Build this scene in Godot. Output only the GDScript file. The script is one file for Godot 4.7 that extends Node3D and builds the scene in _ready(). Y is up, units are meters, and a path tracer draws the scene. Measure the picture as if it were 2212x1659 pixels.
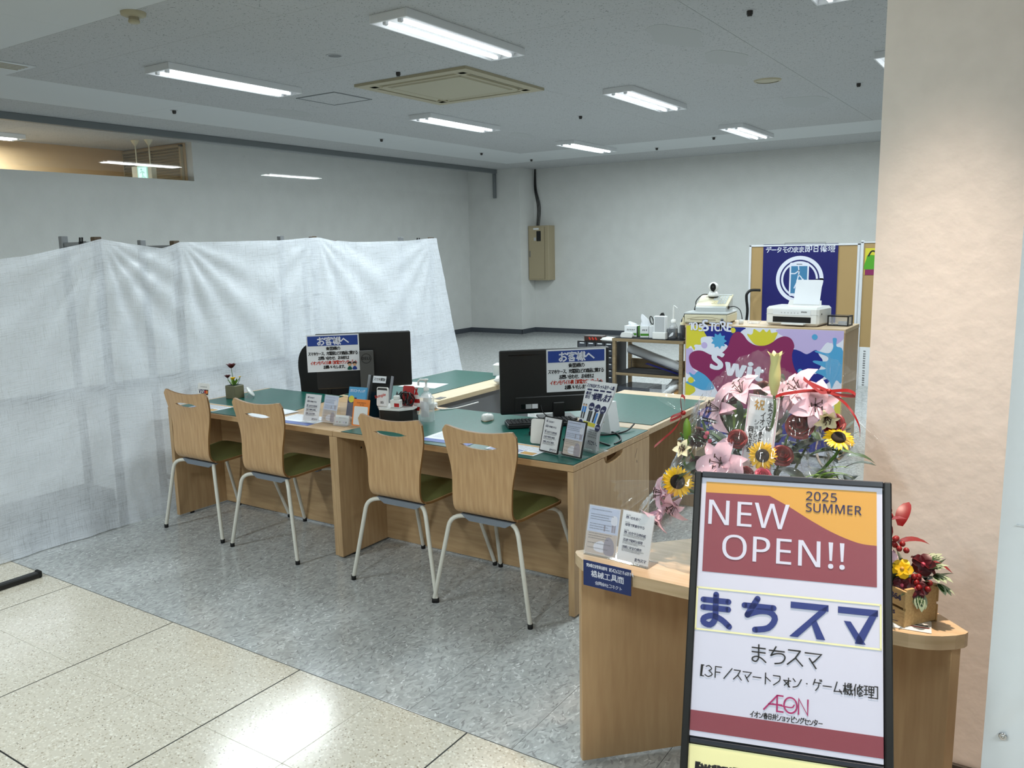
extends Node3D
# A phone repair counter in a shopping centre, opened beside a mall walkway. Metres, y up; the camera stands over the origin.

const CEIL := 3.12          # ceiling height
const DESK := 0.71          # worktop height
const BORDER := -2.085      # where the beige mall floor meets the grey shop floor

var M := {}                 # materials by name
var used := {}              # names already given to top-level nodes
var rng := RandomNumberGenerator.new()


func _ready() -> void:
	rng.seed = 20250713
	make_camera()
	make_environment()
	make_materials()
	make_room_lights()
	build_floor()
	build_ceiling()
	build_walls()
	build_ceiling_fittings()
	build_curtain()
	build_partition()
	build_desks()
	build_counter()
	build_chairs()
	build_cabinet_and_shelf()
	build_monitors()
	build_desk_things()
	build_cabinet_things()
	build_shelf_things()
	build_counter_things()
	build_bouquet()
	build_flower_crate()
	build_sign_stand()
	build_small_extras()


func make_camera() -> void:
	var cam := Camera3D.new()
	cam.name = "camera"
	cam.keep_aspect = Camera3D.KEEP_HEIGHT
	cam.fov = 49.92
	cam.near = 0.05
	cam.far = 60.0
	cam.transform = Transform3D(Basis(Vector3(0.83574506, -0.02032581, -0.54874133), Vector3(-0.07279039, 0.98639512, -0.14739822), Vector3(0.54427176, 0.16313043, 0.82289532)), Vector3(0, 1.65, 0))
	cam.current = true
	add_child(cam)


func make_environment() -> void:
	var we := WorldEnvironment.new()
	we.name = "environment"
	var e := Environment.new()
	e.background_mode = Environment.BG_COLOR
	e.background_color = Color(0.05, 0.05, 0.055)
	e.tonemap_mode = Environment.TONE_MAPPER_LINEAR
	e.tonemap_exposure = 0.6
	e.sdfgi_enabled = true
	e.ssao_enabled = true
	e.ssil_enabled = true
	we.environment = e
	add_child(we)


func make_room_lights() -> void:
	# three rows of three fluorescent fittings over the shop, one in the passage beyond the low wall, and unseen ones added over the mall walkway to brighten sign and floor
	for spot in [[-3.62, -4.83, "over the front desks"], [-6.02, -4.83, "over the white curtain"], [-3.6, -8.02, "behind the square air vent"], [-6.0, -8.02, "left of the far rows"],
			[-5.96, -11.15, "farthest, near the corner column"], [-3.57, -11.15, "last one before the right back wall"], [-1.2, -8.02, "half hidden behind the pillar"], [-1.2, -4.83, "cut by the top edge of the picture"],
			[-1.2, -11.15, "hidden behind the pillar"], [-10.75, -4.76, "beyond the low wall in the passage"]]:
		make_fitting(Vector3(spot[0], CEIL, spot[1]), "white open tube light on the ceiling, " + spot[2], 9.0)
	for spot in [[-4.6, 0.4, "left of the camera"], [-1.3, 1.2, "behind the camera"], [1.6, 0.4, "right of the camera"]]:
		make_fitting(Vector3(spot[0], CEIL, spot[1]), "added unseen tube light over the mall walkway, " + spot[2], 14.0)
	make_downlight(Vector3(-0.27, CEIL, -2.17), 17.0)


func make_fitting(at: Vector3, label: String, energy: float) -> void:
	var t := thing("ceiling_light", label, "ceiling light", at, 0.0, "fluorescent fittings on the ceiling")
	var st := S()
	# the white tray: a shallow trapezoid housing open at the bottom
	var hw := 0.155
	var hl := 0.68
	for s in [-1.0, 1.0]:
		box(st, Vector3(s * (hw - 0.006), -0.026, 0), Vector3(0.012, 0.052, hl * 2.0), 0.002)
		box(st, Vector3(0, -0.026, s * (hl - 0.006)), Vector3(hw * 2.0 - 0.024, 0.052, 0.012), 0.002)
	box(st, Vector3(0, -0.006, 0), Vector3(hw * 2.0 - 0.024, 0.01, hl * 2.0 - 0.024))
	part("housing", st, M.lamp_white, t)
	for s in [-1.0, 1.0]:
		var r := S()
		prism(r, PackedVector2Array([Vector2(-0.035, 0), Vector2(0.035, 0), Vector2(0.012, 0.028), Vector2(-0.012, 0.028)]), -hl + 0.03, hl - 0.03, Transform3D(Basis(Vector3.RIGHT, Vector3.DOWN, Vector3.BACK), Vector3(s * 0.06, -0.011, 0)))
		part("reflector", r, M.lamp_white, t)
		var u := S()
		tube(u, [Vector3(s * 0.062, -0.047, -0.6), Vector3(s * 0.062, -0.047, 0.6)], 0.0145, 10)
		part("fluorescent_tube", u, M.tube_glow, t)
		for z in [-0.63, 0.63]:
			var c := S()
			box(c, Vector3(s * 0.062, -0.04, z), Vector3(0.03, 0.046, 0.03), 0.004)
			part("tube_socket", c, M.lamp_white, t)
	var l := AreaLight3D.new()
	l.name = "fluorescent_area_light"
	l.area_size = Vector2(0.26, 1.28)
	l.light_energy = energy
	l.light_color = Color(0.94, 0.99, 1.0)
	l.area_range = 30.0
	l.area_attenuation = 2.0
	l.shadow_enabled = true
	l.transform = Transform3D(Basis(Vector3.RIGHT, -PI / 2.0), Vector3(0, -0.066, 0))
	t.add_child(l, true)


func make_downlight(at: Vector3, energy: float) -> void:
	var t := thing("downlight", "small round recessed warm downlight in front of the pillar", "ceiling light", at)
	var st := S()
	lathe(st, [Vector2(0.045, 0.0), Vector2(0.062, -0.002), Vector2(0.062, -0.006), Vector2(0.045, -0.008), Vector2(0.04, -0.002)], 24)
	part("rim", st, M.lamp_white, t)
	var b := S()
	lathe(b, [Vector2(0.0, -0.004), Vector2(0.04, -0.004)], 20)
	part("lamp", b, M.warm_glow, t)
	var l := SpotLight3D.new()
	l.name = "downlight_beam"
	l.spot_angle = 24.0
	l.spot_angle_attenuation = 0.9
	l.spot_range = 30.0
	l.spot_attenuation = 2.0
	l.light_energy = energy
	l.light_color = Color(1.0, 0.9, 0.82)
	l.light_size = 0.04
	l.shadow_enabled = true
	l.transform = Transform3D(Basis(Vector3.RIGHT, -PI / 2.0), Vector3(0, -0.02, 0))
	t.add_child(l, true)


# ---------------------------------------------------------------- naming and grouping
func numbered(called: String) -> String:
	if not used.has(called):
		used[called] = 0
		return called
	used[called] += 1
	return "%s_%03d" % [called, used[called]]


func tag(o: Node, label: String, category := "", group := "", kind := "") -> Node:
	if label:
		o.set_meta("label", label)
	if category:
		o.set_meta("category", category)
	if group:
		o.set_meta("group", group)
	if kind:
		o.set_meta("kind", kind)
	return o


func thing(called: String, label: String, category: String, at := Vector3.ZERO, yaw := 0.0, group := "") -> Node3D:
	var o := Node3D.new()
	o.name = numbered(called)
	o.position = at
	o.rotation.y = yaw
	tag(o, label, category, group)
	add_child(o)
	return o


func part(called: String, st: SurfaceTool, m: Material, parent: Node3D, xf := Transform3D()) -> MeshInstance3D:
	var o := MeshInstance3D.new()
	o.name = called
	st.generate_normals()
	o.mesh = st.commit()
	o.material_override = m
	o.transform = xf
	parent.add_child(o, true)
	return o


func share(called: String, mesh: Mesh, m: Material, parent: Node3D, xf := Transform3D()) -> MeshInstance3D:
	var o := MeshInstance3D.new()
	o.name = called
	o.mesh = mesh
	o.material_override = m
	o.transform = xf
	parent.add_child(o, true)
	return o


func single(called: String, st: SurfaceTool, m: Material, label: String, category: String, group := "", xf := Transform3D()) -> MeshInstance3D:
	var o := part(numbered(called), st, m, self, xf)
	tag(o, label, category, group)
	return o


func struct(called: String, st: SurfaceTool, m: Material, label := "") -> MeshInstance3D:
	var o := part(numbered(called), st, m, self)
	tag(o, label, "", "", "structure")
	return o


func done(st: SurfaceTool) -> ArrayMesh:
	st.generate_normals()
	return st.commit()


func copy(o: Node3D, label := "", at := Vector3.INF, yaw := INF) -> Node3D:
	var c: Node3D = o.duplicate()
	c.name = numbered(String(o.name).trim_suffix("_001"))
	add_child(c)
	if label:
		c.set_meta("label", label)
	if at != Vector3.INF:
		c.position = at
	if yaw != INF:
		c.rotation.y = yaw
	return c


# ---------------------------------------------------------------- shapes
func S(smooth := -1) -> SurfaceTool:
	var st := SurfaceTool.new()
	st.begin(Mesh.PRIMITIVE_TRIANGLES)
	st.set_smooth_group(smooth)
	return st


func tri(st: SurfaceTool, a: Vector3, b: Vector3, c: Vector3) -> void:   # counter-clockwise seen from outside
	st.add_vertex(a)
	st.add_vertex(c)
	st.add_vertex(b)


func quad(st: SurfaceTool, a: Vector3, b: Vector3, c: Vector3, d: Vector3) -> void:
	tri(st, a, b, c)
	tri(st, a, c, d)


func face(st: SurfaceTool, p: Array, ref: Vector3) -> void:              # a convex face, turned away from ref
	var mid := Vector3.ZERO
	for v in p:
		mid += v
	mid /= p.size()
	var n: Vector3 = (p[1] - p[0]).cross(p[2] - p[0])
	var flip: bool = n.dot(mid - ref) < 0.0
	for i in range(1, p.size() - 1):
		if flip:
			tri(st, p[0], p[i + 1], p[i])
		else:
			tri(st, p[0], p[i], p[i + 1])


func box(st: SurfaceTool, c: Vector3, s: Vector3, bv := 0.0, b := Basis()) -> void:
	var h := s * 0.5
	var k := minf(bv, minf(h.x, minf(h.y, h.z)) * 0.98)
	if k <= 0.0:
		for ax in 3:
			for sg in [-1.0, 1.0]:
				var q := []
				for uv in [[-1, -1], [1, -1], [1, 1], [-1, 1]]:
					var v := Vector3.ZERO
					v[ax] = sg * h[ax]
					v[(ax + 1) % 3] = uv[0] * h[(ax + 1) % 3]
					v[(ax + 2) % 3] = uv[1] * h[(ax + 2) % 3]
					q.append(c + b * v)
				face(st, q, c)
		return
	for ax in 3:
		var u := (ax + 1) % 3
		var w := (ax + 2) % 3
		for sg in [-1.0, 1.0]:
			var q := []
			for uv in [[-1, -1], [1, -1], [1, 1], [-1, 1]]:
				var v := Vector3.ZERO
				v[ax] = sg * h[ax]
				v[u] = uv[0] * (h[u] - k)
				v[w] = uv[1] * (h[w] - k)
				q.append(c + b * v)
			face(st, q, c)
		for sg in [[-1, -1], [1, -1], [1, 1], [-1, 1]]:                    # the edge along axis ax
			var q := []
			for e in [[0, -1], [0, 1], [1, 1], [1, -1]]:
				var v := Vector3.ZERO
				v[ax] = e[1] * (h[ax] - k)
				v[u] = sg[0] * (h[u] - (0.0 if e[0] == 0 else k))
				v[w] = sg[1] * (h[w] - (k if e[0] == 0 else 0.0))
				q.append(c + b * v)
			face(st, q, c)
	for i in 8:
		var g := Vector3(1 if i & 1 else -1, 1 if i & 2 else -1, 1 if i & 4 else -1)
		var q := []
		for ax in 3:
			var v := Vector3(g.x * (h.x - k), g.y * (h.y - k), g.z * (h.z - k))
			v[ax] = g[ax] * h[ax]
			q.append(c + b * v)
		face(st, q, c)


func span(st: SurfaceTool, lo: Vector3, hi: Vector3, bv := 0.0) -> void:  # a box from corner to corner
	box(st, (lo + hi) * 0.5, (hi - lo).abs(), bv)


func tube(st: SurfaceTool, pts: Array, r, sides := 8, caps := true) -> void:
	st.set_smooth_group(0)
	var n := pts.size()
	var rings := []
	var prev := Vector3.ZERO
	for i in n:
		var t: Vector3 = (pts[mini(i + 1, n - 1)] - pts[maxi(i - 1, 0)]).normalized()
		if prev == Vector3.ZERO:
			prev = t.cross(Vector3.UP if absf(t.y) < 0.9 else Vector3.RIGHT).normalized()
		prev = (prev - t * prev.dot(t)).normalized()
		var bi := t.cross(prev)
		var rad: float = r[i] if r is Array else r
		var ring := []
		for j in sides:
			var a := TAU * j / sides
			ring.append(pts[i] + (prev * cos(a) + bi * sin(a)) * rad)
		rings.append(ring)
	for i in n - 1:
		for j in sides:
			var k := (j + 1) % sides
			quad(st, rings[i][j], rings[i][k], rings[i + 1][k], rings[i + 1][j])
	if caps:
		st.set_smooth_group(-1)
		face(st, rings[0], pts[1])
		face(st, rings[n - 1], pts[n - 2])
	st.set_smooth_group(-1)


func curve(pts: Array, per := 6) -> Array:                               # a smooth line through points
	var out := []
	var n := pts.size()
	for i in n - 1:
		var a = pts[maxi(i - 1, 0)]
		var b = pts[i]
		var c = pts[i + 1]
		var d = pts[mini(i + 2, n - 1)]
		for k in per:
			var t := float(k) / per
			out.append((b * 2.0 + (c - a) * t + (a * 2.0 - b * 5.0 + c * 4.0 - d) * t * t + (b * 3.0 - a - c * 3.0 + d) * t * t * t) * 0.5)
	out.append(pts[n - 1])
	return out


func bend(pts: Array, r: float, per := 5) -> Array:                      # a polyline with rounded corners
	var out := [pts[0]]
	for i in range(1, pts.size() - 1):
		var p: Vector3 = pts[i]
		var a: Vector3 = p + (pts[i - 1] - p).limit_length(r)
		var c: Vector3 = p + (pts[i + 1] - p).limit_length(r)
		for k in per + 1:
			var t := float(k) / per
			out.append(a.lerp(p, t).lerp(p.lerp(c, t), t))
	out.append(pts[-1])
	return out


func lathe(st: SurfaceTool, prof: Array, seg := 24, xf := Transform3D(), smooth := 0, sx := 1.0, sz := 1.0) -> void:
	st.set_smooth_group(smooth)
	for i in prof.size() - 1:
		for j in seg:
			var a := TAU * j / seg
			var b := TAU * ((j + 1) % seg) / seg
			var p: Vector2 = prof[i]
			var q: Vector2 = prof[i + 1]
			var v := [Vector3(p.x * cos(a) * sx, p.y, -p.x * sin(a) * sz), Vector3(p.x * cos(b) * sx, p.y, -p.x * sin(b) * sz), Vector3(q.x * cos(b) * sx, q.y, -q.x * sin(b) * sz), Vector3(q.x * cos(a) * sx, q.y, -q.x * sin(a) * sz)]
			for k in 4:
				v[k] = xf * v[k]
			if p.x > 1e-6:
				tri(st, v[0], v[1], v[2])
			if q.x > 1e-6:
				tri(st, v[0], v[2], v[3])
	st.set_smooth_group(-1)


func prism(st: SurfaceTool, poly: PackedVector2Array, z0: float, z1: float, xf := Transform3D(), smooth := false) -> void:
	var p := poly.duplicate()
	if Geometry2D.is_polygon_clockwise(p):
		p.reverse()
	var right: bool = xf.basis.determinant() > 0.0
	var idx := Geometry2D.triangulate_polygon(p)
	st.set_smooth_group(-1)
	for i in range(0, idx.size(), 3):
		var a := p[idx[i]]
		var b := p[idx[i + 1]]
		var c := p[idx[i + 2]]
		if (b - a).cross(c - a) < 0.0:
			var s := b
			b = c
			c = s
		if right:
			tri(st, xf * Vector3(a.x, a.y, z1), xf * Vector3(b.x, b.y, z1), xf * Vector3(c.x, c.y, z1))
			tri(st, xf * Vector3(a.x, a.y, z0), xf * Vector3(c.x, c.y, z0), xf * Vector3(b.x, b.y, z0))
		else:
			tri(st, xf * Vector3(a.x, a.y, z1), xf * Vector3(c.x, c.y, z1), xf * Vector3(b.x, b.y, z1))
			tri(st, xf * Vector3(a.x, a.y, z0), xf * Vector3(b.x, b.y, z0), xf * Vector3(c.x, c.y, z0))
	if smooth:
		st.set_smooth_group(1)
	for i in p.size():
		var a := p[i]
		var b := p[(i + 1) % p.size()]
		var q := [xf * Vector3(a.x, a.y, z0), xf * Vector3(b.x, b.y, z0), xf * Vector3(b.x, b.y, z1), xf * Vector3(a.x, a.y, z1)]
		if right:
			quad(st, q[0], q[1], q[2], q[3])
		else:
			quad(st, q[0], q[3], q[2], q[1])
	st.set_smooth_group(-1)


func round_rect(w: float, h: float, r: float, per := 5, at := Vector2.ZERO) -> PackedVector2Array:
	var out := PackedVector2Array()
	for k in 4:
		var c := Vector2((w / 2 - r) * (1 if k in [0, 3] else -1), (h / 2 - r) * (1 if k < 2 else -1))
		for i in per + 1:
			var a := PI / 2 * (k + float(i) / per)
			out.append(at + c + Vector2(cos(a), sin(a)) * r)
	return out


func disc(r: float, n := 24, at := Vector2.ZERO, ry := -1.0) -> PackedVector2Array:
	var out := PackedVector2Array()
	for i in n:
		out.append(at + Vector2(cos(TAU * i / n) * r, sin(TAU * i / n) * (r if ry < 0 else ry)))
	return out


func blob(pts: Array, per := 6) -> PackedVector2Array:                   # a smooth closed outline through points
	var n := pts.size()
	var out := PackedVector2Array()
	for i in n:
		var a: Vector2 = pts[(i + n - 1) % n]
		var b: Vector2 = pts[i]
		var c: Vector2 = pts[(i + 1) % n]
		var d: Vector2 = pts[(i + 2) % n]
		for k in per:
			var t := float(k) / per
			out.append((b * 2.0 + (c - a) * t + (a * 2.0 - b * 5.0 + c * 4.0 - d) * t * t + (b * 3.0 - a - c * 3.0 + d) * t * t * t) * 0.5)
	return out


func flat(st: SurfaceTool, poly: PackedVector2Array, xf: Transform3D, z := 0.0) -> void:   # a printed patch, facing +z
	var idx := Geometry2D.triangulate_polygon(poly)
	for i in range(0, idx.size(), 3):
		var a := poly[idx[i]]
		var b := poly[idx[i + 1]]
		var c := poly[idx[i + 2]]
		if (b - a).cross(c - a) < 0.0:
			tri(st, xf * Vector3(a.x, a.y, z), xf * Vector3(c.x, c.y, z), xf * Vector3(b.x, b.y, z))
		else:
			tri(st, xf * Vector3(a.x, a.y, z), xf * Vector3(b.x, b.y, z), xf * Vector3(c.x, c.y, z))


func rect(x0: float, y0: float, x1: float, y1: float) -> PackedVector2Array:
	return PackedVector2Array([Vector2(x0, y0), Vector2(x1, y0), Vector2(x1, y1), Vector2(x0, y1)])


func grid(st: SurfaceTool, rows: Array, uvs := Vector2.ONE, smooth := 0) -> void:          # rows of points; front face where (next column) x (next row) points
	st.set_smooth_group(smooth)
	var nr := rows.size()
	var nc: int = rows[0].size()
	for i in nr - 1:
		for j in nc - 1:
			for k in [[0, 0], [1, 1], [0, 1], [0, 0], [1, 0], [1, 1]]:
				st.set_uv(Vector2(float(j + k[1]) / (nc - 1), float(i + k[0]) / (nr - 1)) * uvs)
				st.add_vertex(rows[i + k[0]][j + k[1]])
	st.set_smooth_group(-1)


func sphere(st: SurfaceTool, c: Vector3, r: float, seg := 12, sc := Vector3.ONE) -> void:
	var prof := []
	for i in seg / 2 + 1:
		var a := -PI / 2 + PI * i / (seg / 2)
		prof.append(Vector2(maxf(cos(a) * r, 0.0), sin(a) * r))
	lathe(st, prof, seg, Transform3D(Basis.from_scale(sc), c))


func on_plane(at: Vector3, right: Vector3, up: Vector3) -> Transform3D:  # local x = right, y = up, z = out of the sheet
	var x := right.normalized()
	var y := (up - x * up.dot(x)).normalized()
	return Transform3D(Basis(x, y, x.cross(y)), at)


# ---------------------------------------------------------------- materials
func plain(called: String, c: Color, rough := 0.6, metal := 0.0) -> StandardMaterial3D:
	var m := StandardMaterial3D.new()
	m.resource_name = called
	m.albedo_color = c
	m.roughness = rough
	m.metallic = metal
	M[called] = m
	return m


func noise_tex(freq: float, lo: Color, hi: Color, mid := Color(0, 0, 0, 0), seed_ := 1, size := 512, octaves := 4) -> NoiseTexture2D:
	var n := FastNoiseLite.new()
	n.noise_type = FastNoiseLite.TYPE_SIMPLEX_SMOOTH
	n.seed = seed_
	n.frequency = freq
	n.fractal_octaves = octaves
	var t := NoiseTexture2D.new()
	t.width = size
	t.height = size
	t.seamless = true
	t.noise = n
	var g := Gradient.new()
	g.set_color(0, lo)
	g.set_color(1, hi)
	if mid.a > 0.0:
		g.add_point(0.5, mid)
	t.color_ramp = g
	return t


func bump_tex(freq: float, strength: float, seed_ := 3, size := 512, octaves := 4) -> NoiseTexture2D:
	var n := FastNoiseLite.new()
	n.noise_type = FastNoiseLite.TYPE_SIMPLEX_SMOOTH
	n.seed = seed_
	n.frequency = freq
	n.fractal_octaves = octaves
	var t := NoiseTexture2D.new()
	t.width = size
	t.height = size
	t.seamless = true
	t.noise = n
	t.as_normal_map = true
	t.bump_strength = strength
	return t


func triplanar(m: StandardMaterial3D, tex: Texture2D, scale: Vector3, world := false) -> StandardMaterial3D:
	m.albedo_texture = tex
	m.albedo_color = Color.WHITE
	m.uv1_triplanar = true
	m.uv1_world_triplanar = world
	m.uv1_triplanar_sharpness = 8.0
	m.uv1_scale = scale
	return m


func glow(called: String, c: Color, energy: float) -> void:
	var m := plain(called, Color(0.9, 0.9, 0.9), 0.4)
	m.emission_enabled = true
	m.emission = c
	m.emission_energy_multiplier = energy


func clear(called: String, c: Color, alpha: float, rough := 0.05) -> StandardMaterial3D:
	var m := plain(called, Color(c.r, c.g, c.b, alpha), rough)
	m.transparency = BaseMaterial3D.TRANSPARENCY_ALPHA
	m.cull_mode = BaseMaterial3D.CULL_DISABLED
	return m


func flecks(size: int, base: Color, jitter: float, sorts: Array) -> ImageTexture:
	# sorts: [colour, how many, length in pixels, width in pixels, angle, spread of the angle]; the picture repeats without a seam
	var im := Image.create(size, size, false, Image.FORMAT_RGBA8)
	im.fill(base)
	for s in sorts:
		var c: Color = s[0]
		for i in int(s[1]):
			var x := rng.randf() * size
			var y := rng.randf() * size
			var a: float = s[4] + rng.randfn(0.0, s[5])
			var n := int(maxf(1.0, s[2] * rng.randf_range(0.4, 1.5)))
			var w: float = s[3] * rng.randf_range(0.6, 1.4)
			var k := c.lightened(maxf(0.0, rng.randfn(0.0, jitter))).darkened(maxf(0.0, rng.randfn(0.0, jitter)))
			for j in n:
				a += rng.randfn(0.0, 0.12)
				x += cos(a)
				y += sin(a)
				var ww := int(ceil(w * sin(PI * (j + 0.7) / (n + 0.6))))
				for p in maxi(ww, 1):
					for q in maxi(ww, 1):
						var px := posmod(int(x) + p, size)
						var py := posmod(int(y) + q, size)
						im.set_pixel(px, py, Color(k.r, k.g, k.b, 1.0) if c.a >= 1.0 else im.get_pixel(px, py).lerp(Color(k.r, k.g, k.b, 1.0), c.a))
	im.generate_mipmaps()
	return ImageTexture.create_from_image(im)


func make_materials() -> void:
	plain("lamp_white", Color(0.86, 0.87, 0.88), 0.35)
	glow("tube_glow", Color(0.97, 0.99, 1.0), 10.0)
	glow("warm_glow", Color(1.0, 0.8, 0.6), 2.0)
	plain("white", Color(0.86, 0.87, 0.88), 0.45)
	plain("paper", Color(0.88, 0.89, 0.91), 0.55)
	plain("white_gloss", Color(0.88, 0.88, 0.87), 0.22)
	plain("black", Color(0.025, 0.026, 0.03), 0.4)
	plain("black_soft", Color(0.02, 0.02, 0.022), 0.75)
	plain("black_gloss", Color(0.012, 0.012, 0.014), 0.15)
	plain("charcoal", Color(0.16, 0.16, 0.165), 0.5)
	plain("grey", Color(0.45, 0.46, 0.47), 0.5)
	plain("steel_grey", Color(0.42, 0.43, 0.45), 0.35, 0.5)
	plain("light_grey", Color(0.68, 0.69, 0.7), 0.5)
	plain("chrome", Color(0.75, 0.76, 0.78), 0.2, 1.0)
	plain("ink", Color(0.05, 0.05, 0.06), 0.6)
	plain("ink_grey", Color(0.32, 0.33, 0.36), 0.6)
	plain("ink_navy", Color(0.07, 0.09, 0.3), 0.6)
	plain("ink_red", Color(0.75, 0.2, 0.12), 0.6)
	plain("ink_pale", Color(0.62, 0.64, 0.74), 0.6)
	plain("blue_print", Color(0.06, 0.22, 0.55), 0.4)
	plain("logo_blue", Color(0.1, 0.17, 0.45), 0.5)
	plain("navy_plate", Color(0.012, 0.13, 0.36), 0.35)
	plain("navy_poster", Color(0.03, 0.03, 0.36), 0.4)
	plain("maroon", Color(0.49, 0.22, 0.27), 0.5)
	plain("mustard", Color(0.77, 0.58, 0.25), 0.5)
	plain("aeon_purple", Color(0.6, 0.1, 0.36), 0.5)
	plain("pale_yellow", Color(0.88, 0.87, 0.66), 0.5)
	plain("yellow_line", Color(0.86, 0.86, 0.68), 0.6)
	plain("lemon", Color(0.8, 0.76, 0.2), 0.5)
	plain("print_red", Color(0.75, 0.1, 0.08), 0.5)
	plain("magenta", Color(0.5, 0.12, 0.33), 0.5)
	plain("lilac", Color(0.72, 0.66, 0.83), 0.5)
	plain("sky_print", Color(0.29, 0.6, 0.78), 0.5)
	plain("royal", Color(0.06, 0.12, 0.5), 0.5)
	plain("poster_white", Color(0.84, 0.85, 0.9), 0.5)
	plain("screen_blue", Color(0.22, 0.46, 0.62), 0.5)
	plain("skin_print", Color(0.85, 0.66, 0.52), 0.6)
	plain("cyan_print", Color(0.2, 0.5, 0.8), 0.5)
	plain("orange", Color(0.9, 0.5, 0.16), 0.5)
	plain("red", Color(0.66, 0.07, 0.07), 0.45)
	plain("ribbon_red", Color(0.55, 0.06, 0.05), 0.35)
	plain("khaki", Color(0.63, 0.58, 0.47), 0.45)
	plain("cream", Color(0.82, 0.79, 0.68), 0.45)
	plain("cream_grey", Color(0.7, 0.72, 0.72), 0.45)
	plain("ivory", Color(0.86, 0.82, 0.68), 0.5)
	plain("vent_beige", Color(0.68, 0.66, 0.57), 0.55)
	plain("fitting_beige", Color(0.66, 0.63, 0.53), 0.5)
	plain("vent_dark", Color(0.6, 0.57, 0.48), 0.7)
	plain("louvre_beige", Color(0.66, 0.6, 0.48), 0.55)
	plain("wipe_green", Color(0.28, 0.52, 0.16), 0.5)
	plain("lime", Color(0.3, 0.6, 0.12), 0.5)
	plain("dark_green", Color(0.04, 0.12, 0.1), 0.6)
	plain("navy_cloth", Color(0.05, 0.06, 0.35), 0.6)
	plain("brown_box", Color(0.2, 0.11, 0.08), 0.5)
	plain("brown_dark", Color(0.1, 0.075, 0.06), 0.4)
	plain("ochre_cloth", Color(0.7, 0.5, 0.2), 0.8)
	plain("rosy_label", Color(0.55, 0.4, 0.38), 0.5)
	plain("frame_dark", Color(0.13, 0.15, 0.19), 0.4)
	plain("sign_paper", Color(0.76, 0.77, 0.84), 0.45)
	plain("ribbon_two_sided", Color(0.55, 0.06, 0.05), 0.35).cull_mode = BaseMaterial3D.CULL_DISABLED
	plain("patch", Color(0.69, 0.7, 0.7), 0.95)
	plain("shelf_mat", Color(0.03, 0.03, 0.035), 0.95)
	plain("rail_grey", Color(0.45, 0.47, 0.48), 0.4, 0.2)
	plain("joint_black", Color(0.04, 0.04, 0.04), 0.6)
	plain("joint_grey", Color(0.3, 0.31, 0.31), 0.8)
	plain("substrate", Color(0.3, 0.3, 0.3), 0.9)
	plain("skirting", Color(0.25, 0.27, 0.3), 0.5)
	plain("skirting_brown", Color(0.2, 0.18, 0.15), 0.6)
	plain("leg_white", Color(0.84, 0.83, 0.79), 0.3)
	plain("bracket_grey", Color(0.45, 0.48, 0.52), 0.45)
	plain("rubber", Color(0.02, 0.02, 0.02), 0.7)
	plain("frame_brown", Color(0.3, 0.24, 0.17), 0.6)
	plain("frame_steel", Color(0.5, 0.51, 0.52), 0.45, 0.3)
	plain("white_trim", Color(0.82, 0.83, 0.85), 0.4)
	plain("sheet_seam", Color(0.75, 0.77, 0.79), 0.5)
	glow("exit_green", Color(0.0, 0.75, 0.6), 0.9)
	glow("exit_white", Color(0.75, 1.0, 1.0), 1.1)
	clear("glass", Color(0.95, 0.98, 0.97), 0.03, 0.02)
	clear("acrylic", Color(0.97, 0.98, 1.0), 0.05, 0.04)
	clear("smoke_plastic", Color(0.3, 0.32, 0.36), 0.5, 0.1)
	clear("clear_plastic", Color(0.85, 0.87, 0.9), 0.22, 0.12)
	clear("cover_film", Color(1, 1, 1), 0.0, 0.06).metallic_specular = 0.3
	clear("cellophane", Color(1, 1, 1), 0.025, 0.06)
	clear("bottle_clear", Color(0.9, 0.92, 0.93), 0.3, 0.15)

	# laminate wood: fine grain drawn out along one axis
	for w in [["wood_up", Vector3(3.2, 0.28, 3.2)], ["wood_x", Vector3(0.28, 3.2, 3.2)], ["wood_z", Vector3(3.2, 3.2, 0.28)]]:
		triplanar(plain(w[0], Color.WHITE, 0.42), noise_tex(0.02, Color(0.67, 0.545, 0.4), Color(0.76, 0.64, 0.485), Color(0.715, 0.59, 0.44), 5), w[1])
	triplanar(plain("wood_pale", Color.WHITE, 0.4), noise_tex(0.02, Color(0.76, 0.69, 0.56), Color(0.84, 0.77, 0.64), Color(0.8, 0.73, 0.6), 6), Vector3(3.2, 3.2, 0.28))
	triplanar(plain("wood_pale_x", Color.WHITE, 0.4), noise_tex(0.02, Color(0.7, 0.61, 0.47), Color(0.79, 0.7, 0.57), Color(0.75, 0.65, 0.52), 6), Vector3(0.3, 4.0, 4.0))
	triplanar(plain("wood_dull", Color.WHITE, 0.5), noise_tex(0.02, Color(0.46, 0.39, 0.29), Color(0.58, 0.5, 0.38), Color(0.52, 0.45, 0.335), 7), Vector3(0.4, 4.0, 4.0))
	triplanar(plain("ply", Color.WHITE, 0.38), noise_tex(0.018, Color(0.69, 0.545, 0.385), Color(0.79, 0.65, 0.485), Color(0.74, 0.595, 0.43), 8), Vector3(5.0, 0.5, 5.0))
	plain("ply_edge", Color(0.5, 0.36, 0.2), 0.5)
	triplanar(plain("seat_green", Color.WHITE, 0.75), noise_tex(0.08, Color(0.4, 0.415, 0.23), Color(0.47, 0.48, 0.28), Color(0, 0, 0, 0), 9), Vector3(4, 4, 4))
	triplanar(plain("mat_green", Color.WHITE, 0.3), noise_tex(0.03, Color(0.03, 0.29, 0.255), Color(0.05, 0.345, 0.3), Color(0, 0, 0, 0), 10), Vector3(2, 2, 2))
	M.mat_green.metallic_specular = 0.36
	plain("stand_grey", Color(0.29, 0.29, 0.285), 0.5)
	plain("mat_edge", Color(0.03, 0.1, 0.1), 0.6)
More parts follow.
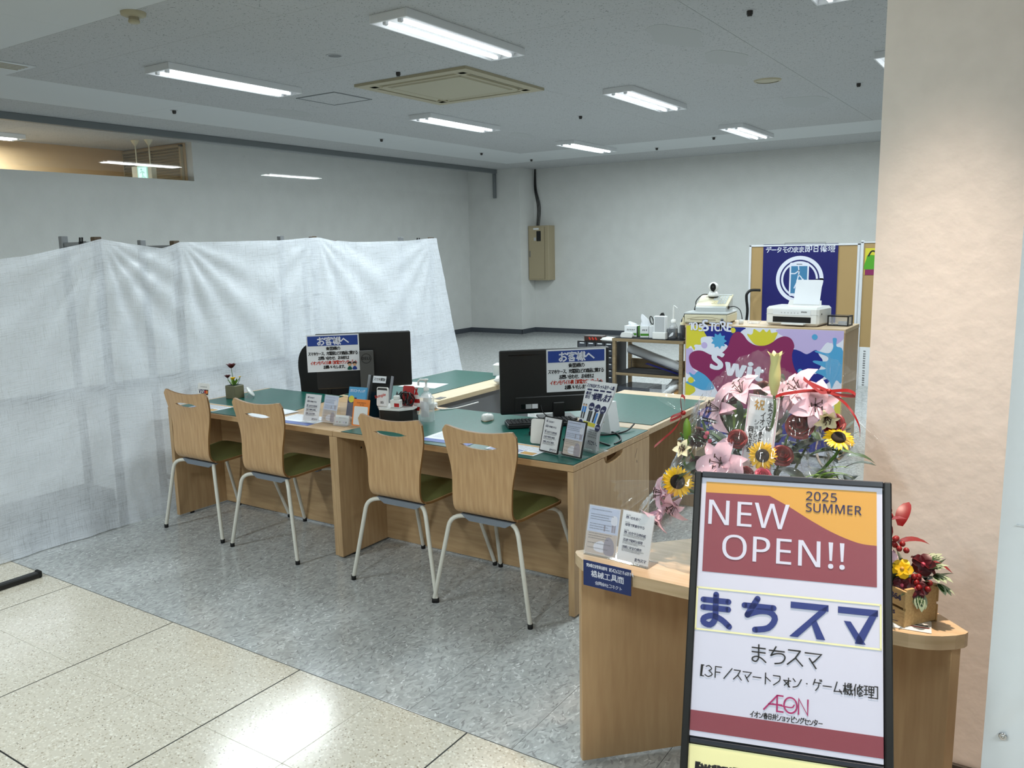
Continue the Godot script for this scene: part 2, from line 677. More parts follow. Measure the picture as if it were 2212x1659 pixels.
	triplanar(plain("crate_wood", Color.WHITE, 0.6), noise_tex(0.03, Color(0.68, 0.55, 0.36), Color(0.78, 0.66, 0.46), Color(0, 0, 0, 0), 12), Vector3(2, 8, 8))
	triplanar(plain("pot_gold", Color.WHITE, 0.5), noise_tex(0.06, Color(0.36, 0.35, 0.26), Color(0.46, 0.44, 0.33), Color(0, 0, 0, 0), 13), Vector3(6, 6, 6))
	triplanar(plain("cork", Color.WHITE, 0.9), noise_tex(0.15, Color(0.61, 0.51, 0.34), Color(0.7, 0.58, 0.4), Color(0, 0, 0, 0), 14), Vector3(3, 3, 3))

	# walls
	var wall := triplanar(plain("wall_white", Color.WHITE, 0.85), noise_tex(0.01, Color(0.785, 0.79, 0.78), Color(0.81, 0.815, 0.805), Color(0, 0, 0, 0), 15), Vector3(0.5, 0.5, 0.5), true)
	wall.normal_enabled = true
	wall.normal_texture = bump_tex(0.12, 1.5, 16)
	wall.normal_scale = 0.25
	var paper := triplanar(plain("wallpaper_cream", Color.WHITE, 0.85), noise_tex(0.02, Color(0.87, 0.845, 0.82), Color(0.9, 0.875, 0.85), Color(0, 0, 0, 0), 17), Vector3(1, 1, 1), true)
	paper.normal_enabled = true
	paper.normal_texture = bump_tex(0.03, 3.0, 18, 512, 5)
	paper.normal_scale = 0.16
	plain("wall_beige", Color(0.78, 0.66, 0.5), 0.85)
	plain("ceiling_smooth", Color(0.79, 0.805, 0.81), 0.85)
	var tarp := plain("tarpaulin", Color(0.82, 0.84, 0.86), 0.4)
	tarp.normal_enabled = true
	tarp.normal_texture = bump_tex(0.01, 4.0, 19)
	tarp.uv1_triplanar = true
	tarp.normal_scale = 0.3

	# rock-wool ceiling board with dark worm marks
	var board := flecks(1024, Color(0.71, 0.72, 0.725), 0.03, [[Color(0.665, 0.675, 0.68), 1500, 8, 3, 0.0, 3.0], [Color(0.745, 0.755, 0.76), 1200, 8, 3, 0.0, 3.0], [Color(0.36, 0.36, 0.36), 1000, 9, 2, 0.3, 0.9], [Color(0.47, 0.47, 0.47), 1300, 4, 1.5, 0.0, 3.0]])
	triplanar(plain("ceiling_board", Color.WHITE, 0.95), board, Vector3(0.75, 0.75, 0.75), true)
	# mottled grey vinyl and flecked beige tile
	var vinyl := flecks(1024, Color(0.68, 0.69, 0.69), 0.03, [[Color(0.645, 0.655, 0.655, 0.7), 2000, 46, 9, 1.57, 0.4], [Color(0.72, 0.73, 0.73, 0.7), 2000, 42, 8, 1.57, 0.4], [Color(0.575, 0.58, 0.58, 0.8), 700, 30, 4, 1.57, 0.5], [Color(0.79, 0.8, 0.8, 0.85), 520, 22, 5, 1.57, 0.7], [Color(0.85, 0.86, 0.86, 0.9), 220, 16, 4, 1.57, 1.0]])
	triplanar(plain("vinyl_grey", Color.WHITE, 0.15), vinyl, Vector3(0.9, 0.9, 0.9), true)
	var vinyl2 := triplanar(plain("vinyl_grey_turned", Color.WHITE, 0.17), vinyl, Vector3(0.9, 0.9, 0.9), true)
	vinyl2.uv1_offset = Vector3(0.37, 0.2, 0.61)
	var chips := flecks(1024, Color(0.8, 0.77, 0.71), 0.03, [[Color(0.85, 0.82, 0.76, 0.9), 3000, 10, 6, 0.4, 0.6], [Color(0.75, 0.71, 0.64, 0.8), 2400, 8, 5, 0.4, 0.6], [Color(0.89, 0.87, 0.82, 1.0), 1500, 8, 5, 0.4, 0.7], [Color(0.63, 0.58, 0.5, 0.9), 620, 6, 4, 0.4, 0.7], [Color(0.46, 0.43, 0.38, 0.9), 190, 5, 3, 0.4, 0.7]])
	triplanar(plain("tile_beige", Color.WHITE, 0.16), chips, Vector3(1.1, 1.1, 1.1), true)
	var chips2 := triplanar(plain("tile_beige_turned", Color.WHITE, 0.18), chips, Vector3(1.1, 1.1, 1.1), true)
	chips2.uv1_offset = Vector3(0.43, 0.1, 0.71)

	# woven translucent sheet: white film with open threads
	var sh := Image.create(1024, 1024, false, Image.FORMAT_RGBA8)
	sh.fill(Color(0.9, 0.92, 0.95, 0.82))
	for i in 7000:
		var up := rng.randf() < 0.58
		var x := rng.randi() % 1024
		var y := rng.randi() % 1024
		var n := int(rng.randf_range(10, 90) if up else rng.randf_range(20, 160))
		var a := rng.randf_range(0.1, 0.5) if rng.randf() < 0.5 else rng.randf_range(0.8, 0.95)
		for j in n:
			var px := posmod(x + (0 if up else j), 1024)
			var py := posmod(y + (j if up else 0), 1024)
			var c := sh.get_pixel(px, py)
			c.a = lerpf(c.a, a, 0.55)
			sh.set_pixel(px, py, c)
	sh.generate_mipmaps()
	var pe := plain("woven_sheet", Color.WHITE, 0.36)
	pe.albedo_texture = ImageTexture.create_from_image(sh)
	pe.transparency = BaseMaterial3D.TRANSPARENCY_ALPHA
	pe.cull_mode = BaseMaterial3D.CULL_DISABLED
	pe.backlight_enabled = true
	pe.backlight = Color(0.26, 0.27, 0.28)

	# flowers
	for f in [["petal_pink", Color(0.86, 0.72, 0.78)], ["petal_white", Color(0.87, 0.85, 0.72)], ["petal_bud", Color(0.8, 0.79, 0.55)], ["petal_red", Color(0.45, 0.025, 0.05)], ["petal_yellow", Color(0.93, 0.74, 0.05)], ["petal_wine", Color(0.3, 0.02, 0.08)], ["petal_rosy", Color(0.75, 0.3, 0.4)], ["leaf_green", Color(0.13, 0.27, 0.08)], ["leaf_lime", Color(0.36, 0.5, 0.14)], ["leaf_dark", Color(0.08, 0.17, 0.07)], ["leaf_pale", Color(0.6, 0.66, 0.55)], ["stem_green", Color(0.25, 0.38, 0.14)], ["berry_red", Color(0.5, 0.03, 0.05)]]:
		var m := plain(f[0], f[1], 0.45)
		m.cull_mode = BaseMaterial3D.CULL_DISABLED
		m.backlight_enabled = true
		m.backlight = f[1] * 0.45
	triplanar(plain("seed_brown", Color.WHITE, 0.9), noise_tex(0.2, Color(0.03, 0.02, 0.012), Color(0.14, 0.09, 0.04), Color(0, 0, 0, 0), 20), Vector3(10, 10, 10))


# ---------------------------------------------------------------- floor
func tile_mesh(sx: float, sz: float, gap: Vector4) -> ArrayMesh:         # gap: left, right, back, front
	var st := S()
	var lo := Vector3(-sx / 2 + gap.x, -0.008, -sz / 2 + gap.z)
	var hi := Vector3(sx / 2 - gap.y, 0.0, sz / 2 - gap.w)
	span(st, lo, hi, 0.0006)
	return done(st)


func build_floor() -> void:
	var shop := Node3D.new()
	shop.name = "floor"
	add_child(shop)
	tag(shop, "mottled grey vinyl tile floor of the shop", "", "", "structure")
	var base := S()
	span(base, Vector3(-13.2, -0.2, -14.2), Vector3(4.2, -0.008, BORDER))
	part("screed", base, M.joint_grey, shop)
	var g := tile_mesh(0.45, 0.465, Vector4(0.0007, 0.0007, 0.0007, 0.0007))
	var far := S()
	for i in range(-7, 27):
		for k in 27:
			var x := -1.41 + 0.225 - 0.45 * i - 0.225
			var c := Vector3(x - 0.225, 0.0, BORDER - 0.465 * (k + 0.5))
			if c.z < -14.2 or c.x > 4.0:
				continue
			var turned := (i * 7 + k * 3) % 5 < 2
			if c.z > -5.8 and c.x > -5.6 and c.x < 0.3:
				share("tile", g, M.vinyl_grey_turned if turned else M.vinyl_grey, shop, Transform3D(Basis(), c))
			else:
				span(far, c + Vector3(-0.2245, -0.008, -0.232), c + Vector3(0.2245, 0, 0.232))
	var o := part("tile_field", far, M.vinyl_grey, shop)
	o.set_meta("kind", "stuff")

	var mall := Node3D.new()
	mall.name = numbered("floor")
	if mall.name == "floor":
		mall.name = numbered("floor")
	add_child(mall)
	tag(mall, "flecked beige tile floor of the mall walkway with black joint strips", "", "", "structure")
	var b2 := S()
	span(b2, Vector3(-13.2, -0.2, BORDER), Vector3(4.2, -0.008, 5.2))
	part("screed", b2, M.joint_grey, mall)
	var meshes := {}
	var x0 := -1.594
	var rest := S()
	for i in range(-28, 14):
		for k in 16:
			var dark_left := posmod(i, 2) == 0
			var dark_back := k % 2 == 0
			var gp := Vector4(0.003 if dark_left else 0.0006, 0.0006 if dark_left else 0.003, 0.003 if dark_back else 0.0006, 0.0006 if dark_back else 0.003)
			var c := Vector3(x0 + 0.415 * (i + 0.5), 0.0, BORDER + 0.4585 * (k + 0.5))
			if c.x < -13.0 or c.x > 4.0 or c.z > 5.0:
				continue
			if k < 4 and c.x > -5.8 and c.x < 0.9:
				if not meshes.has(gp):
					meshes[gp] = tile_mesh(0.415, 0.4585, gp)
				share("tile", meshes[gp], M.tile_beige if (i * 5 + k * 3) % 4 < 2 else M.tile_beige_turned, mall, Transform3D(Basis(), c))
			else:
				span(rest, c + Vector3(-0.2075 + gp.x, -0.008, -0.229 + gp.z), c + Vector3(0.2075 - gp.y, 0, 0.229 - gp.w))
	var r := part("tile_field", rest, M.tile_beige, mall)
	r.set_meta("kind", "stuff")
	for i in range(-14, 7):
		var s := S()
		box(s, Vector3(x0 + 0.83 * i, -0.0045, (BORDER + 5.2) / 2), Vector3(0.0062, 0.007, 5.2 - BORDER))
		part("joint_strip", s, M.joint_black, mall)
	for k in 8:
		var s := S()
		box(s, Vector3(-4.5, -0.0047, BORDER + 0.917 * k), Vector3(17.4, 0.007, 0.0075 if k == 0 else 0.0062))
		part("joint_strip", s, M.joint_black, mall)


# ---------------------------------------------------------------- ceiling
func build_ceiling() -> void:
	var c := Node3D.new()
	c.name = "ceiling"
	add_child(c)
	tag(c, "speckled rock-wool board ceiling with a smooth painted band", "", "", "structure")
	var st := S()
	span(st, Vector3(-13.4, CEIL + 0.012, -14.4), Vector3(4.4, CEIL + 0.2, 5.4))
	part("slab", st, M.grey, c)
	var rough := []
	var smooth := []
	cells(rough, [-7.3, -6.33, -4.2, -2.07, 0.06, 2.2], [-11.4, -10.17, -8.9, -7.63, -6.36, -5.09, -3.815, -3.2])
	cells(rough, [-13.2, -11.0, -9.68, -8.35], [-14.0, -12.6, -11.4, -10.17, -8.9, -7.63, -6.36, -5.09, -3.815, -2.1])
	cells(rough, [-8.35, -6.33, -4.2, -2.07, 0.06, 2.2], [-14.0, -12.6])
	cells(smooth, [-8.35, -7.3], [-12.6, -10.8, -9.0, -7.2, -5.4, -3.2, -2.1])
	cells(smooth, [-7.3, -5.5, -3.7, -1.9, -0.1, 2.2], [-12.6, -11.4])
	cells(smooth, [-7.3, -5.5, -3.7, -1.9, -0.1, 2.2], [-3.2, -2.1])
	cells(smooth, [-13.2, -11.0, -8.8, -6.6, -4.4, -2.2, 0.0, 2.2, 4.2], [-2.1, 0.3, 2.7, 5.2])
	cells(smooth, [2.2, 4.2], [-14.0, -8.0, -2.1])
	for q in rough + smooth:
		var s := S()
		span(s, Vector3(q[0] + 0.0012, CEIL, q[1] + 0.0012), Vector3(q[2] - 0.0012, CEIL + 0.013, q[3] - 0.0012), 0.0015)
		part("panel", s, M.ceiling_board if q in rough else M.ceiling_smooth, c)


func cells(out: Array, xs: Array, zs: Array) -> void:
	for i in xs.size() - 1:
		for k in zs.size() - 1:
			out.append([xs[i], zs[k], xs[i + 1], zs[k + 1]])


# ---------------------------------------------------------------- walls
func build_walls() -> void:
	var w := S()
	span(w, Vector3(-9.92, 0, -14.0), Vector3(-9.77, CEIL + 0.1, -7.16))
	span(w, Vector3(-9.92, 0, -7.16), Vector3(-9.77, 2.615, 5.0))
	struct("wall_left", w, M.wall_white, "white left wall, its near part lower than the ceiling")
	w = S()
	span(w, Vector3(-10.0, 0, -14.05), Vector3(2.4, CEIL + 0.1, -13.85))
	struct("wall_back", w, M.wall_white, "plain white back wall of the shop")
	w = S()
	span(w, Vector3(-9.77, 0, -13.85), Vector3(-8.57, CEIL + 0.05, -13.35))
	struct("column", w, M.wall_white, "white corner column beside the switch box")
	w = S()
	span(w, Vector3(2.2, 0, -14.0), Vector3(2.4, CEIL + 0.1, -2.64))
	struct("wall_right", w, M.wall_white)
	w = S()
	span(w, Vector3(-0.457, 0, -3.3), Vector3(4.2, CEIL + 0.05, -2.64))
	struct("pillar", w, M.wallpaper_cream, "thick pillar in cream textured wallpaper at the shop front")
	# passage beyond the low wall
	w = S()
	span(w, Vector3(-11.45, 0, -7.4), Vector3(-11.25, CEIL + 0.05, 5.0))
	struct("wall_passage", w, M.wall_beige, "beige wall of the passage seen over the low wall")
	w = S()
	span(w, Vector3(-11.4, 0, -7.35), Vector3(-9.9, CEIL + 0.05, -7.13))
	struct("wall_passage_end", w, M.wall_beige)
	# the rest of the mall, behind the camera
	w = S()
	span(w, Vector3(-13.4, 0, 5.0), Vector3(4.4, CEIL + 0.1, 5.2))
	struct("wall_mall", w, M.wall_white)
	w = S()
	span(w, Vector3(4.2, 0, -14.0), Vector3(4.4, CEIL + 0.1, 5.2))
	struct("wall_mall_right", w, M.wall_white)
	w = S()
	span(w, Vector3(-13.4, 0, -14.0), Vector3(-13.2, CEIL + 0.1, 5.2))
	struct("wall_mall_left", w, M.wall_white)

	for b in [["baseboard_left", Vector3(-9.77, 0, -13.35), Vector3(-9.758, 0.09, 5.0)], ["baseboard_column", Vector3(-9.77, 0, -13.35), Vector3(-8.558, 0.09, -13.338)], ["baseboard_column_side", Vector3(-8.57, 0, -13.85), Vector3(-8.558, 0.09, -13.338)], ["baseboard_back", Vector3(-8.57, 0, -13.85), Vector3(2.2, 0.09, -13.838)]]:
		var s := S()
		span(s, b[1], b[2], 0.003)
		struct(b[0], s, M.skirting)
	var s := S()
	span(s, Vector3(-0.46, 0, -2.64), Vector3(4.2, 0.075, -2.628), 0.003)
	struct("baseboard_pillar", s, M.skirting_brown)

	# glass smoke barrier hanging from a grey ceiling rail
	var g := thing("smoke_barrier", "clear glass smoke barrier hanging from the grey ceiling rail before the left wall", "glass barrier", Vector3(-9.11, CEIL, -4.3))
	var r := S()
	span(r, Vector3(-0.04, -0.075, -9.04), Vector3(0.04, -0.001, 8.0), 0.003)
	part("rail", r, M.rail_grey, g)
	r = S()
	span(r, Vector3(-0.025, -0.535, -9.04), Vector3(0.025, -0.075, -8.98), 0.003)
	part("end_post", r, M.rail_grey, g)
	for z in [[-8.98, -4.9], [-4.895, -0.6], [-0.595, 3.7], [3.705, 8.0]]:
		r = S()
		span(r, Vector3(-0.0005, -0.52, z[0]), Vector3(0.0005, -0.07, z[1]))
		var p := S()
		var v := [Vector3(0, -0.52, z[0]), Vector3(0, -0.52, z[1]), Vector3(0, -0.07, z[1]), Vector3(0, -0.07, z[0])]
		quad(p, v[1], v[0], v[3], v[2])
		part("pane", p, M.glass, g)

	# louvred vent on the end wall of the passage
	var l := thing("louvre_grille", "beige louvred air grille on the passage end wall behind the exit sign", "air grille", Vector3(-10.62, 2.1, -7.13))
	for f in [[Vector3(-0.66, 0, 0), Vector3(-0.62, 1.0, 0.04)], [Vector3(0.66, 0, 0), Vector3(0.7, 1.0, 0.04)], [Vector3(-0.02, 0, 0), Vector3(0.02, 1.0, 0.035)], [Vector3(-0.66, 0, 0), Vector3(0.7, 0.03, 0.04)], [Vector3(-0.66, 0.97, 0), Vector3(0.7, 1.0, 0.04)]]:
		var q := S()
		span(q, f[0], f[1], 0.003)
		part("frame_bar", q, M.louvre_beige, l)
	var back := S()
	span(back, Vector3(-0.64, 0.01, 0.0), Vector3(0.68, 0.99, 0.004))
	part("backing", back, M.vent_dark, l)
	for half in [[-0.62, -0.02], [0.02, 0.66]]:
		var sl := S()
		box(sl, Vector3.ZERO, Vector3(half[1] - half[0], 0.006, 0.042), 0.001, Basis(Vector3.RIGHT, 0.7))
		var mesh := done(sl)
		for i in 24:
			share("slat", mesh, M.louvre_beige, l, Transform3D(Basis(), Vector3((half[0] + half[1]) / 2, 0.05 + i * 0.039, 0.02)))

	# hanging exit sign
	var e := thing("exit_sign", "green running-man exit sign hanging from two rods before the louvred grille", "exit sign", Vector3(-10.05, 2.58, -6.62), 0.35)
	var q := S()
	span(q, Vector3(-0.15, 0, -0.05), Vector3(0.15, 0.21, 0.05), 0.006)
	part("housing", q, M.cream, e)
	q = S()
	span(q, Vector3(-0.062, 0.002, 0.05), Vector3(0.09, 0.205, 0.053))
	part("green_face", q, M.exit_green, e)
	q = S()
	span(q, Vector3(-0.045, 0.0, 0.0531), Vector3(0.072, 0.19, 0.0545))
	part("white_face", q, M.exit_white, e)
	q = S()
	var xf := Transform3D(Basis(), Vector3(0.01, 0.09, 0.0))
	prism(q, disc(0.014, 12, Vector2(-0.012, 0.075)), 0.0546, 0.056, xf)
	for leg in [[Vector2(0, 0.055), Vector2(0.004, 0.0)], [Vector2(0.004, 0.0), Vector2(0.028, -0.025)], [Vector2(0.028, -0.025), Vector2(0.045, -0.03)], [Vector2(0.004, 0.0), Vector2(-0.018, -0.045)], [Vector2(0, 0.052), Vector2(-0.035, 0.03)], [Vector2(0, 0.052), Vector2(0.03, 0.03)]]:
		ribbon(q, PackedVector2Array(leg), 0.014, xf, 0.0552)
	part("running_figure", q, M.exit_green, e)
	for x in [-0.1, 0.1]:
		q = S()
		tube(q, [Vector3(x, 0.21, 0), Vector3(x, 0.5, 0)], 0.008, 8)
		part("rod", q, M.cream, e)
		q = S()
		lathe(q, [Vector2(0.012, 0.47), Vector2(0.055, 0.54)], 16, Transform3D(Basis(), Vector3(x, 0, 0)))
		part("ceiling_cup", q, M.cream, e)


func build_ceiling_fittings() -> void:
	# four-way cassette air conditioner
	var a := thing("air_vent", "large square beige four-way air conditioner grille set in the ceiling", "air conditioner", Vector3(-4.78, CEIL, -6.32))
	var h := 0.6
	for k in 4:
		var b := Basis(Vector3.UP, PI / 2 * k)
		var s := S()
		prism(s, PackedVector2Array([Vector2(-h - 0.02, h + 0.02), Vector2(h + 0.02, h + 0.02), Vector2(h - 0.075, h - 0.075), Vector2(-h + 0.075, h - 0.075)]), 0.0, 0.024, Transform3D(b * Basis(Vector3.RIGHT, Vector3.BACK, Vector3.DOWN), Vector3.ZERO))
		part("border_panel", s, M.fitting_beige, a)
		s = S()
		box(s, b * Vector3(0, -0.004, h - 0.105), Vector3(0.86, 0.004, 0.07), 0.0, b)
		part("air_slot", s, M.vent_dark, a)
		s = S()
		box(s, b * Vector3(0, -0.012, h - 0.115), Vector3(0.84, 0.006, 0.04), 0.002, b * Basis(Vector3.RIGHT, 0.5))
		part("air_flap", s, M.vent_beige, a)
		for sx in [-1.0, 1.0]:
			s = S()
			box(s, b * Vector3(sx * (h - 0.125), -0.012, h - 0.105), Vector3(0.1, 0.022, 0.075), 0.0, b)
			part("corner_piece", s, M.fitting_beige, a)
	var st := S()
	box(st, Vector3(0, -0.01, 0), Vector3(0.9, 0.018, 0.9), 0.004)
	part("inner_frame", st, M.fitting_beige, a)
	for k in 4:
		var b := Basis(Vector3.UP, PI / 2 * k)
		st = S()
		box(st, b * Vector3(0, -0.0195, 0.4), Vector3(0.8, 0.002, 0.022), 0.0, b)
		part("groove", st, M.vent_dark, a)
	st = S()
	box(st, Vector3(0, -0.02, 0), Vector3(0.77, 0.012, 0.77), 0.004)
	part("intake_panel", st, M.vent_beige, a)

	var hatch := thing("access_hatch", "square ceiling access hatch outlined in grey between two tube lights", "ceiling hatch", Vector3(-6.04, CEIL, -6.09))
	for k in 4:
		var b := Basis(Vector3.UP, PI / 2 * k)
		var s := S()
		box(s, b * Vector3(0, -0.003, 0.25), Vector3(0.52, 0.006, 0.018), 0.002, b)
		part("frame_bar", s, M.rail_grey, hatch)
	var hp := S()
	box(hp, Vector3(0, -0.001, 0), Vector3(0.48, 0.003, 0.48))
	part("hatch_panel", hp, M.ceiling_board, hatch)

	var sm := thing("smoke_detector", "round beige smoke detector on the ceiling near the top left", "smoke detector", Vector3(-4.864, CEIL, -3.227))
	var s1 := S()
	lathe(s1, [Vector2(0.0, -0.028), Vector2(0.045, -0.028), Vector2(0.072, -0.018), Vector2(0.075, 0.0)], 28)
	part("base", s1, M.fitting_beige, sm)
	s1 = S()
	lathe(s1, [Vector2(0.0, -0.062), Vector2(0.03, -0.062), Vector2(0.034, -0.058), Vector2(0.034, -0.046)], 24)
	part("sensor_cap", s1, M.fitting_beige, sm)
	s1 = S()
	lathe(s1, [Vector2(0.03, -0.048), Vector2(0.03, -0.026)], 24)
	part("dark_slot", s1, M.vent_dark, sm)

	var first: Node3D
	for q in [[-7.759, -5.513, "nearest one on the smooth band by the left wall"], [-4.743, -5.542, "beside the square air vent"], [-4.701, -8.641, "in the middle of the ceiling past the air vent"], [-1.779, -5.543, "near the top edge by the pillar"], [-1.714, -8.643, "beside the pillar below the beige speaker"], [-7.709, -8.611, "second one along the smooth band"], [-7.676, -10.876, "third one along the smooth band"], [-5.31, -12.203, "before the right back wall"], [-4.181, -11.575, "close to the last tube light"], [-7.616, -12.254, "nearest the corner column"]]:
		var label: String = "dark sprinkler head, " + q[2]
		if first == null:
			first = thing("sprinkler", label, "sprinkler", Vector3(q[0], CEIL, q[1]), 0.0, "sprinkler heads on the ceiling")
			s1 = S()
			lathe(s1, [Vector2(0.018, -0.004), Vector2(0.036, -0.004), Vector2(0.04, 0.0)], 18)
			part("escutcheon", s1, M.light_grey, first)
			s1 = S()
			lathe(s1, [Vector2(0.0, -0.036), Vector2(0.016, -0.036), Vector2(0.016, -0.028), Vector2(0.02, -0.026), Vector2(0.02, 0.0)], 14)
			part("head", s1, M.brown_dark, first)
		else:
			copy(first, label, Vector3(q[0], CEIL, q[1]))

	var sp := thing("ceiling_speaker", "flat round beige speaker in the ceiling right of the middle", "speaker", Vector3(-2.367, CEIL, -7.939))
	s1 = S()
	lathe(s1, [Vector2(0.1, -0.012), Vector2(0.115, -0.012), Vector2(0.125, 0.0)], 28)
	part("rim", s1, M.fitting_beige, sp)
	s1 = S()
	lathe(s1, [Vector2(0.0, -0.008), Vector2(0.1, -0.008)], 28)
	part("grille", s1, M.vent_beige, sp)
	var dl := thing("dead_downlight", "small unlit flush downlight beside the second tube light", "ceiling light", Vector3(-4.731, CEIL, -4.799))
	s1 = S()
	lathe(s1, [Vector2(0.05, -0.003), Vector2(0.066, -0.006), Vector2(0.07, 0.0)], 24)
	part("rim", s1, M.light_grey, dl)
	s1 = S()
	lathe(s1, [Vector2(0.0, -0.001), Vector2(0.05, -0.002)], 24)
	part("lens", s1, M.grey, dl)

	var lv := thing("ceiling_grille", "dark slotted air grille cut by the left edge of the ceiling", "air grille", Vector3(-7.02, CEIL, -3.37), 0.0)
	s1 = S()
	box(s1, Vector3(0, -0.004, 0), Vector3(0.5, 0.008, 0.5), 0.002)
	part("frame", s1, M.ceiling_smooth, lv)
	for i in 4:
		s1 = S()
		box(s1, Vector3(0.19 - 0.05 * i, -0.009, 0), Vector3(0.022, 0.003, 0.42))
		part("slot", s1, M.vent_dark, lv)

	# patched and dusty places on the boards
	for q in [[-2.42, -5.85, 0.36, "nearest the top edge, left of the round speaker"], [-2.36, -6.8, 0.32, "just above the round speaker"], [-2.38, -9.4, 0.42, "beyond the round speaker"], [-7.0, -6.4, 0.28, "beside the smooth band on the left"], [-6.1, -9.6, 0.25, "between the far tube lights"]]:
		var pts := []
		for i in 9:
			var ang := TAU * i / 9
			pts.append(Vector2(cos(ang) * q[2] * rng.randf_range(0.35, 0.6), sin(ang) * q[2] * rng.randf_range(0.8, 1.3)))
		var p := S()
		prism(p, blob(pts), 0.0, 0.0016, Transform3D(Basis(Vector3.RIGHT, Vector3.BACK, Vector3.DOWN), Vector3(q[0], CEIL, q[1])))
		single("ceiling_patch", p, M.patch, "faint patched spot on the ceiling boards, " + q[3], "ceiling patch", "filled patches on the ceiling")

	# switch box beside the column, with its cables
	var d := thing("switch_box", "tall beige electrical switch box on the back wall beside the column", "switch box", Vector3(-8.335, 1.02, -13.85))
	s1 = S()
	span(s1, Vector3(-0.225, 0, 0), Vector3(0.225, 1.03, 0.24), 0.006)
	part("cabinet", s1, M.khaki, d)
	s1 = S()
	span(s1, Vector3(-0.205, 0.025, 0.241), Vector3(0.125, 1.005, 0.252), 0.003)
	part("door", s1, M.khaki, d)
	s1 = S()
	span(s1, Vector3(-0.19, 0.44, 0.252), Vector3(-0.172, 0.56, 0.262), 0.003)
	part("latch", s1, M.steel_grey, d)
	s1 = S()
	span(s1, Vector3(-0.03, 0.74, 0.252), Vector3(0.065, 0.93, 0.258), 0.003)
	part("window", s1, M.black_gloss, d)
	s1 = S()
	span(s1, Vector3(-0.1, 0.955, 0.252), Vector3(0.02, 0.985, 0.254))
	part("name_plate", s1, M.paper, d)
	s1 = S()
	span(s1, Vector3(-0.09, 0.75, 0.252), Vector3(-0.045, 0.81, 0.254))
	part("sticker", s1, M.light_grey, d)
	s1 = S()
	span(s1, Vector3(0.14, 0.02, 0.241), Vector3(0.143, 1.01, 0.243))
	part("seam", s1, M.brown_dark, d)
	for k in 3:
		s1 = S()
		tube(s1, curve([Vector3(-8.52 + 0.008 * k, CEIL, -13.82), Vector3(-8.53 + 0.02 * k, 2.75, -13.82), Vector3(-8.46 + 0.03 * k, 2.4, -13.81), Vector3(-8.44 + 0.025 * k, 2.05, -13.74)]), 0.009, 7)
		single("cable", s1, M.black_soft if k < 2 else M.charcoal, "black cable hanging from the ceiling into the switch box", "cable", "cables into the switch box")


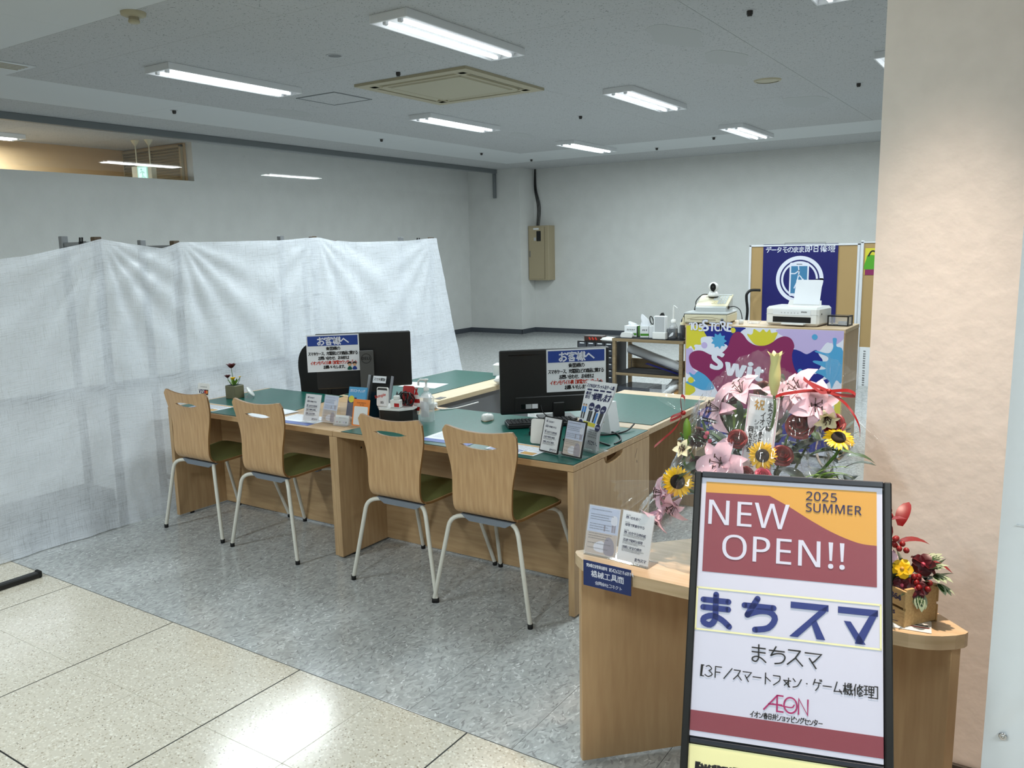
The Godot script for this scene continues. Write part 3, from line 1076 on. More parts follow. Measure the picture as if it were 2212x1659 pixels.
# ---------------------------------------------------------------- lettering drawn with strokes
# Each sign is a list of pen strokes on a square 20 wide and 20 high (0-9, a-k; y runs down): two signs per point, a curve begins with ~, and
# @x with four signs puts the character x, drawn by its own strokes, into that part of the square.
const PEN := {
	"日": "42g2gj4j42 4aga", "口": "32h2hh3h32", "木": "05k5 a0ak a61g a6jg", "亻": "g02b a7ak", "言": "90b1 03k3 36h6 39h9 3chchk3k3c", "頁": "00k0 a0a3 33h3hf3f33 37h7 3bhb 8f2k cfik",
	"門": "0k00808808 0484 kkk0c0c8k8 c4k4", "糸": "b036f6 f63cjc acak 6e2j efij", "礻": "8094 15h5 h51d abak ccig",
	"機": "@木008k b094c497c7 h0f4i4f7i7 e0fcjkkh 8bkb bb8k agdk jbek", "修": "@亻006k 858h d0a6 c3k3 i3ac c5kc gdbf hfai jibk", "理": "0171 0878 0g8f 414g a1k1kbaba1 a6k6 f1fk bfjf 9kkk",
	"春": "23i3 46g6 09k9 a0aa b91e b9kd 6bgbgk6k6b 6fgf", "井": "06k6 0ckc 606c2k e0ek", "営": "2143 a1a3 i1g3 0905k5k8 57f7fc5c57 3fhfhk3k3f acaf", "業": "7074 d0d4 2144 i1g4 05k5 28i8 4bgb 0eke a5ak ae2k aeik",
	"時": "01717h0h01 0979 f0f8 a4j4 98k8 9cjc hchkek bedg", "間": "@門00kk 69e9ek6k69 6eee", "問": "@門00kk 69e9ej6j69", "関": "@門00kk 799b d9cb 5bfb 4fgf abaf af5k affk",
	"客": "a0a2 0602k2k5 843a 76f63f 78hf 5ffffk5k5f", "様": "@木008k c0d2 i0h2 93k3 a6j6 89k9 e3ekck 9cde8j kcfd eckk", "背": "8089 1383 0987 c0c9j9j7 i2c5 4k4bgbgk 4ege 4hgh",
	"面": "00k0 a084 14j4jk1k14 747k d4dk 79d9 7ede", "棚": "@木006k 8k80d0dk 86d6 8bdb fkf0k0kk f6k6 fbkb", "充": "a0a3 03k3 8338h8 e5j9 7979 781k e9ejkjkg",
	"電": "10j0 0703k3k7 a0a9 5676 d6f6 4bgbgi4i4b 4fgf abakjkji", "器": "0070750500 d0k0k5d5d0 0f7f7k0k0f dfkfkkdkdf 0aka a60e aake", "商": "a0a2 02k2 6385 e3c5 1k16j6jkgk 876b d7eb 6dedej6j6d",
	"品": "50f0f85850 0b8b8k0k0b cbkbkkckcb", "合": "a008 a0k8 59f9 4cgcgk4k4c", "会": "a008 a0k8 59f9 1ckc 8c4jgi dfhk", "計": "@言009k b7k7 g0gk", "横": "@木006k 82k2 c0c5 g0g5 75k5 98j8jf9f98 e5ef 9bjb cf8k gfkk",
	"家": "a0a2 0502k2k5 36h6 962b ~77bdak7j aa3e bd2j h8cb bbkj", "願": "11b1 110k 6143 34a4aa3a34 37a7 7a7k 4d2h adbh @頁d0kk", "愛": "i012 3355 9395 f3e5 0906k6k9 585aeaf8 b7c9 8b4g 7dfd0k 6fkk",
	"知": "3015 2393 0aba 636a0k 6aaj d4k4khdhd4", "県": "50h0hb5b50 54h4 57h7 020eke aeak 6g4j egij", "公": "802a c0ka 993jhi efjk", "安": "a0a3 0603k3k6 864dfk f83k 1bkb", "委": "f122 04k4 a1aa a418 a4j8 9a5ffk fd3k 0dkd",
	"員": "50f0f45450 47g7gg4g47 4aga 4dgd 7g2k dgik", "許": "@言008k d0a6 c4k4 9bkb f4fk", "可": "02k2 h2hkdk 37c7cf3f37", "第": "3015 2393 d0b5 c2k2 36g6ga3a2eiehj a6ak ae1k", "号": "50f0f75750 0aka 8a6ehegkbk",
	"械": "@木006k 75k5 f0gcjkkh i1j3 7beb 979c7k c7ck k8ej", "工": "23i3 a3aj 0jkj", "具": "50g0gc5c50 54g4 58g8 0fkf 6f1k eejk", "同": "1k10j0jkgk 54f4 58f8ff5f58", "社": "@礻009k f1fj b8k8 akkk",
	"即": "11a1aa1a 15a5 111j8g 7daj d1k1kdhd d1dk", "最": "50f0f65650 53f3 08k8 383h 989k 3b9b 3e9e 0i9h bajabk bckk", "短": "3015 2393 0aba 636a0k 6aaj c1k1 d4j4jadad4 ecfg jcig bkkk", "友": "04k4 902j 69g93k 89jk",
	"店": "a0a2 02k2 220k b4bc b8i8 6cgcgk6k6c", "祝": "@礻009k c1j1j9c9c1 e99k g9gjkjkg", "買": "10j0j51510 7075 d0d5 47g7gg4g47 4aga 4dgd 7g2k dgik", "取": "01a1 313h 818k 3686 3b8b 0iag b4k4bk c5kk",
	"想": "@木00aa c0j0jacac0 c3j3 c6j6 1d0i 5c5jfjfh acce hcki", "出": "a0aj 3238h8h2 1b1jjjjb", "紡": "@糸009k f0f3 a3k3 d3d9ak d9j9hkfk", "守": "a0a3 0603k3k6 0aka e7ekak 6c8g", "着": "6072 e0d2 13j3 35h5 08k8 a3a8 950h 6bgbgk6k6b 6ege 6hgh",
	"使": "@亻006k 83k3 96j6jb9b96 e0ec8k 9dkk", "命": "a007 a0k7 68e8 1b8b8h1h1b cckc cbck jbjh", "感": "14k4 143f0g f0fckkkh h1j3 27a7 39a9ad3d39 1g0k 5f5kfkfi bfch hfki", "迅": "1033 174g0j 4gakkk 81h1hckf 87f7 c1cg", "速": "2143 174g0j 4gakkk 83k3 f0fh 96j6jb9b96 eb8h fbkg",
	"確": "0191 510b 38888h3h38 a5a2k2k5 e2b9 c8ck f6fk c8k8 cckc cgkg ckkk", "実": "a0a2 0602k2k5 27i7 4aga 0dkd a4ad ad1k adjk", "信": "@亻006k @言80kk", "頼": "03a3 16969b1b16 505k 5b0h 5bah @頁c0kk", "全": "a008 a0k8 59f9 4dgd 1kjk a9ak",
	"提": "0585 404k2j 0d8a a0i0i7a7a0 a4i4 9aka fafi ffjf bd8k ahkk", "供": "@亻006k 84k4 b0bb h0hb 7bkb bd8k hdkk",
	"お": "25d4 ~808a8h5k2h4ecahcigdkbk f2j5", "へ": "0c75kg", "の": "~b29a5i2h0b36a2g3kajgcj", "な": "15b4 601d e4j8 ~d8dg9k5j6gcgjk", "ど": "407a ~h34c3i8kik f1h4 i0k3", "に": "~211a2k 94k4 ~9e8ickkj", "す": "04k4 ~c0cccf9h7e9acb ~ccbh5k",
	"る": "31g12c ~2ca8j9jfek7k6hahei", "い": "~120a3h8d ~f3jajf", "わ": "505k 0595 951e ~1ea7h7kdeicj9k", "せ": "07k7 f1fdce ~515h8kik", "は": "~211a2k 95k5 ~g1ggdk9j9gdfkk", "た": "06b5 702k caja ~cedkkj", "し": "~404f6jakegkc", "ま": "24i4 29i9 ~a0a9ag7k3j3g8eegjk",
	"ち": "15j5 903b ~3ba8h8kcgi8k", "そ": "41g12aka ~eaad9gckik", "で": "03k3 ~j3b79dbhgk f8ha i7k9", "と": "407a ~h34c3i8kik", "を": "14i4 902c ~2c99bcbf ~ka9d6h8kik", "だ": "06b5 702k caja ~cedkkj g0h3 j0k3", "さ": "16k5 80ge ~2d2i7kfk", "ぐ": "~e13aek h5i8 j4k7",
	"ス": "22g2 g2ab1j bbjj", "マ": "03j3bc8e 59dk", "ー": "1aja", "ト": "707k 77ie", "フ": "23h3 ~h3gb3k", "ォ": "5ahk 39j9 e4ek ea5i", "オ": "06k6 d0dkak d61h", "ン": "2479 ~2jcgk4", "・": "9aba", "ゲ": "602a 46i6 ~e6dd7k g0h3 j0k3", "ム": "903hjg edjk", "イ": "~i0a91d b8bk",
	"シ": "2164 0759 ~1kchk5", "ョ": "46g6gi3i 4cgc", "ッ": "364a 959a ~i68j5k", "ピ": "505i8kik h64a ~h0j2h4f2h0", "グ": "802b 73h3 ~h3eb3k h0i3 j0k3", "セ": "07k6gc 616i9kik", "タ": "802b 73h3 ~h3eb3k 69ef", "ホ": "05k5 a0ak 591g f9kg", "ケ": "602a 46j6 ~e6dd7k", "モ": "32h2 09k9 828ibkik",
	"バ": "~713b0h ~c2hbkj g0h3 j0k3", "ル": "~623d0k b1bjkb", "カ": "05i5hjei ~907d1k", "ウ": "a0a3 2924j4 ~j4gc7k", "コ": "32h2hi 2ihi", "ネ": "a0a3 23h31e abak fbkg", "ク": "802b 73h3 ~h3eb3k", "デ": "32f2 08k8 ~b8ad5k g0h3 j0k3", "ブ": "23g3 ~g3gb3k h0i3 j0k3", "レ": "515jk9", "テ": "32h2 08k8 ~b8ad5k", "ィ": "~h8cd5g bdbk",
	"、": "1g4k", "。": "~1h3g5h4k1j1h", "【": "k0e0dkkk g0ek h0fk", "】": "00606k0k 4060", "「": "ejc0k0", "/": "j01k", "&": "kk62 ~62b0f52e9kkb", "0": "~a052aka0", "1": "52a0ak", "2": "~34a0h52k 2kik", "3": "~32a0g5a9 ~a9if9k1h", "4": "g0k0 e02eke e0ek", "5": "h0404a ~49e8ie9k2i", "6": "~g24c9kheaa4d", "8": "~a0g4a944a0 ~a9heak2ea9", "9": "~h6aa36a0h6 h6dk",
	"ガ": "05i5hjei ~907d1k g0h3 j0k3", "ラ": "32h2 18i8 ~i8gd5k",  "F": "h0303k 3aea", "[": "k0e0ekkk", "]": "00606k0k"}


func strokes_of(ch: String) -> Array:                                    # [is a curve, points]
	var key := "pen_" + ch
	if M.has(key):
		return M[key]
	var out := []
	if PEN.has(ch):
		for s in PEN[ch].split(" "):
			if s.begins_with("@"):
				var x0 := pen(s[2])
				var y0 := pen(s[3])
				var x1 := pen(s[4])
				var y1 := pen(s[5])
				for sub in strokes_of(s[1]):
					var q := PackedVector2Array()
					for v in sub[1]:
						q.append(Vector2(lerpf(x0, x1, v.x / 20.0), lerpf(y0, y1, v.y / 20.0)))
					out.append([sub[0], q])
				continue
			var smooth: bool = s.begins_with("~")
			var t: String = s.replace("~", "").replace(":", "")
			var p := PackedVector2Array()
			for i in range(0, t.length() - 1, 2):
				p.append(Vector2(pen(t[i]), pen(t[i + 1])))
			if p.size() > 1:
				out.append([smooth, p])
	M[key] = out
	return out


func pen(c: String) -> float:
	var u := c.unicode_at(0)
	return float(u - 48) if u < 58 else float(u - 87)


func ribbon(st: SurfaceTool, p: PackedVector2Array, w: float, xf: Transform3D, z := 0.0, round_ends := false) -> void:
	var n := p.size()
	var l := []
	var r := []
	var pts := p
	if not round_ends:                                                      # square ends
		pts = p.duplicate()
		pts[0] -= (p[1] - p[0]).normalized() * w * 0.3
		pts[n - 1] += (p[n - 1] - p[n - 2]).normalized() * w * 0.3
	for i in n:
		var a := (pts[i] - pts[maxi(i - 1, 0)]).normalized()
		var b := (pts[mini(i + 1, n - 1)] - pts[i]).normalized()
		var t := (a + b).normalized()
		if t == Vector2.ZERO:
			t = b
		var nn := Vector2(-t.y, t.x)
		var ref := Vector2(-b.y, b.x) if b != Vector2.ZERO else Vector2(-a.y, a.x)
		var m := w * 0.5 / maxf(0.55, absf(nn.dot(ref)))
		l.append(pts[i] + nn * m)
		r.append(pts[i] - nn * m)
	for i in n - 1:
		var q := [r[i], r[i + 1], l[i + 1], l[i]]
		for k in 4:
			q[k] = xf * Vector3(q[k].x, q[k].y, z)
		quad(st, q[0], q[1], q[2], q[3])
	if round_ends:
		for e in [pts[0], pts[n - 1]]:
			flat(st, disc(w * 0.5, 14, e), xf, z)


func smooth2(p: PackedVector2Array, per := 4) -> PackedVector2Array:
	var out := PackedVector2Array()
	for v in curve(Array(p), per):
		out.append(v)
	return out


# text in the plane of xf: at = the middle (or left end) of the line, h = height of a character, weight = stroke width over height
func write(st: SurfaceTool, text: String, at: Vector2, h: float, weight: float, xf: Transform3D, align := 0.0, pitch := 1.0, narrow := 1.0, z := 0.0004, round_ends := false, down := false) -> void:
	var n := text.length()
	var step := h * pitch * narrow
	var x := at.x - align * (n * step)
	for i in n:
		var o := Vector2(x + step * i + (step - h * narrow) * 0.5, at.y) if not down else Vector2(at.x, at.y - i * h * pitch)
		var small: bool = text[i] in "ョッォィ" and not down
		for s in strokes_of(text[i]):
			var q := PackedVector2Array()
			for v in s[1]:
				q.append(o + Vector2(v.x / 20.0 * 0.9 + 0.05, 0.95 - v.y / 20.0 * 0.9) * Vector2(h * narrow, h))
			if s[0] and q.size() > 2:
				q = smooth2(q, 3)
			ribbon(st, q, h * weight, xf, z, round_ends)


# a line of print too small to read: little marks of changing length
func murmur(st: SurfaceTool, x0: float, x1: float, y: float, h: float, xf: Transform3D, z := 0.0004) -> void:
	var x := x0
	while x < x1:
		var w := minf(h * rng.randf_range(0.45, 0.8), x1 - x)
		ribbon(st, PackedVector2Array([Vector2(x, y + h * 0.25), Vector2(x + w, y + h * 0.25)]), h * 0.16, xf, z)
		ribbon(st, PackedVector2Array([Vector2(x + w * 0.5, y + h * 0.9), Vector2(x + w * 0.45, y)]), h * 0.16, xf, z)
		ribbon(st, PackedVector2Array([Vector2(x, y + h * 0.7), Vector2(x + w, y + h * 0.7)]), h * 0.14, xf, z)
		x += h * 1.02


func latin(text: String, px: float, at: Vector2, xf: Transform3D, m: Material, parent: Node3D, bold := false, align := HORIZONTAL_ALIGNMENT_LEFT, depth := 0.0008, stretch := 1.0) -> MeshInstance3D:
	var t := TextMesh.new()
	var f := SystemFont.new()
	f.font_names = PackedStringArray(["Droid Sans"])
	f.font_weight = 700 if bold else 400
	t.font = f
	t.text = text
	t.font_size = 64
	t.pixel_size = px / 64.0
	t.depth = depth
	t.horizontal_alignment = align
	t.vertical_alignment = VERTICAL_ALIGNMENT_BOTTOM
	t.curve_step = 2.0
	var o := MeshInstance3D.new()
	o.name = "lettering"
	o.mesh = t
	o.material_override = m
	o.transform = xf * Transform3D(Basis.from_scale(Vector3(stretch, 1, 1)), Vector3(at.x, at.y, 0.0002 + depth / 2))
	parent.add_child(o, true)
	return o


# ---------------------------------------------------------------- white sheet on pipe racks
func piecewise(pts: Array, x: float) -> float:
	for i in pts.size() - 1:
		if x >= pts[i + 1][0]:                                                # z runs downwards
			var t: float = clampf((pts[i][0] - x) / (pts[i][0] - pts[i + 1][0]), 0.0, 1.0)
			return lerpf(pts[i][1], pts[i + 1][1], t * t * (3.0 - 2.0 * t) if pts[i].size() < 3 else t)
	return pts[-1][1]


func build_curtain() -> void:
	var top := [[-1.2, 1.58], [-2.0, 1.615], [-2.35, 1.655, 1], [-2.66, 1.715, 1], [-2.806, 1.75, 1], [-2.95, 1.725, 1], [-3.2, 1.69, 1], [-3.26, 1.705, 1], [-3.331, 1.728], [-3.5, 1.728], [-4.1, 1.735], [-4.53, 1.756], [-4.72, 1.73], [-4.95, 1.72], [-5.5, 1.725], [-5.968, 1.748], [-6.1, 1.72]]
	var anchors := [[-2.806, 1.75, 19.0, 0.018], [-3.331, 1.73, 17.0, 0.018], [-4.53, 1.755, 15.0, 0.013], [-4.761, 1.725, 11.0, 0.008], [-5.968, 1.748, 17.0, 0.015]]
	var rows := []
	var nr := 90
	var nc := 220
	var nz := FastNoiseLite.new()
	nz.seed = 5
	nz.frequency = 0.9
	for i in nr + 1:
		var t := float(i) / nr
		var row := []
		for j in nc + 1:
			var s := float(j) / nc
			var z := lerpf(-1.9, -5.99, s)
			var yt := piecewise(top, z)
			var y := lerpf(yt, 0.006, t)
			var zz := z - 0.42 * t * smoothstep(-4.6, -5.99, z)
			var dx := 0.0
			for a in anchors:
				var dz: float = zz - a[0]
				var dy: float = a[1] - y + 0.015
				var d := sqrt(dz * dz + dy * dy)
				var phi := atan2(dz, dy)
				dx += a[3] * minf(d * 2.2, 1.0) * exp(-d * 1.15) * sin(phi * a[2] + a[0] * 3.0) * cos(phi * 0.8)
			dx += 0.014 * nz.get_noise_2d(zz * 1.6, y * 0.8) + 0.006 * nz.get_noise_2d(zz * 6.0, y * 3.0 + 40.0)
			dx += 0.035 * t * t + 0.02 * maxf(0.0, t - 0.9) * 10.0 * (0.6 + nz.get_noise_2d(zz * 5.0, 9.0))
			var pull := 0.0
			for a in anchors:
				pull = maxf(pull, exp(-pow((z - a[0]) / 0.07, 2.0)) * exp(-t * 9.0))
			row.append(Vector3(-4.75 + dx * (1.0 - 0.7 * pull), y, zz))
		rows.append(row)
	var st := S()
	grid(st, rows, Vector2(5.0, 1.9))
	st.index()
	single("curtain", st, M.woven_sheet, "translucent white woven sheet draped over pipe racks left of the desks", "curtain")

	var n := 0
	for q in [[-2.806, 1.763, "first from the left"], [-3.331, 1.738, "second from the left"], [-4.53, 1.766, "third from the left"], [-4.761, 1.735, "the thin one"], [-5.968, 1.756, "at its far end"]]:
		var k := thing("pipe_rack", "grey pipe rack behind the white sheet, " + q[2], "rack", Vector3(-4.8, 0, q[0]), 0.0, "racks that carry the white sheet")
		var thin: bool = n == 3
		var w := 0.012 if thin else 0.02
		var s := S()
		span(s, Vector3(-w, 0, -w), Vector3(w, q[1] - 0.035, w), 0.003)
		part("front_post", s, M.frame_steel, k)
		s = S()
		box(s, Vector3(0, q[1] - 0.018, 0), Vector3(w * 2.3, 0.036, w * 2.3), 0.004)
		part("post_cap", s, M.frame_brown, k)
		s = S()
		span(s, Vector3(-0.38, 0, -w), Vector3(-0.34, q[1] + 0.012, w), 0.003)
		part("rear_post", s, M.frame_steel, k)
		for y in [0.12, q[1] - 0.04]:
			s = S()
			span(s, Vector3(-0.34, y - 0.013, -0.01), Vector3(0, y + 0.013, 0.01), 0.002)
			part("cross_bar", s, M.frame_steel, k)
		if n == 0 or n == 4:
			s = S()
			for x in [-0.16, -0.135]:
				tube(s, [Vector3(x, q[1] - 0.06, 0.013), Vector3(x + 0.012, q[1] + 0.0, 0.013)], 0.006, 6)
				box(s, Vector3(x, q[1] - 0.04, 0), Vector3(0.014, 0.034, 0.03), 0.003)
			part("cable_tie", s, M.black, k)
		n += 1
	var b := S()
	span(b, Vector3(-5.14, 0.0, -2.79), Vector3(-4.84, 0.21, -1.95), 0.01)
	single("storage_box", b, M.charcoal, "dark low box showing faintly through the foot of the white sheet", "box")


# ---------------------------------------------------------------- pin-board partition with the navy poster
func build_partition() -> void:
	var p := thing("partition", "white-framed pinboard partition standing behind the splash-printed cabinet", "partition", Vector3(-2.45, 0, -9.75))
	var s := S()
	span(s, Vector3(-0.585, 0.5, -0.015), Vector3(0.585, 1.6, 0.0))
	part("pinboard", s, M.cork, p)
	s = S()
	span(s, Vector3(-0.585, 0.04, -0.015), Vector3(0.585, 0.5, 0.0))
	part("lower_panel", s, M.white, p)
	for f in [[-0.61, -0.585], [0.585, 0.61]]:
		s = S()
		span(s, Vector3(f[0], 0, -0.025), Vector3(f[1], 1.62, 0.012), 0.003)
		part("frame_post", s, M.white_trim, p)
	s = S()
	span(s, Vector3(-0.61, 1.6, -0.025), Vector3(0.61, 1.622, 0.012), 0.003)
	part("frame_rail", s, M.white_trim, p)
	var p2 := thing("partition", "second pinboard partition half hidden behind the pillar", "partition", Vector3(-1.14, 0, -9.75))
	s = S()
	span(s, Vector3(-0.66, 0.48, -0.015), Vector3(0.66, 1.62, 0.0))
	part("pinboard", s, M.cork, p2)
	s = S()
	span(s, Vector3(-0.66, 0.04, -0.015), Vector3(0.66, 0.48, 0.0))
	part("lower_panel", s, M.white, p2)
	for f in [[-0.69, -0.66], [0.66, 0.69]]:
		s = S()
		span(s, Vector3(f[0], 0, -0.025), Vector3(f[1], 1.65, 0.012), 0.003)
		part("frame_post", s, M.white_trim, p2)
	s = S()
	span(s, Vector3(-0.69, 1.62, -0.025), Vector3(0.69, 1.635, 0.012), 0.003)
	part("frame_rail", s, M.white_trim, p2)
	s = S()
	var side := Transform3D(Basis(Vector3.DOWN, Vector3.RIGHT, Vector3.BACK), Vector3(-0.6, 0.44, 0.0012))
	for i in 2:
		murmur(s, 0.0 + i * 0.22, 0.2 + i * 0.2, -0.015, 0.026, side)
	part("lettering", s, M.ink, p2)

	# small lime picture on the second board
	var f := thing("leaflet", "lime green and magenta leaflet pinned on the board beside the pillar", "leaflet", Vector3(-1.66, 1.42, -9.747))
	s = S()
	span(s, Vector3(-0.125, -0.145, 0), Vector3(0.125, 0.145, 0.002))
	part("sheet", s, M.lemon, f)
	s = S()
	flat(s, blob([Vector2(-0.12, -0.09), Vector2(-0.11, 0.03), Vector2(-0.09, 0.07), Vector2(0.0, 0.06), Vector2(0.06, 0.02), Vector2(0.07, -0.09)]), Transform3D(Basis(), Vector3(0, 0, 0.0024)))
	part("bag_print", s, M.lime, f)
	s = S()
	flat(s, rect(-0.12, -0.145, 0.125, -0.085), Transform3D(Basis(), Vector3(0, 0, 0.0026)))
	part("band_print", s, M.magenta, f)
	s = S()
	ribbon(s, smooth2(PackedVector2Array([Vector2(-0.09, 0.06), Vector2(-0.06, 0.11), Vector2(-0.02, 0.1), Vector2(0.0, 0.02), Vector2(0.03, -0.02)]), 5), 0.016, Transform3D(Basis(), Vector3(0, 0, 0.003)))
	part("outline_print", s, M.ink, f)

	var w := 0.83
	var h := 1.1
	var o := thing("poster", "navy repair poster with a cracked phone in white rings on the pinboard", "poster", Vector3(-2.48, 1.625 - h / 2, -9.742))
	s = S()
	span(s, Vector3(-w / 2, -h / 2, 0), Vector3(w / 2, h / 2, 0.003))
	part("sheet", s, M.navy_poster, o)
	var xf := Transform3D(Basis(), Vector3(0, 0, 0.0032))
	s = S()
	write(s, "データそのまま", Vector2(-0.385, 0.455), 0.064, 0.13, xf, 0.0, 0.97)
	write(s, "即日修理", Vector2(0.052, 0.455), 0.078, 0.12, xf, 0.0, 1.06)
	part("lettering", s, M.poster_white, o)
	latin("1", 0.13, Vector2(-0.37, -0.45), xf, M.poster_white, o, true)
	s = S()
	for r in [[0.265, 0.222], [0.205, 0.182]]:
		var ring := PackedVector2Array()
		for i in 61:
			ring.append(Vector2(cos(TAU * i / 60), sin(TAU * i / 60)) * (r[0] + r[1]) / 2 + Vector2(0.005, 0.15))
		ribbon(s, ring, r[0] - r[1], xf, 0.0002)
	part("ring_print", s, M.poster_white, o)
	s = S()
	flat(s, round_rect(0.215, 0.38, 0.02, 4, Vector2(0.0, 0.15)), xf, 0.0006)
	part("phone_print", s, M.poster_white, o)
	s = S()
	flat(s, rect(-0.09, -0.01, 0.09, 0.3), xf, 0.001)
	part("screen_print", s, M.screen_blue, o)
	s = S()
	for l in [[Vector2(-0.01, 0.3), Vector2(0.0, 0.23), Vector2(-0.02, 0.12), Vector2(-0.05, 0.05)], [Vector2(0.0, 0.25), Vector2(-0.045, 0.215), Vector2(-0.09, 0.215)], [Vector2(-0.003, 0.2), Vector2(0.02, 0.18), Vector2(0.04, 0.15), Vector2(0.05, 0.15)]]:
		ribbon(s, PackedVector2Array(l), 0.012, xf, 0.0014)
	part("crack_print", s, M.poster_white, o)
	s = S()
	ribbon(s, PackedVector2Array([Vector2(-0.03, 0.322), Vector2(0.03, 0.322)]), 0.006, xf, 0.0012)
	part("slot_print", s, M.ink, o)
	s = S()
	tube(s, [Vector3(-0.17, h / 2 - 0.01, 0.006), Vector3(-0.17, h / 2 + 0.012, 0.006), Vector3(0.28, h / 2 + 0.012, 0.006), Vector3(0.28, h / 2 - 0.01, 0.006)], 0.003, 6)
	part("hanger_wire", s, M.steel_grey, o)

	s = S()
	tube(s, curve([Vector3(-3.045, 0.62, -9.6), Vector3(-3.02, 0.85, -9.6), Vector3(-3.035, 1.0, -9.6), Vector3(-3.03, 1.06, -9.6), Vector3(-2.99, 1.1, -9.62), Vector3(-2.9, 1.1, -9.68)]), 0.016, 10)
	tube(s, [Vector3(-3.045, 0.0, -9.6), Vector3(-3.045, 0.62, -9.6)], 0.016, 10)
	single("bent_pole", s, M.black, "black bent pole standing beside the pinboard's left edge", "pole")


# ---------------------------------------------------------------- desks
func desk(label: String, x0: float, x1: float, low_end: bool) -> Node3D:
	var d := thing("desk", label, "desk", Vector3((x0 + x1) / 2, 0, -3.44), 0.0, "wooden service desks facing the walkway")
	var hw := (x1 - x0) / 2
	var s := S()
	var th := 0.03
	if low_end:
		span(s, Vector3(-hw + th, DESK - th, -0.4), Vector3(hw, DESK, 0.4), 0.002)
	else:
		span(s, Vector3(-hw, DESK - th, -0.4), Vector3(hw, DESK, 0.4), 0.002)
	part("worktop", s, M.wood_x, d)
	s = S()
	span(s, Vector3(-hw, 0.012, -0.4), Vector3(-hw + th, DESK if low_end else DESK - th - 0.001, 0.4), 0.002)
	part("side_panel", s, M.wood_up, d)
	s = S()
	if low_end:
		span(s, Vector3(hw - th, 0.012, -0.4), Vector3(hw, DESK - th - 0.001, 0.395), 0.002)
	else:
		# end panel with a scooped cable notch at the top
		var p := PackedVector2Array([Vector2(-0.4, 0.012), Vector2(0.4, 0.012), Vector2(0.4, DESK - th - 0.001), Vector2(0.112, DESK - th - 0.001), Vector2(0.1, 0.658), Vector2(0.082, 0.645), Vector2(0.04, 0.64), Vector2(-0.02, 0.642), Vector2(-0.07, 0.652), Vector2(-0.085, 0.664), Vector2(-0.09, DESK - th - 0.001), Vector2(-0.4, DESK - th - 0.001)])
		prism(s, p, -th / 2, th / 2, Transform3D(Basis(Vector3.BACK, Vector3.UP, Vector3.LEFT), Vector3(hw - th / 2, 0, 0)))
	part("side_panel", s, M.wood_up, d)
	s = S()
	span(s, Vector3(-hw + th, 0.014, 0.02), Vector3(hw - th, DESK - th - 0.001, 0.042), 0.0015)
	part("modesty_panel", s, M.wood_x, d)
	for q in [[-hw + 0.015, 0.3], [-hw + 0.015, -0.3], [hw - 0.015, 0.3], [hw - 0.015, -0.3]]:
		s = S()
		lathe(s, [Vector2(0.0, 0.0), Vector2(0.013, 0.0), Vector2(0.013, 0.012)], 12, Transform3D(Basis(), Vector3(q[0], 0, q[1])))
		part("foot", s, M.rubber, d)
	return d


func mat(label: String, pts: Array, y := DESK) -> void:
	var poly := PackedVector2Array()
	var c := Vector2.ZERO
	for p in pts:
		c += p
	c /= pts.size()
	for p in pts:
		poly.append(Vector2(p.x - c.x, -(p.y - c.y)))
	var t := thing("desk_mat", label, "desk mat", Vector3(c.x, y, c.y), 0.0, "green mats on the desks")
	var xf := Transform3D(Basis(Vector3.RIGHT, Vector3.FORWARD, Vector3.UP), Vector3.ZERO)
	var s := S()
	prism(s, poly, 0.0004, 0.0026, xf)
	part("sheet", s, M.mat_green, t)
	s = S()
	var inner := Geometry2D.offset_polygon(poly, 0.0015)[0]
	prism(s, inner, 0.0002, 0.0016, xf)
	part("edge", s, M.mat_edge, t)


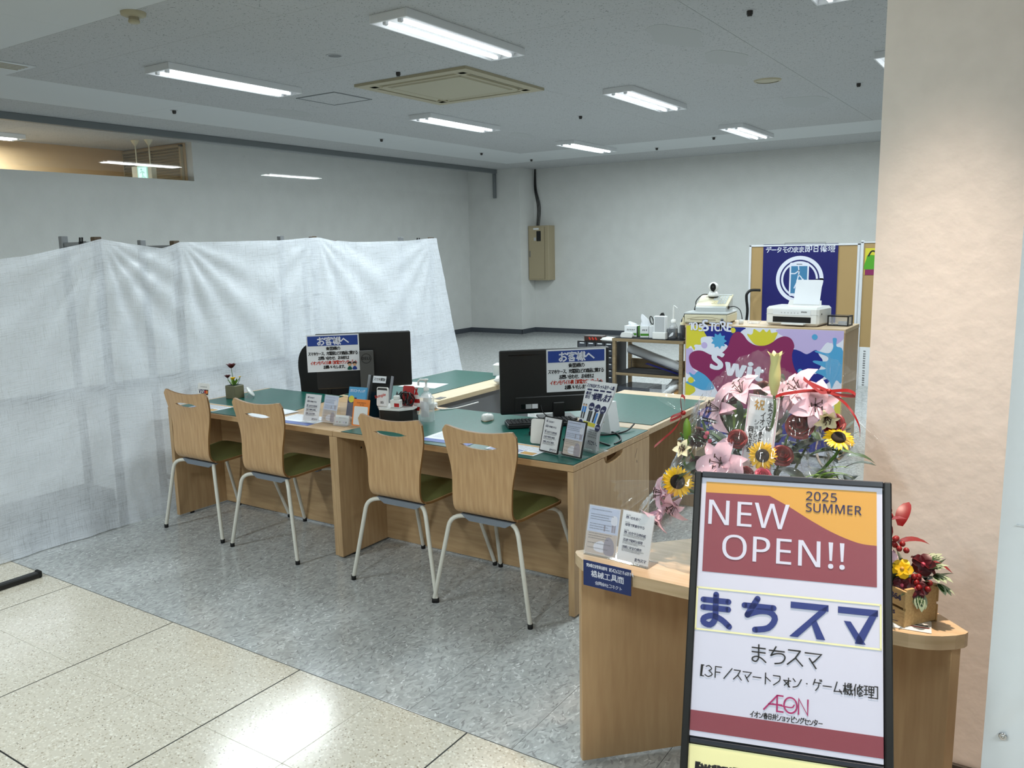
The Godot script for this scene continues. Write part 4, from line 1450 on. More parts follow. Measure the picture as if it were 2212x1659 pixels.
func build_desks() -> void:
	desk("wooden service desk on the left, beside the white sheet", -4.595, -3.163, true)
	var d := desk("wooden service desk on the right, with a scooped cable notch in its end panel", -3.16, -1.7, false)
	var s := S()
	for q in [[0.25, 0.46], [-0.25, 0.58]]:
		box(s, Vector3(0.7302, q[1], q[0]), Vector3(0.0006, 0.014, 0.004), 0.0, Basis(Vector3.RIGHT, 0.3))
	box(s, Vector3(0.7302, 0.625, -0.24), Vector3(0.0006, 0.05, 0.002), 0.0, Basis(Vector3.RIGHT, -0.5))
	part("scratch", s, M.brown_dark, d)
	s = S()
	lathe(s, [Vector2(0.0, 0.0), Vector2(0.006, 0.0)], 10, Transform3D(Basis(Vector3.BACK, -PI / 2), Vector3(-0.6995, 0.585, 0.22)))
	part("bolt_hole", s, M.brown_dark, d)
	mat("green mat on the left service desk", [Vector2(-4.56, -3.05), Vector2(-4.56, -3.83), Vector2(-3.86, -3.83), Vector2(-3.72, -3.05)])
	mat("green mat covering the whole right service desk", [Vector2(-3.1, -3.045), Vector2(-2.99, -3.83), Vector2(-2.6, -3.83), Vector2(-1.703, -3.83), Vector2(-1.703, -3.045)])

	# return desk behind, along the white sheet
	var r := thing("return_desk", "long pale return desk behind the left desk, with a grey steel front", "desk", Vector3(-3.555, 0, -4.48))
	s = S()
	span(s, Vector3(-0.36, DESK - 0.032, -0.63), Vector3(0.36, DESK, 0.635), 0.002)
	part("worktop", s, M.wood_pale, r)
	s = S()
	span(s, Vector3(0.31, 0.05, -0.6), Vector3(0.33, DESK - 0.033, 0.6), 0.002)
	part("side_panel", s, M.grey, r)
	s = S()
	span(s, Vector3(-0.34, 0.05, -0.6), Vector3(-0.32, DESK - 0.033, 0.6), 0.002)
	part("side_panel", s, M.grey, r)
	for q in [[-0.32, -0.58], [0.3, -0.58], [-0.32, 0.58], [0.3, 0.58]]:
		s = S()
		span(s, Vector3(q[0] - 0.015, 0.0, q[1] - 0.015), Vector3(q[0] + 0.015, 0.06, q[1] + 0.015), 0.003)
		part("foot", s, M.charcoal, r)
	s = S()
	box(s, Vector3(0.312, DESK + 0.001, 0.41), Vector3(0.045, 0.002, 0.075), 0.0, Basis(Vector3.UP, 0.12))
	part("cable_grommet", s, M.brown_dark, r)
	mat("green mat on the long return desk beside the white sheet", [Vector2(-3.9, -3.88), Vector2(-3.9, -5.1), Vector2(-3.38, -5.1), Vector2(-3.38, -3.88)])

	# short desk behind the right monitor
	var b := thing("return_desk", "short pale desk behind the right monitor, in front of the open shelf", "desk", Vector3(-2.03, 0, -4.35))
	s = S()
	span(s, Vector3(-0.31, DESK - 0.032, -0.53), Vector3(0.315, DESK, 0.5), 0.002)
	part("worktop", s, M.wood_pale_x, b)
	for z in [-0.5, 0.46]:
		s = S()
		span(s, Vector3(-0.29, 0.0, z - 0.013), Vector3(0.2, DESK - 0.033, z + 0.013), 0.002)
		part("end_panel", s, M.wood_up, b)
	s = S()
	span(s, Vector3(-0.29, 0.28, -0.49), Vector3(-0.27, DESK - 0.033, 0.45), 0.002)
	part("modesty_panel", s, M.wood_up, b)
	mat("green mat on the short desk behind the right monitor", [Vector2(-2.325, -4.735), Vector2(-1.735, -4.735), Vector2(-1.735, -3.95), Vector2(-2.325, -3.95)])


# ---------------------------------------------------------------- the corner counter at the front right
func build_counter() -> void:
	var c := thing("counter", "corner counter with a curved front edge at the front right, under the flowers", "counter", Vector3(-0.66, 0, -2.3))
	# top: straight front with rounded corners, sides running back at 45 degrees
	var half := PackedVector2Array()
	for p in [Vector2(0.0, -0.232), Vector2(0.3, -0.23), Vector2(0.42, -0.222), Vector2(0.455, -0.213), Vector2(0.49, -0.196), Vector2(0.517, -0.175), Vector2(0.535, -0.155), Vector2(0.54, -0.14), Vector2(0.4, 0.005), Vector2(0.19, 0.225)]:
		half.append(p)
	var poly := PackedVector2Array()
	for p in half:
		poly.append(Vector2(p.x, -p.y * -1.0))
	for i in range(half.size() - 1, 0, -1):
		poly.append(Vector2(-half[i].x, half[i].y))
	# local x = world x, local y = depth away from the camera
	var xf := Transform3D(Basis(Vector3.RIGHT, Vector3.FORWARD, Vector3.UP), Vector3.ZERO)
	var s := S()
	prism(s, poly, DESK - 0.036, DESK, xf, false)
	part("worktop", s, M.wood_pale_x, c)
	for sg in [-1.0, 1.0]:
		s = S()
		var b := Basis(Vector3.UP, sg * -0.72)
		# side panel along each slanting side
		var a := Vector3(sg * 0.53, 0, 0.145)
		var e := Vector3(sg * 0.2, 0, -0.19)
		var dir := (e - a).normalized()
		var mid: Vector3 = (a + e) / 2 + dir.cross(Vector3.UP) * (-0.016 * sg)
		box(s, Vector3(mid.x, (DESK - 0.037) / 2 + 0.006, mid.z), Vector3(0.026, DESK - 0.049, a.distance_to(e)), 0.0015, Basis(Vector3.UP.cross(dir), Vector3.UP, dir))
		part("side_panel", s, M.wood_up, c)
	s = S()
	span(s, Vector3(-0.17, 0.012, -0.2), Vector3(0.17, DESK - 0.037, -0.18), 0.0015)
	part("back_panel", s, M.wood_up, c)
	s = S()
	lathe(s, [Vector2(0.0, 0.0), Vector2(0.005, 0.0)], 10, Transform3D(Basis(Vector3(1, 0, 1).normalized(), 1.1), Vector3(0.43, 0.62, 0.075)))
	part("bolt_hole", s, M.brown_dark, c)


# ---------------------------------------------------------------- bent-ply chairs
func make_chair(label: String) -> Node3D:
	var t := thing("chair", label, "chair", Vector3.ZERO, 0.0, "bent plywood chairs at the service desks")
	# centre line of the shell in the z-y plane, from seat front to the top of the back
	var line := curve([Vector3(0, 0.452, -0.17), Vector3(0, 0.462, -0.12), Vector3(0, 0.456, 0.0), Vector3(0, 0.447, 0.1), Vector3(0, 0.445, 0.16), Vector3(0, 0.457, 0.2), Vector3(0, 0.49, 0.222), Vector3(0, 0.56, 0.226), Vector3(0, 0.66, 0.224), Vector3(0, 0.76, 0.232), Vector3(0, 0.865, 0.25)], 5)
	var n := line.size()
	var nc := 22
	var thick := 0.011
	var rows_out := []
	var rows_in := []
	for i in n:
		var p: Vector3 = line[i]
		var tan_: Vector3 = (line[mini(i + 1, n - 1)] - line[maxi(i - 1, 0)]).normalized()
		var nrm := Vector3(0, -tan_.z, tan_.y) * -1.0                          # towards the sitter
		if i < 3:
			nrm = Vector3(0, 1, 0)
		var hw: float
		if p.z < 0.19 and p.y < 0.47:                                          # seat
			hw = lerpf(0.215, 0.165, smoothstep(-0.16, 0.2, p.z))
			if p.z < -0.1:
				hw -= 0.05 * pow((-0.1 - p.z) / 0.07, 2.0)
		elif p.y < 0.56:
			hw = lerpf(0.16, 0.163, (p.y - 0.44) / 0.12)
		else:
			hw = lerpf(0.163, 0.2, smoothstep(0.58, 0.85, p.y))
		var ro := []
		var ri := []
		for j in nc + 1:
			var u := lerpf(-1.0, 1.0, float(j) / nc)
			var q := p + Vector3(u * hw, 0, 0)
			if p.y > 0.5:
				q.z -= 0.012 * u * u * smoothstep(0.5, 0.8, p.y)
			var k := smoothstep(0.6, 0.865, p.y)
			q.y += k * (0.008 * u * u - 0.016 * (1.0 - u * u))                   # dished top edge
			if absf(u) > 0.86:
				q.y -= k * 0.03 * pow((absf(u) - 0.86) / 0.14, 2.2)                 # rounded corners
			ro.append(q - nrm * thick * 0.5)
			ri.append(q + nrm * thick * 0.5)
		rows_out.append(ro)
		rows_in.append(ri)
	# the handle slot: the rows either side of it are bent round a lens-shaped hole
	var a := 0
	for i in n:
		if line[i].y < 0.79:
			a = i
	var mid_y := 0.789
	var up_out := []
	var up_in := []
	var lo_out := []
	var lo_in := []
	var open := []
	for j in nc + 1:
		var u := lerpf(-1.0, 1.0, float(j) / nc)
		var hole := 0.0
		if absf(u) < 0.46:
			hole = sqrt(maxf(0.0, 1.0 - pow(u / 0.46, 2.0))) * 0.5
		open.append(hole)
		for w in [[rows_out, up_out, lo_out], [rows_in, up_in, lo_in]]:
			var p0: Vector3 = w[0][a][j]
			var p1: Vector3 = w[0][a + 1][j]
			var m := p0.lerp(p1, clampf((mid_y - p0.y) / maxf(0.001, p1.y - p0.y), 0.0, 1.0))
			m.y = mid_y - 0.006 * (1.0 - u * u)
			w[1].append(m + Vector3(0, hole * 0.024, hole * 0.003))
			w[2].append(m - Vector3(0, hole * 0.024, 0))
	var lower_out := rows_out.slice(0, a) + [lo_out]
	var lower_in := rows_in.slice(0, a) + [lo_in]
	var upper_out := [up_out] + rows_out.slice(a + 2)
	var upper_in := [up_in] + rows_in.slice(a + 2)
	var st := S()
	flip_grid(st, lower_out, true)
	flip_grid(st, upper_out, true)
	part("shell_back", st, M.ply, t)
	st = S()
	flip_grid(st, lower_in, false)
	flip_grid(st, upper_in, false)
	part("shell_front", st, M.ply, t)
	for w in [[lower_out, lower_in, false], [upper_out, upper_in, true]]:
		st = S()
		var o: Array = w[0]
		var e: Array = w[1]
		for i in o.size() - 1:
			edge_quad(st, o[i][0], o[i + 1][0], e[i + 1][0], e[i][0], Vector3.LEFT)
			edge_quad(st, o[i][nc], o[i + 1][nc], e[i + 1][nc], e[i][nc], Vector3.RIGHT)
		for j in nc:
			if not w[2]:
				edge_quad(st, o[0][j], o[0][j + 1], e[0][j + 1], e[0][j], Vector3.FORWARD)
				if open[j] > 0.0 or open[j + 1] > 0.0:
					edge_quad(st, o[-1][j], o[-1][j + 1], e[-1][j + 1], e[-1][j], Vector3.UP)
			else:
				edge_quad(st, o[-1][j], o[-1][j + 1], e[-1][j + 1], e[-1][j], Vector3.UP)
				if open[j] > 0.0 or open[j + 1] > 0.0:
					edge_quad(st, o[0][j], o[0][j + 1], e[0][j + 1], e[0][j], Vector3.DOWN)
		part("shell_edge", st, M.ply_edge, t)
	# green seat pad
	st = S(0)
	var rows := []
	for i in 17:
		var z := lerpf(-0.163, 0.19, i / 16.0)
		var hw := lerpf(0.205, 0.155, smoothstep(-0.16, 0.2, z))
		if z < -0.1:
			hw -= 0.05 * pow((-0.1 - z) / 0.07, 2.0)
		var y := 0.0
		for k in n - 1:
			if (line[k].z <= z and line[k + 1].z >= z):
				y = lerpf(line[k].y, line[k + 1].y, (z - line[k].z) / maxf(0.0001, line[k + 1].z - line[k].z))
				break
		if y == 0.0:
			y = 0.452
		var row := []
		for j in 17:
			var u := lerpf(-1.0, 1.0, j / 16.0)
			var lift := 0.012 * pow(maxf(0.0, 1.0 - pow(absf(u), 8.0)), 0.5) * pow(maxf(0.0, 1.0 - pow(absf(i / 8.0 - 1.0), 10.0)), 0.5)
			row.append(Vector3(u * hw, y + 0.0055 + lift, z))
		rows.append(row)
	flip_grid(st, rows, false)
	part("seat_pad", st, M.seat_green, t)
	# grey cross bracket and four white tube legs
	st = S()
	prism(st, PackedVector2Array([Vector2(-0.1, 0.0), Vector2(0.1, 0.0), Vector2(0.15, 0.028), Vector2(-0.15, 0.028)]), -0.02, 0.02, Transform3D(Basis(), Vector3(0, 0.41, 0.175)))
	prism(st, PackedVector2Array([Vector2(-0.12, 0.0), Vector2(0.12, 0.0), Vector2(0.15, 0.028), Vector2(-0.15, 0.028)]), -0.02, 0.02, Transform3D(Basis(), Vector3(0, 0.415, -0.07)))
	span(st, Vector3(-0.04, 0.417, -0.07), Vector3(0.04, 0.437, 0.175), 0.003)
	part("bracket", st, M.bracket_grey, t)
	for sx in [-1.0, 1.0]:
		for rear in [true, false]:
			st = S()
			var pts := [Vector3(sx * 0.05, 0.425, 0.12), Vector3(sx * 0.185, 0.428, 0.222), Vector3(sx * 0.268, 0.014, 0.262)] if rear else [Vector3(sx * 0.06, 0.427, -0.04), Vector3(sx * 0.192, 0.43, -0.13), Vector3(sx * 0.243, 0.014, -0.262)]
			tube(st, bend(pts, 0.05), 0.0105, 10)
			part("leg", st, M.leg_white, t)
			st = S()
			var foot: Vector3 = pts[2]
			lathe(st, [Vector2(0.0, 0.0), Vector2(0.012, 0.0), Vector2(0.0125, 0.022), Vector2(0.0, 0.022)], 12, Transform3D(Basis(), Vector3(foot.x, 0, foot.z)))
			part("leg_tip", st, M.rubber, t)
	return t


func edge_quad(st: SurfaceTool, a: Vector3, b: Vector3, c: Vector3, d: Vector3, out: Vector3) -> void:
	if (b - a).cross(c - a).dot(out) < 0.0:
		quad(st, a, d, c, b)
	else:
		quad(st, a, b, c, d)


func flip_grid(st: SurfaceTool, rows: Array, other: bool) -> void:
	st.set_smooth_group(1)
	for i in rows.size() - 1:
		for j in rows[0].size() - 1:
			if other:
				quad(st, rows[i][j], rows[i + 1][j], rows[i + 1][j + 1], rows[i][j + 1])
			else:
				quad(st, rows[i][j], rows[i][j + 1], rows[i + 1][j + 1], rows[i + 1][j])
	st.set_smooth_group(-1)


func build_chairs() -> void:
	var first := make_chair("plywood chair nearest the white sheet, first of the four")
	first.position = Vector3(-4.195, 0, -3.135)
	copy(first, "second plywood chair from the white sheet, at the left desk", Vector3(-3.56, 0, -3.125))
	copy(first, "third plywood chair from the white sheet, at the left end of the right desk", Vector3(-2.618, 0, -3.13))
	copy(first, "plywood chair nearest the corner counter, last of the four", Vector3(-2.092, 0, -3.125))


# ---------------------------------------------------------------- monitors
func notice(o_label: String, at: Vector3, yaw: float, w: float, h: float, curl: float) -> void:
	var o := thing("notice", o_label, "notice", at, yaw, "customer notices taped to the monitors")
	var rows := []
	for i in 9:
		var row := []
		for j in 13:
			var u := j / 12.0
			row.append(Vector3((u - 0.5) * w, (i / 8.0 - 0.5) * h, curl * pow(maxf(0.0, u - 0.6) / 0.4, 2.0) * 0.02))
		rows.append(row)
	var st := S()
	grid(st, rows)
	part("sheet", st, M.paper, o)
	var xf := Transform3D(Basis.from_scale(Vector3(w, w, 1)), Vector3(0, 0, 0.0012 + curl * 0.001))
	var hh := h / w / 2
	var s := S()
	flat(s, rect(-0.475, hh - 0.215, 0.475, hh - 0.025), xf)
	part("blue_band", s, M.blue_print, o)
	s = S()
	write(s, "お客様へ", Vector2(0, hh - 0.2), 0.155, 0.15, xf, 0.5, 0.98)
	part("lettering", s, M.poster_white, o)
	s = S()
	write(s, "背面棚の", Vector2(0, hh - 0.305), 0.068, 0.15, xf, 0.5)
	write(s, "スマホケース、充電器などの商品に関する", Vector2(-0.005, hh - 0.4), 0.068, 0.15, xf, 0.5, 0.98, 0.74)
	write(s, "お問い合わせ、お会計は", Vector2(0, hh - 0.49), 0.068, 0.15, xf, 0.5, 0.98, 0.8)
	write(s, "お願いいたします。", Vector2(0.02, hh - 0.665), 0.068, 0.15, xf, 0.5, 0.98, 0.74)
	part("lettering", s, M.ink, o)
	s = S()
	write(s, "イオンモバイル横[家電カウンター]へ", Vector2(0.0, hh - 0.58), 0.07, 0.15, xf, 0.5, 0.98, 0.72)
	part("lettering", s, M.ink_red, o)
	for x in [0.3, 0.395]:
		s = S()
		flat(s, blob([Vector2(x - 0.04, hh - 0.7), Vector2(x - 0.035, hh - 0.655), Vector2(x, hh - 0.63), Vector2(x + 0.035, hh - 0.655), Vector2(x + 0.04, hh - 0.7)], 3), xf, 0.0004)
		part("body_print", s, M.blue_print if x > 0.35 else M.mat_green, o)
		s = S()
		flat(s, disc(0.036, 16, Vector2(x, hh - 0.595)), xf, 0.0006)
		part("face_print", s, M.skin_print, o)
		s = S()
		flat(s, blob([Vector2(x - 0.04, hh - 0.59), Vector2(x - 0.03, hh - 0.555), Vector2(x, hh - 0.54), Vector2(x + 0.03, hh - 0.555), Vector2(x + 0.04, hh - 0.59), Vector2(x, hh - 0.575)], 3), xf, 0.0009)
		part("hair_print", s, M.ink, o)


func build_monitors() -> void:
	var a := deg_to_rad(44.25)
	var m := thing("monitor", "black monitor with a dark grey stand column, seen from behind on the left desk", "monitor", Vector3(-3.465, DESK, -3.649), a)
	var s := S()
	span(s, Vector3(-0.3, 0.112, -0.075), Vector3(0.272, 0.449, -0.045), 0.006)
	part("screen_back", s, M.black, m)
	s = S()
	span(s, Vector3(-0.042, 0.0, -0.02), Vector3(0.042, 0.344, 0.002), 0.003)
	part("stand_column", s, M.stand_grey, m)
	s = S()
	span(s, Vector3(-0.12, 0.0, -0.2), Vector3(0.12, 0.012, 0.004), 0.003)
	part("stand_foot", s, M.charcoal, m)
	s = S()
	var xf := Transform3D(Basis(), Vector3(-0.002, 0.296, 0.0025))
	var ring := PackedVector2Array()
	for i in 33:
		ring.append(Vector2(cos(TAU * i / 32), sin(TAU * i / 32)) * 0.0285)
	ribbon(s, ring, 0.0035, xf, 0.0004)
	part("emblem_ring", s, M.black, m)
	latin("DELL", 0.0245, Vector2(0, -0.0135), xf, M.black, m, true, HORIZONTAL_ALIGNMENT_CENTER, 0.0008)
	notice("customer notice with a blue band standing out past the left monitor's edge", m.transform * Vector3(-0.196, 0.333, -0.042), a, 0.312, 0.225, 0.0)

	a = deg_to_rad(43.25)
	m = thing("monitor", "black monitor with a thin stand, seen from behind on the right desk", "monitor", Vector3(-2.232, DESK, -3.836), a)
	s = S()
	span(s, Vector3(-0.318, 0.04, -0.06), Vector3(0.294, 0.392, -0.03), 0.006)
	part("screen_back", s, M.black, m)
	s = S()
	span(s, Vector3(-0.24, 0.048, -0.03), Vector3(0.16, 0.135, -0.02), 0.006)
	part("rear_bulge", s, M.black, m)
	s = S()
	span(s, Vector3(-0.27, 0.362, -0.03), Vector3(-0.02, 0.367, -0.028))
	part("vent_slit", s, M.black_gloss, m)
	s = S()
	span(s, Vector3(-0.03, 0.0, -0.03), Vector3(0.034, 0.1, -0.005), 0.004)
	part("stand_column", s, M.black, m)
	s = S()
	span(s, Vector3(-0.1, 0.0, -0.14), Vector3(0.1, 0.012, 0.02), 0.003)
	part("stand_foot", s, M.black, m)
	for q in [[-0.195, 0.018, M.black_gloss], [-0.165, 0.026, M.light_grey], [-0.13, 0.026, M.paper]]:
		s = S()
		span(s, Vector3(q[0] - q[1] / 2 - 0.003, 0.07, -0.0202), Vector3(q[0] + q[1] / 2 + 0.003, 0.095, -0.0192))
		part("sticker", s, q[2], m)
	s = S()
	tube(s, curve([Vector3(-0.1, 0.09, -0.01), Vector3(-0.09, 0.05, 0.01), Vector3(-0.05, 0.02, 0.02), Vector3(0.0, 0.01, 0.03), Vector3(0.08, 0.006, 0.02)]), 0.003, 6)
	part("video_cable", s, M.black, m)
	notice("customer notice with a blue band, taped to the right monitor behind the tall leaflet", m.transform * Vector3(0.106, 0.271, -0.027), a, 0.335, 0.235, 0.0)

	# black swivel-chair back seen past the left monitor
	var c := thing("office_chair", "black swivel chair whose rounded back shows past the left monitor", "chair", Vector3(-4.16, 0, -4.02), 0.35)
	s = S()
	prism(s, blob([Vector2(-0.17, 0.62), Vector2(-0.22, 0.78), Vector2(-0.22, 0.93), Vector2(-0.15, 1.02), Vector2(0.0, 1.03), Vector2(0.15, 1.02), Vector2(0.22, 0.93), Vector2(0.22, 0.78), Vector2(0.17, 0.62)], 4), -0.03, 0.03, Transform3D(), true)
	part("backrest", s, M.black_soft, c)
	s = S()
	box(s, Vector3(0, 0.45, -0.2), Vector3(0.44, 0.07, 0.4), 0.02)
	part("seat", s, M.black_soft, c)
	s = S()
	tube(s, bend([Vector3(0, 0.72, 0.02), Vector3(0, 0.43, 0.04), Vector3(0, 0.42, -0.18)], 0.06), 0.018, 8)
	part("back_bar", s, M.black, c)
	s = S()
	tube(s, [Vector3(0, 0.42, -0.2), Vector3(0, 0.08, -0.2)], 0.022, 10)
	part("gas_post", s, M.black, c)
	for k in 5:
		s = S()
		var dir := Vector3(sin(TAU * k / 5), 0, cos(TAU * k / 5))
		tube(s, [Vector3(0, 0.09, -0.2), Vector3(0, 0.06, -0.2) + dir * 0.24], 0.016, 8)
		part("base_spoke", s, M.black, c)
		s = S()
		sphere(s, Vector3(0, 0.026, -0.2) + dir * 0.24, 0.026, 10)
		part("caster", s, M.black, c)


# ---------------------------------------------------------------- small stands
func acrylic_stand(called: String, label: String, at: Vector3, yaw: float, w: float, h: float, lean: float, style: String, framed := false) -> Node3D:
	var t := thing(called, label, "sign holder", at, yaw)
	var up := Vector3(0, cos(lean), -sin(lean))
	var xf := on_plane(Vector3(0, 0.004, 0), Vector3.RIGHT, up)
	var s := S()
	if framed:
		prism(s, round_rect(w, h, 0.003, 2, Vector2(0, h / 2)), -0.006, 0.0, xf)
		part("frame", s, M.black, t)
	else:
		prism(s, round_rect(w, h, 0.002, 2, Vector2(0, h / 2)), 0.0018, 0.0032, xf)
		part("front_sheet", s, M.acrylic, t)
		s = S()
		prism(s, rect(-w / 2, 0, w / 2, h), -0.0035, -0.002, xf)
		part("rear_sheet", s, M.acrylic, t)
	s = S()
	span(s, Vector3(-w / 2, 0, -0.062), Vector3(w / 2, 0.002, 0.004), 0.0008)
	part("foot", s, M.acrylic, t)
	var m := 0.006 if framed else 0.003
	var z := 0.0012 if framed else 0.0
	s = S()
	prism(s, rect(-w / 2 + m, m, w / 2 - m, h - m), -0.0012 + z * 1.2, z, xf)
	part("insert", s, M.paper, t)
	if framed:
		s = S()
		prism(s, rect(-w / 2 + m, m, w / 2 - m, h - m), 0.0026, 0.0028, xf)
		part("clear_cover", s, M.acrylic, t)
	if style == "photo":
		s = S()
		flat(s, rect(-w / 2 + m + 0.001, h * 0.46, w / 2 - m - 0.001, h - m - 0.001), xf, z + 0.0002)
		part("sky_print", s, M.photo_sky, t)
		s = S()
		flat(s, rect(-w / 2 + m + 0.001, m + 0.001, w / 2 - m - 0.001, h * 0.46), xf, z + 0.0002)
		part("ground_print", s, M.photo_sand, t)
		s = S()
		flat(s, blob([Vector2(-w * 0.18, h * 0.1), Vector2(-w * 0.2, h * 0.22), Vector2(0.0, h * 0.3), Vector2(w * 0.12, h * 0.24), Vector2(w * 0.1, h * 0.08)], 3), xf, z + 0.0004)
		part("dress_print", s, M.photo_pale, t)
		s = S()
		flat(s, blob([Vector2(w * 0.12, h * 0.06), Vector2(w * 0.1, h * 0.3), Vector2(w * 0.22, h * 0.4), Vector2(w * 0.38, h * 0.3), Vector2(w * 0.4, h * 0.06)], 3), xf, z + 0.0005)
		flat(s, rect(w * 0.27, h * 0.5, w * 0.33, h * 0.68), xf, z + 0.0005)
		flat(s, rect(w * 0.34, h * 0.5, w * 0.39, h * 0.68), xf, z + 0.0005)
		flat(s, rect(w * 0.04, h * 0.5, w * 0.08, h * 0.62), xf, z + 0.0005)
		part("figure_print", s, M.photo_shade, t)
		s = S()
		flat(s, blob([Vector2(w * 0.25, h * 0.66), Vector2(w * 0.24, h * 0.8), Vector2(w * 0.33, h * 0.84), Vector2(w * 0.41, h * 0.8), Vector2(w * 0.41, h * 0.66)], 3), xf, z + 0.0006)
		part("shirt_print", s, M.photo_pale, t)
		s = S()
		for i in 17:
			if i in [1, 5, 9, 13, 15]:
				continue
			murmur(s, -w * 0.4, -w * 0.4 + w * [0.62, 0.5, 0.7, 0.56][i % 4], h * (0.9 - i * 0.048), h * 0.022, xf, z + 0.0009)
		part("lettering", s, M.ink_grey, t)
	else:
		s = S()
		var lines := ["想い出を紡ぐ", "修理で愛着を守る", "想い出を守る使命感", "迅速で確実な修理", "信頼と安全の提供"]
		var ys := [0.83, 0.69, 0.54, 0.4, 0.26]
		for i in 5:
			write(s, lines[i], Vector2(-w * 0.36, h * ys[i]), w * 0.075, 0.13, xf, 0.0, 0.98, 1.0, z + 0.0006)
		write(s, "まちスマ", Vector2(w * 0.06, h * 0.06), w * 0.09, 0.17, xf, 0.0, 0.98, 1.0, z + 0.0006)
		part("lettering", s, M.ink_navy, t)
		s = S()
		for i in 5:
			if i < 3:
				murmur(s, -w * 0.36, -w * 0.22, h * (ys[i] + 0.06), w * 0.035, xf, z + 0.0006)
			if i > 1:
				murmur(s, -w * 0.36, w * 0.3, h * (ys[i] - 0.028), w * 0.035, xf, z + 0.0006)
				murmur(s, -w * 0.36, w * (0.1 + 0.09 * (i % 3)), h * (ys[i] - 0.055), w * 0.035, xf, z + 0.0006)
		part("lettering", s, M.ink_grey, t)
	return t


func leaflet(label: String, at: Vector3, yaw: float, w: float, h: float, style: int) -> void:
	var t := thing("leaflet", label, "leaflet", at, yaw)
	var xf := Transform3D(Basis(Vector3.RIGHT, Vector3.FORWARD, Vector3.UP), Vector3.ZERO)
	var s := S()
	prism(s, rect(-w / 2, -h / 2, w / 2, h / 2), 0.0005, 0.0011, xf)
	part("sheet", s, M.paper, t)
	if style == 0:
		return
	var a := S()
	var b := S()
	var c := S()
	var z := 0.0014
	if style == 1:       # dense blue-and-yellow flyer
		for i in 6:
			flat(a, rect(-w * 0.46, h * (-0.46 + i * 0.06), w * (0.1 + 0.06 * (i % 3)), h * (-0.42 + i * 0.06)), xf, z)
		flat(b, rect(-w * 0.47, h * 0.36, w * 0.47, h * 0.46), xf, z)
		flat(b, rect(w * 0.2, -h * 0.46, w * 0.46, -h * 0.2), xf, z)
		for i in 5:
			murmur(c, -w * 0.45, w * 0.42, h * (0.28 - i * 0.085), h * 0.045, xf, z + 0.0002)
		part("lettering", c, M.ink_navy, t)
		part("blue_print", a, M.blue_print, t)
		part("yellow_print", b, M.mustard, t)
	else:                # pale sheet with blue foot band
		flat(a, rect(-w * 0.5, -h * 0.5, w * 0.5, -h * 0.24), xf, z)
		for i in 5:
			murmur(c, -w * 0.42, w * (0.4 - 0.05 * (i % 3)), h * (0.38 - i * 0.11), h * 0.05, xf, z)
		part("blue_print", a, M.cobalt, t)
		part("lettering", c, M.ink_pale, t)


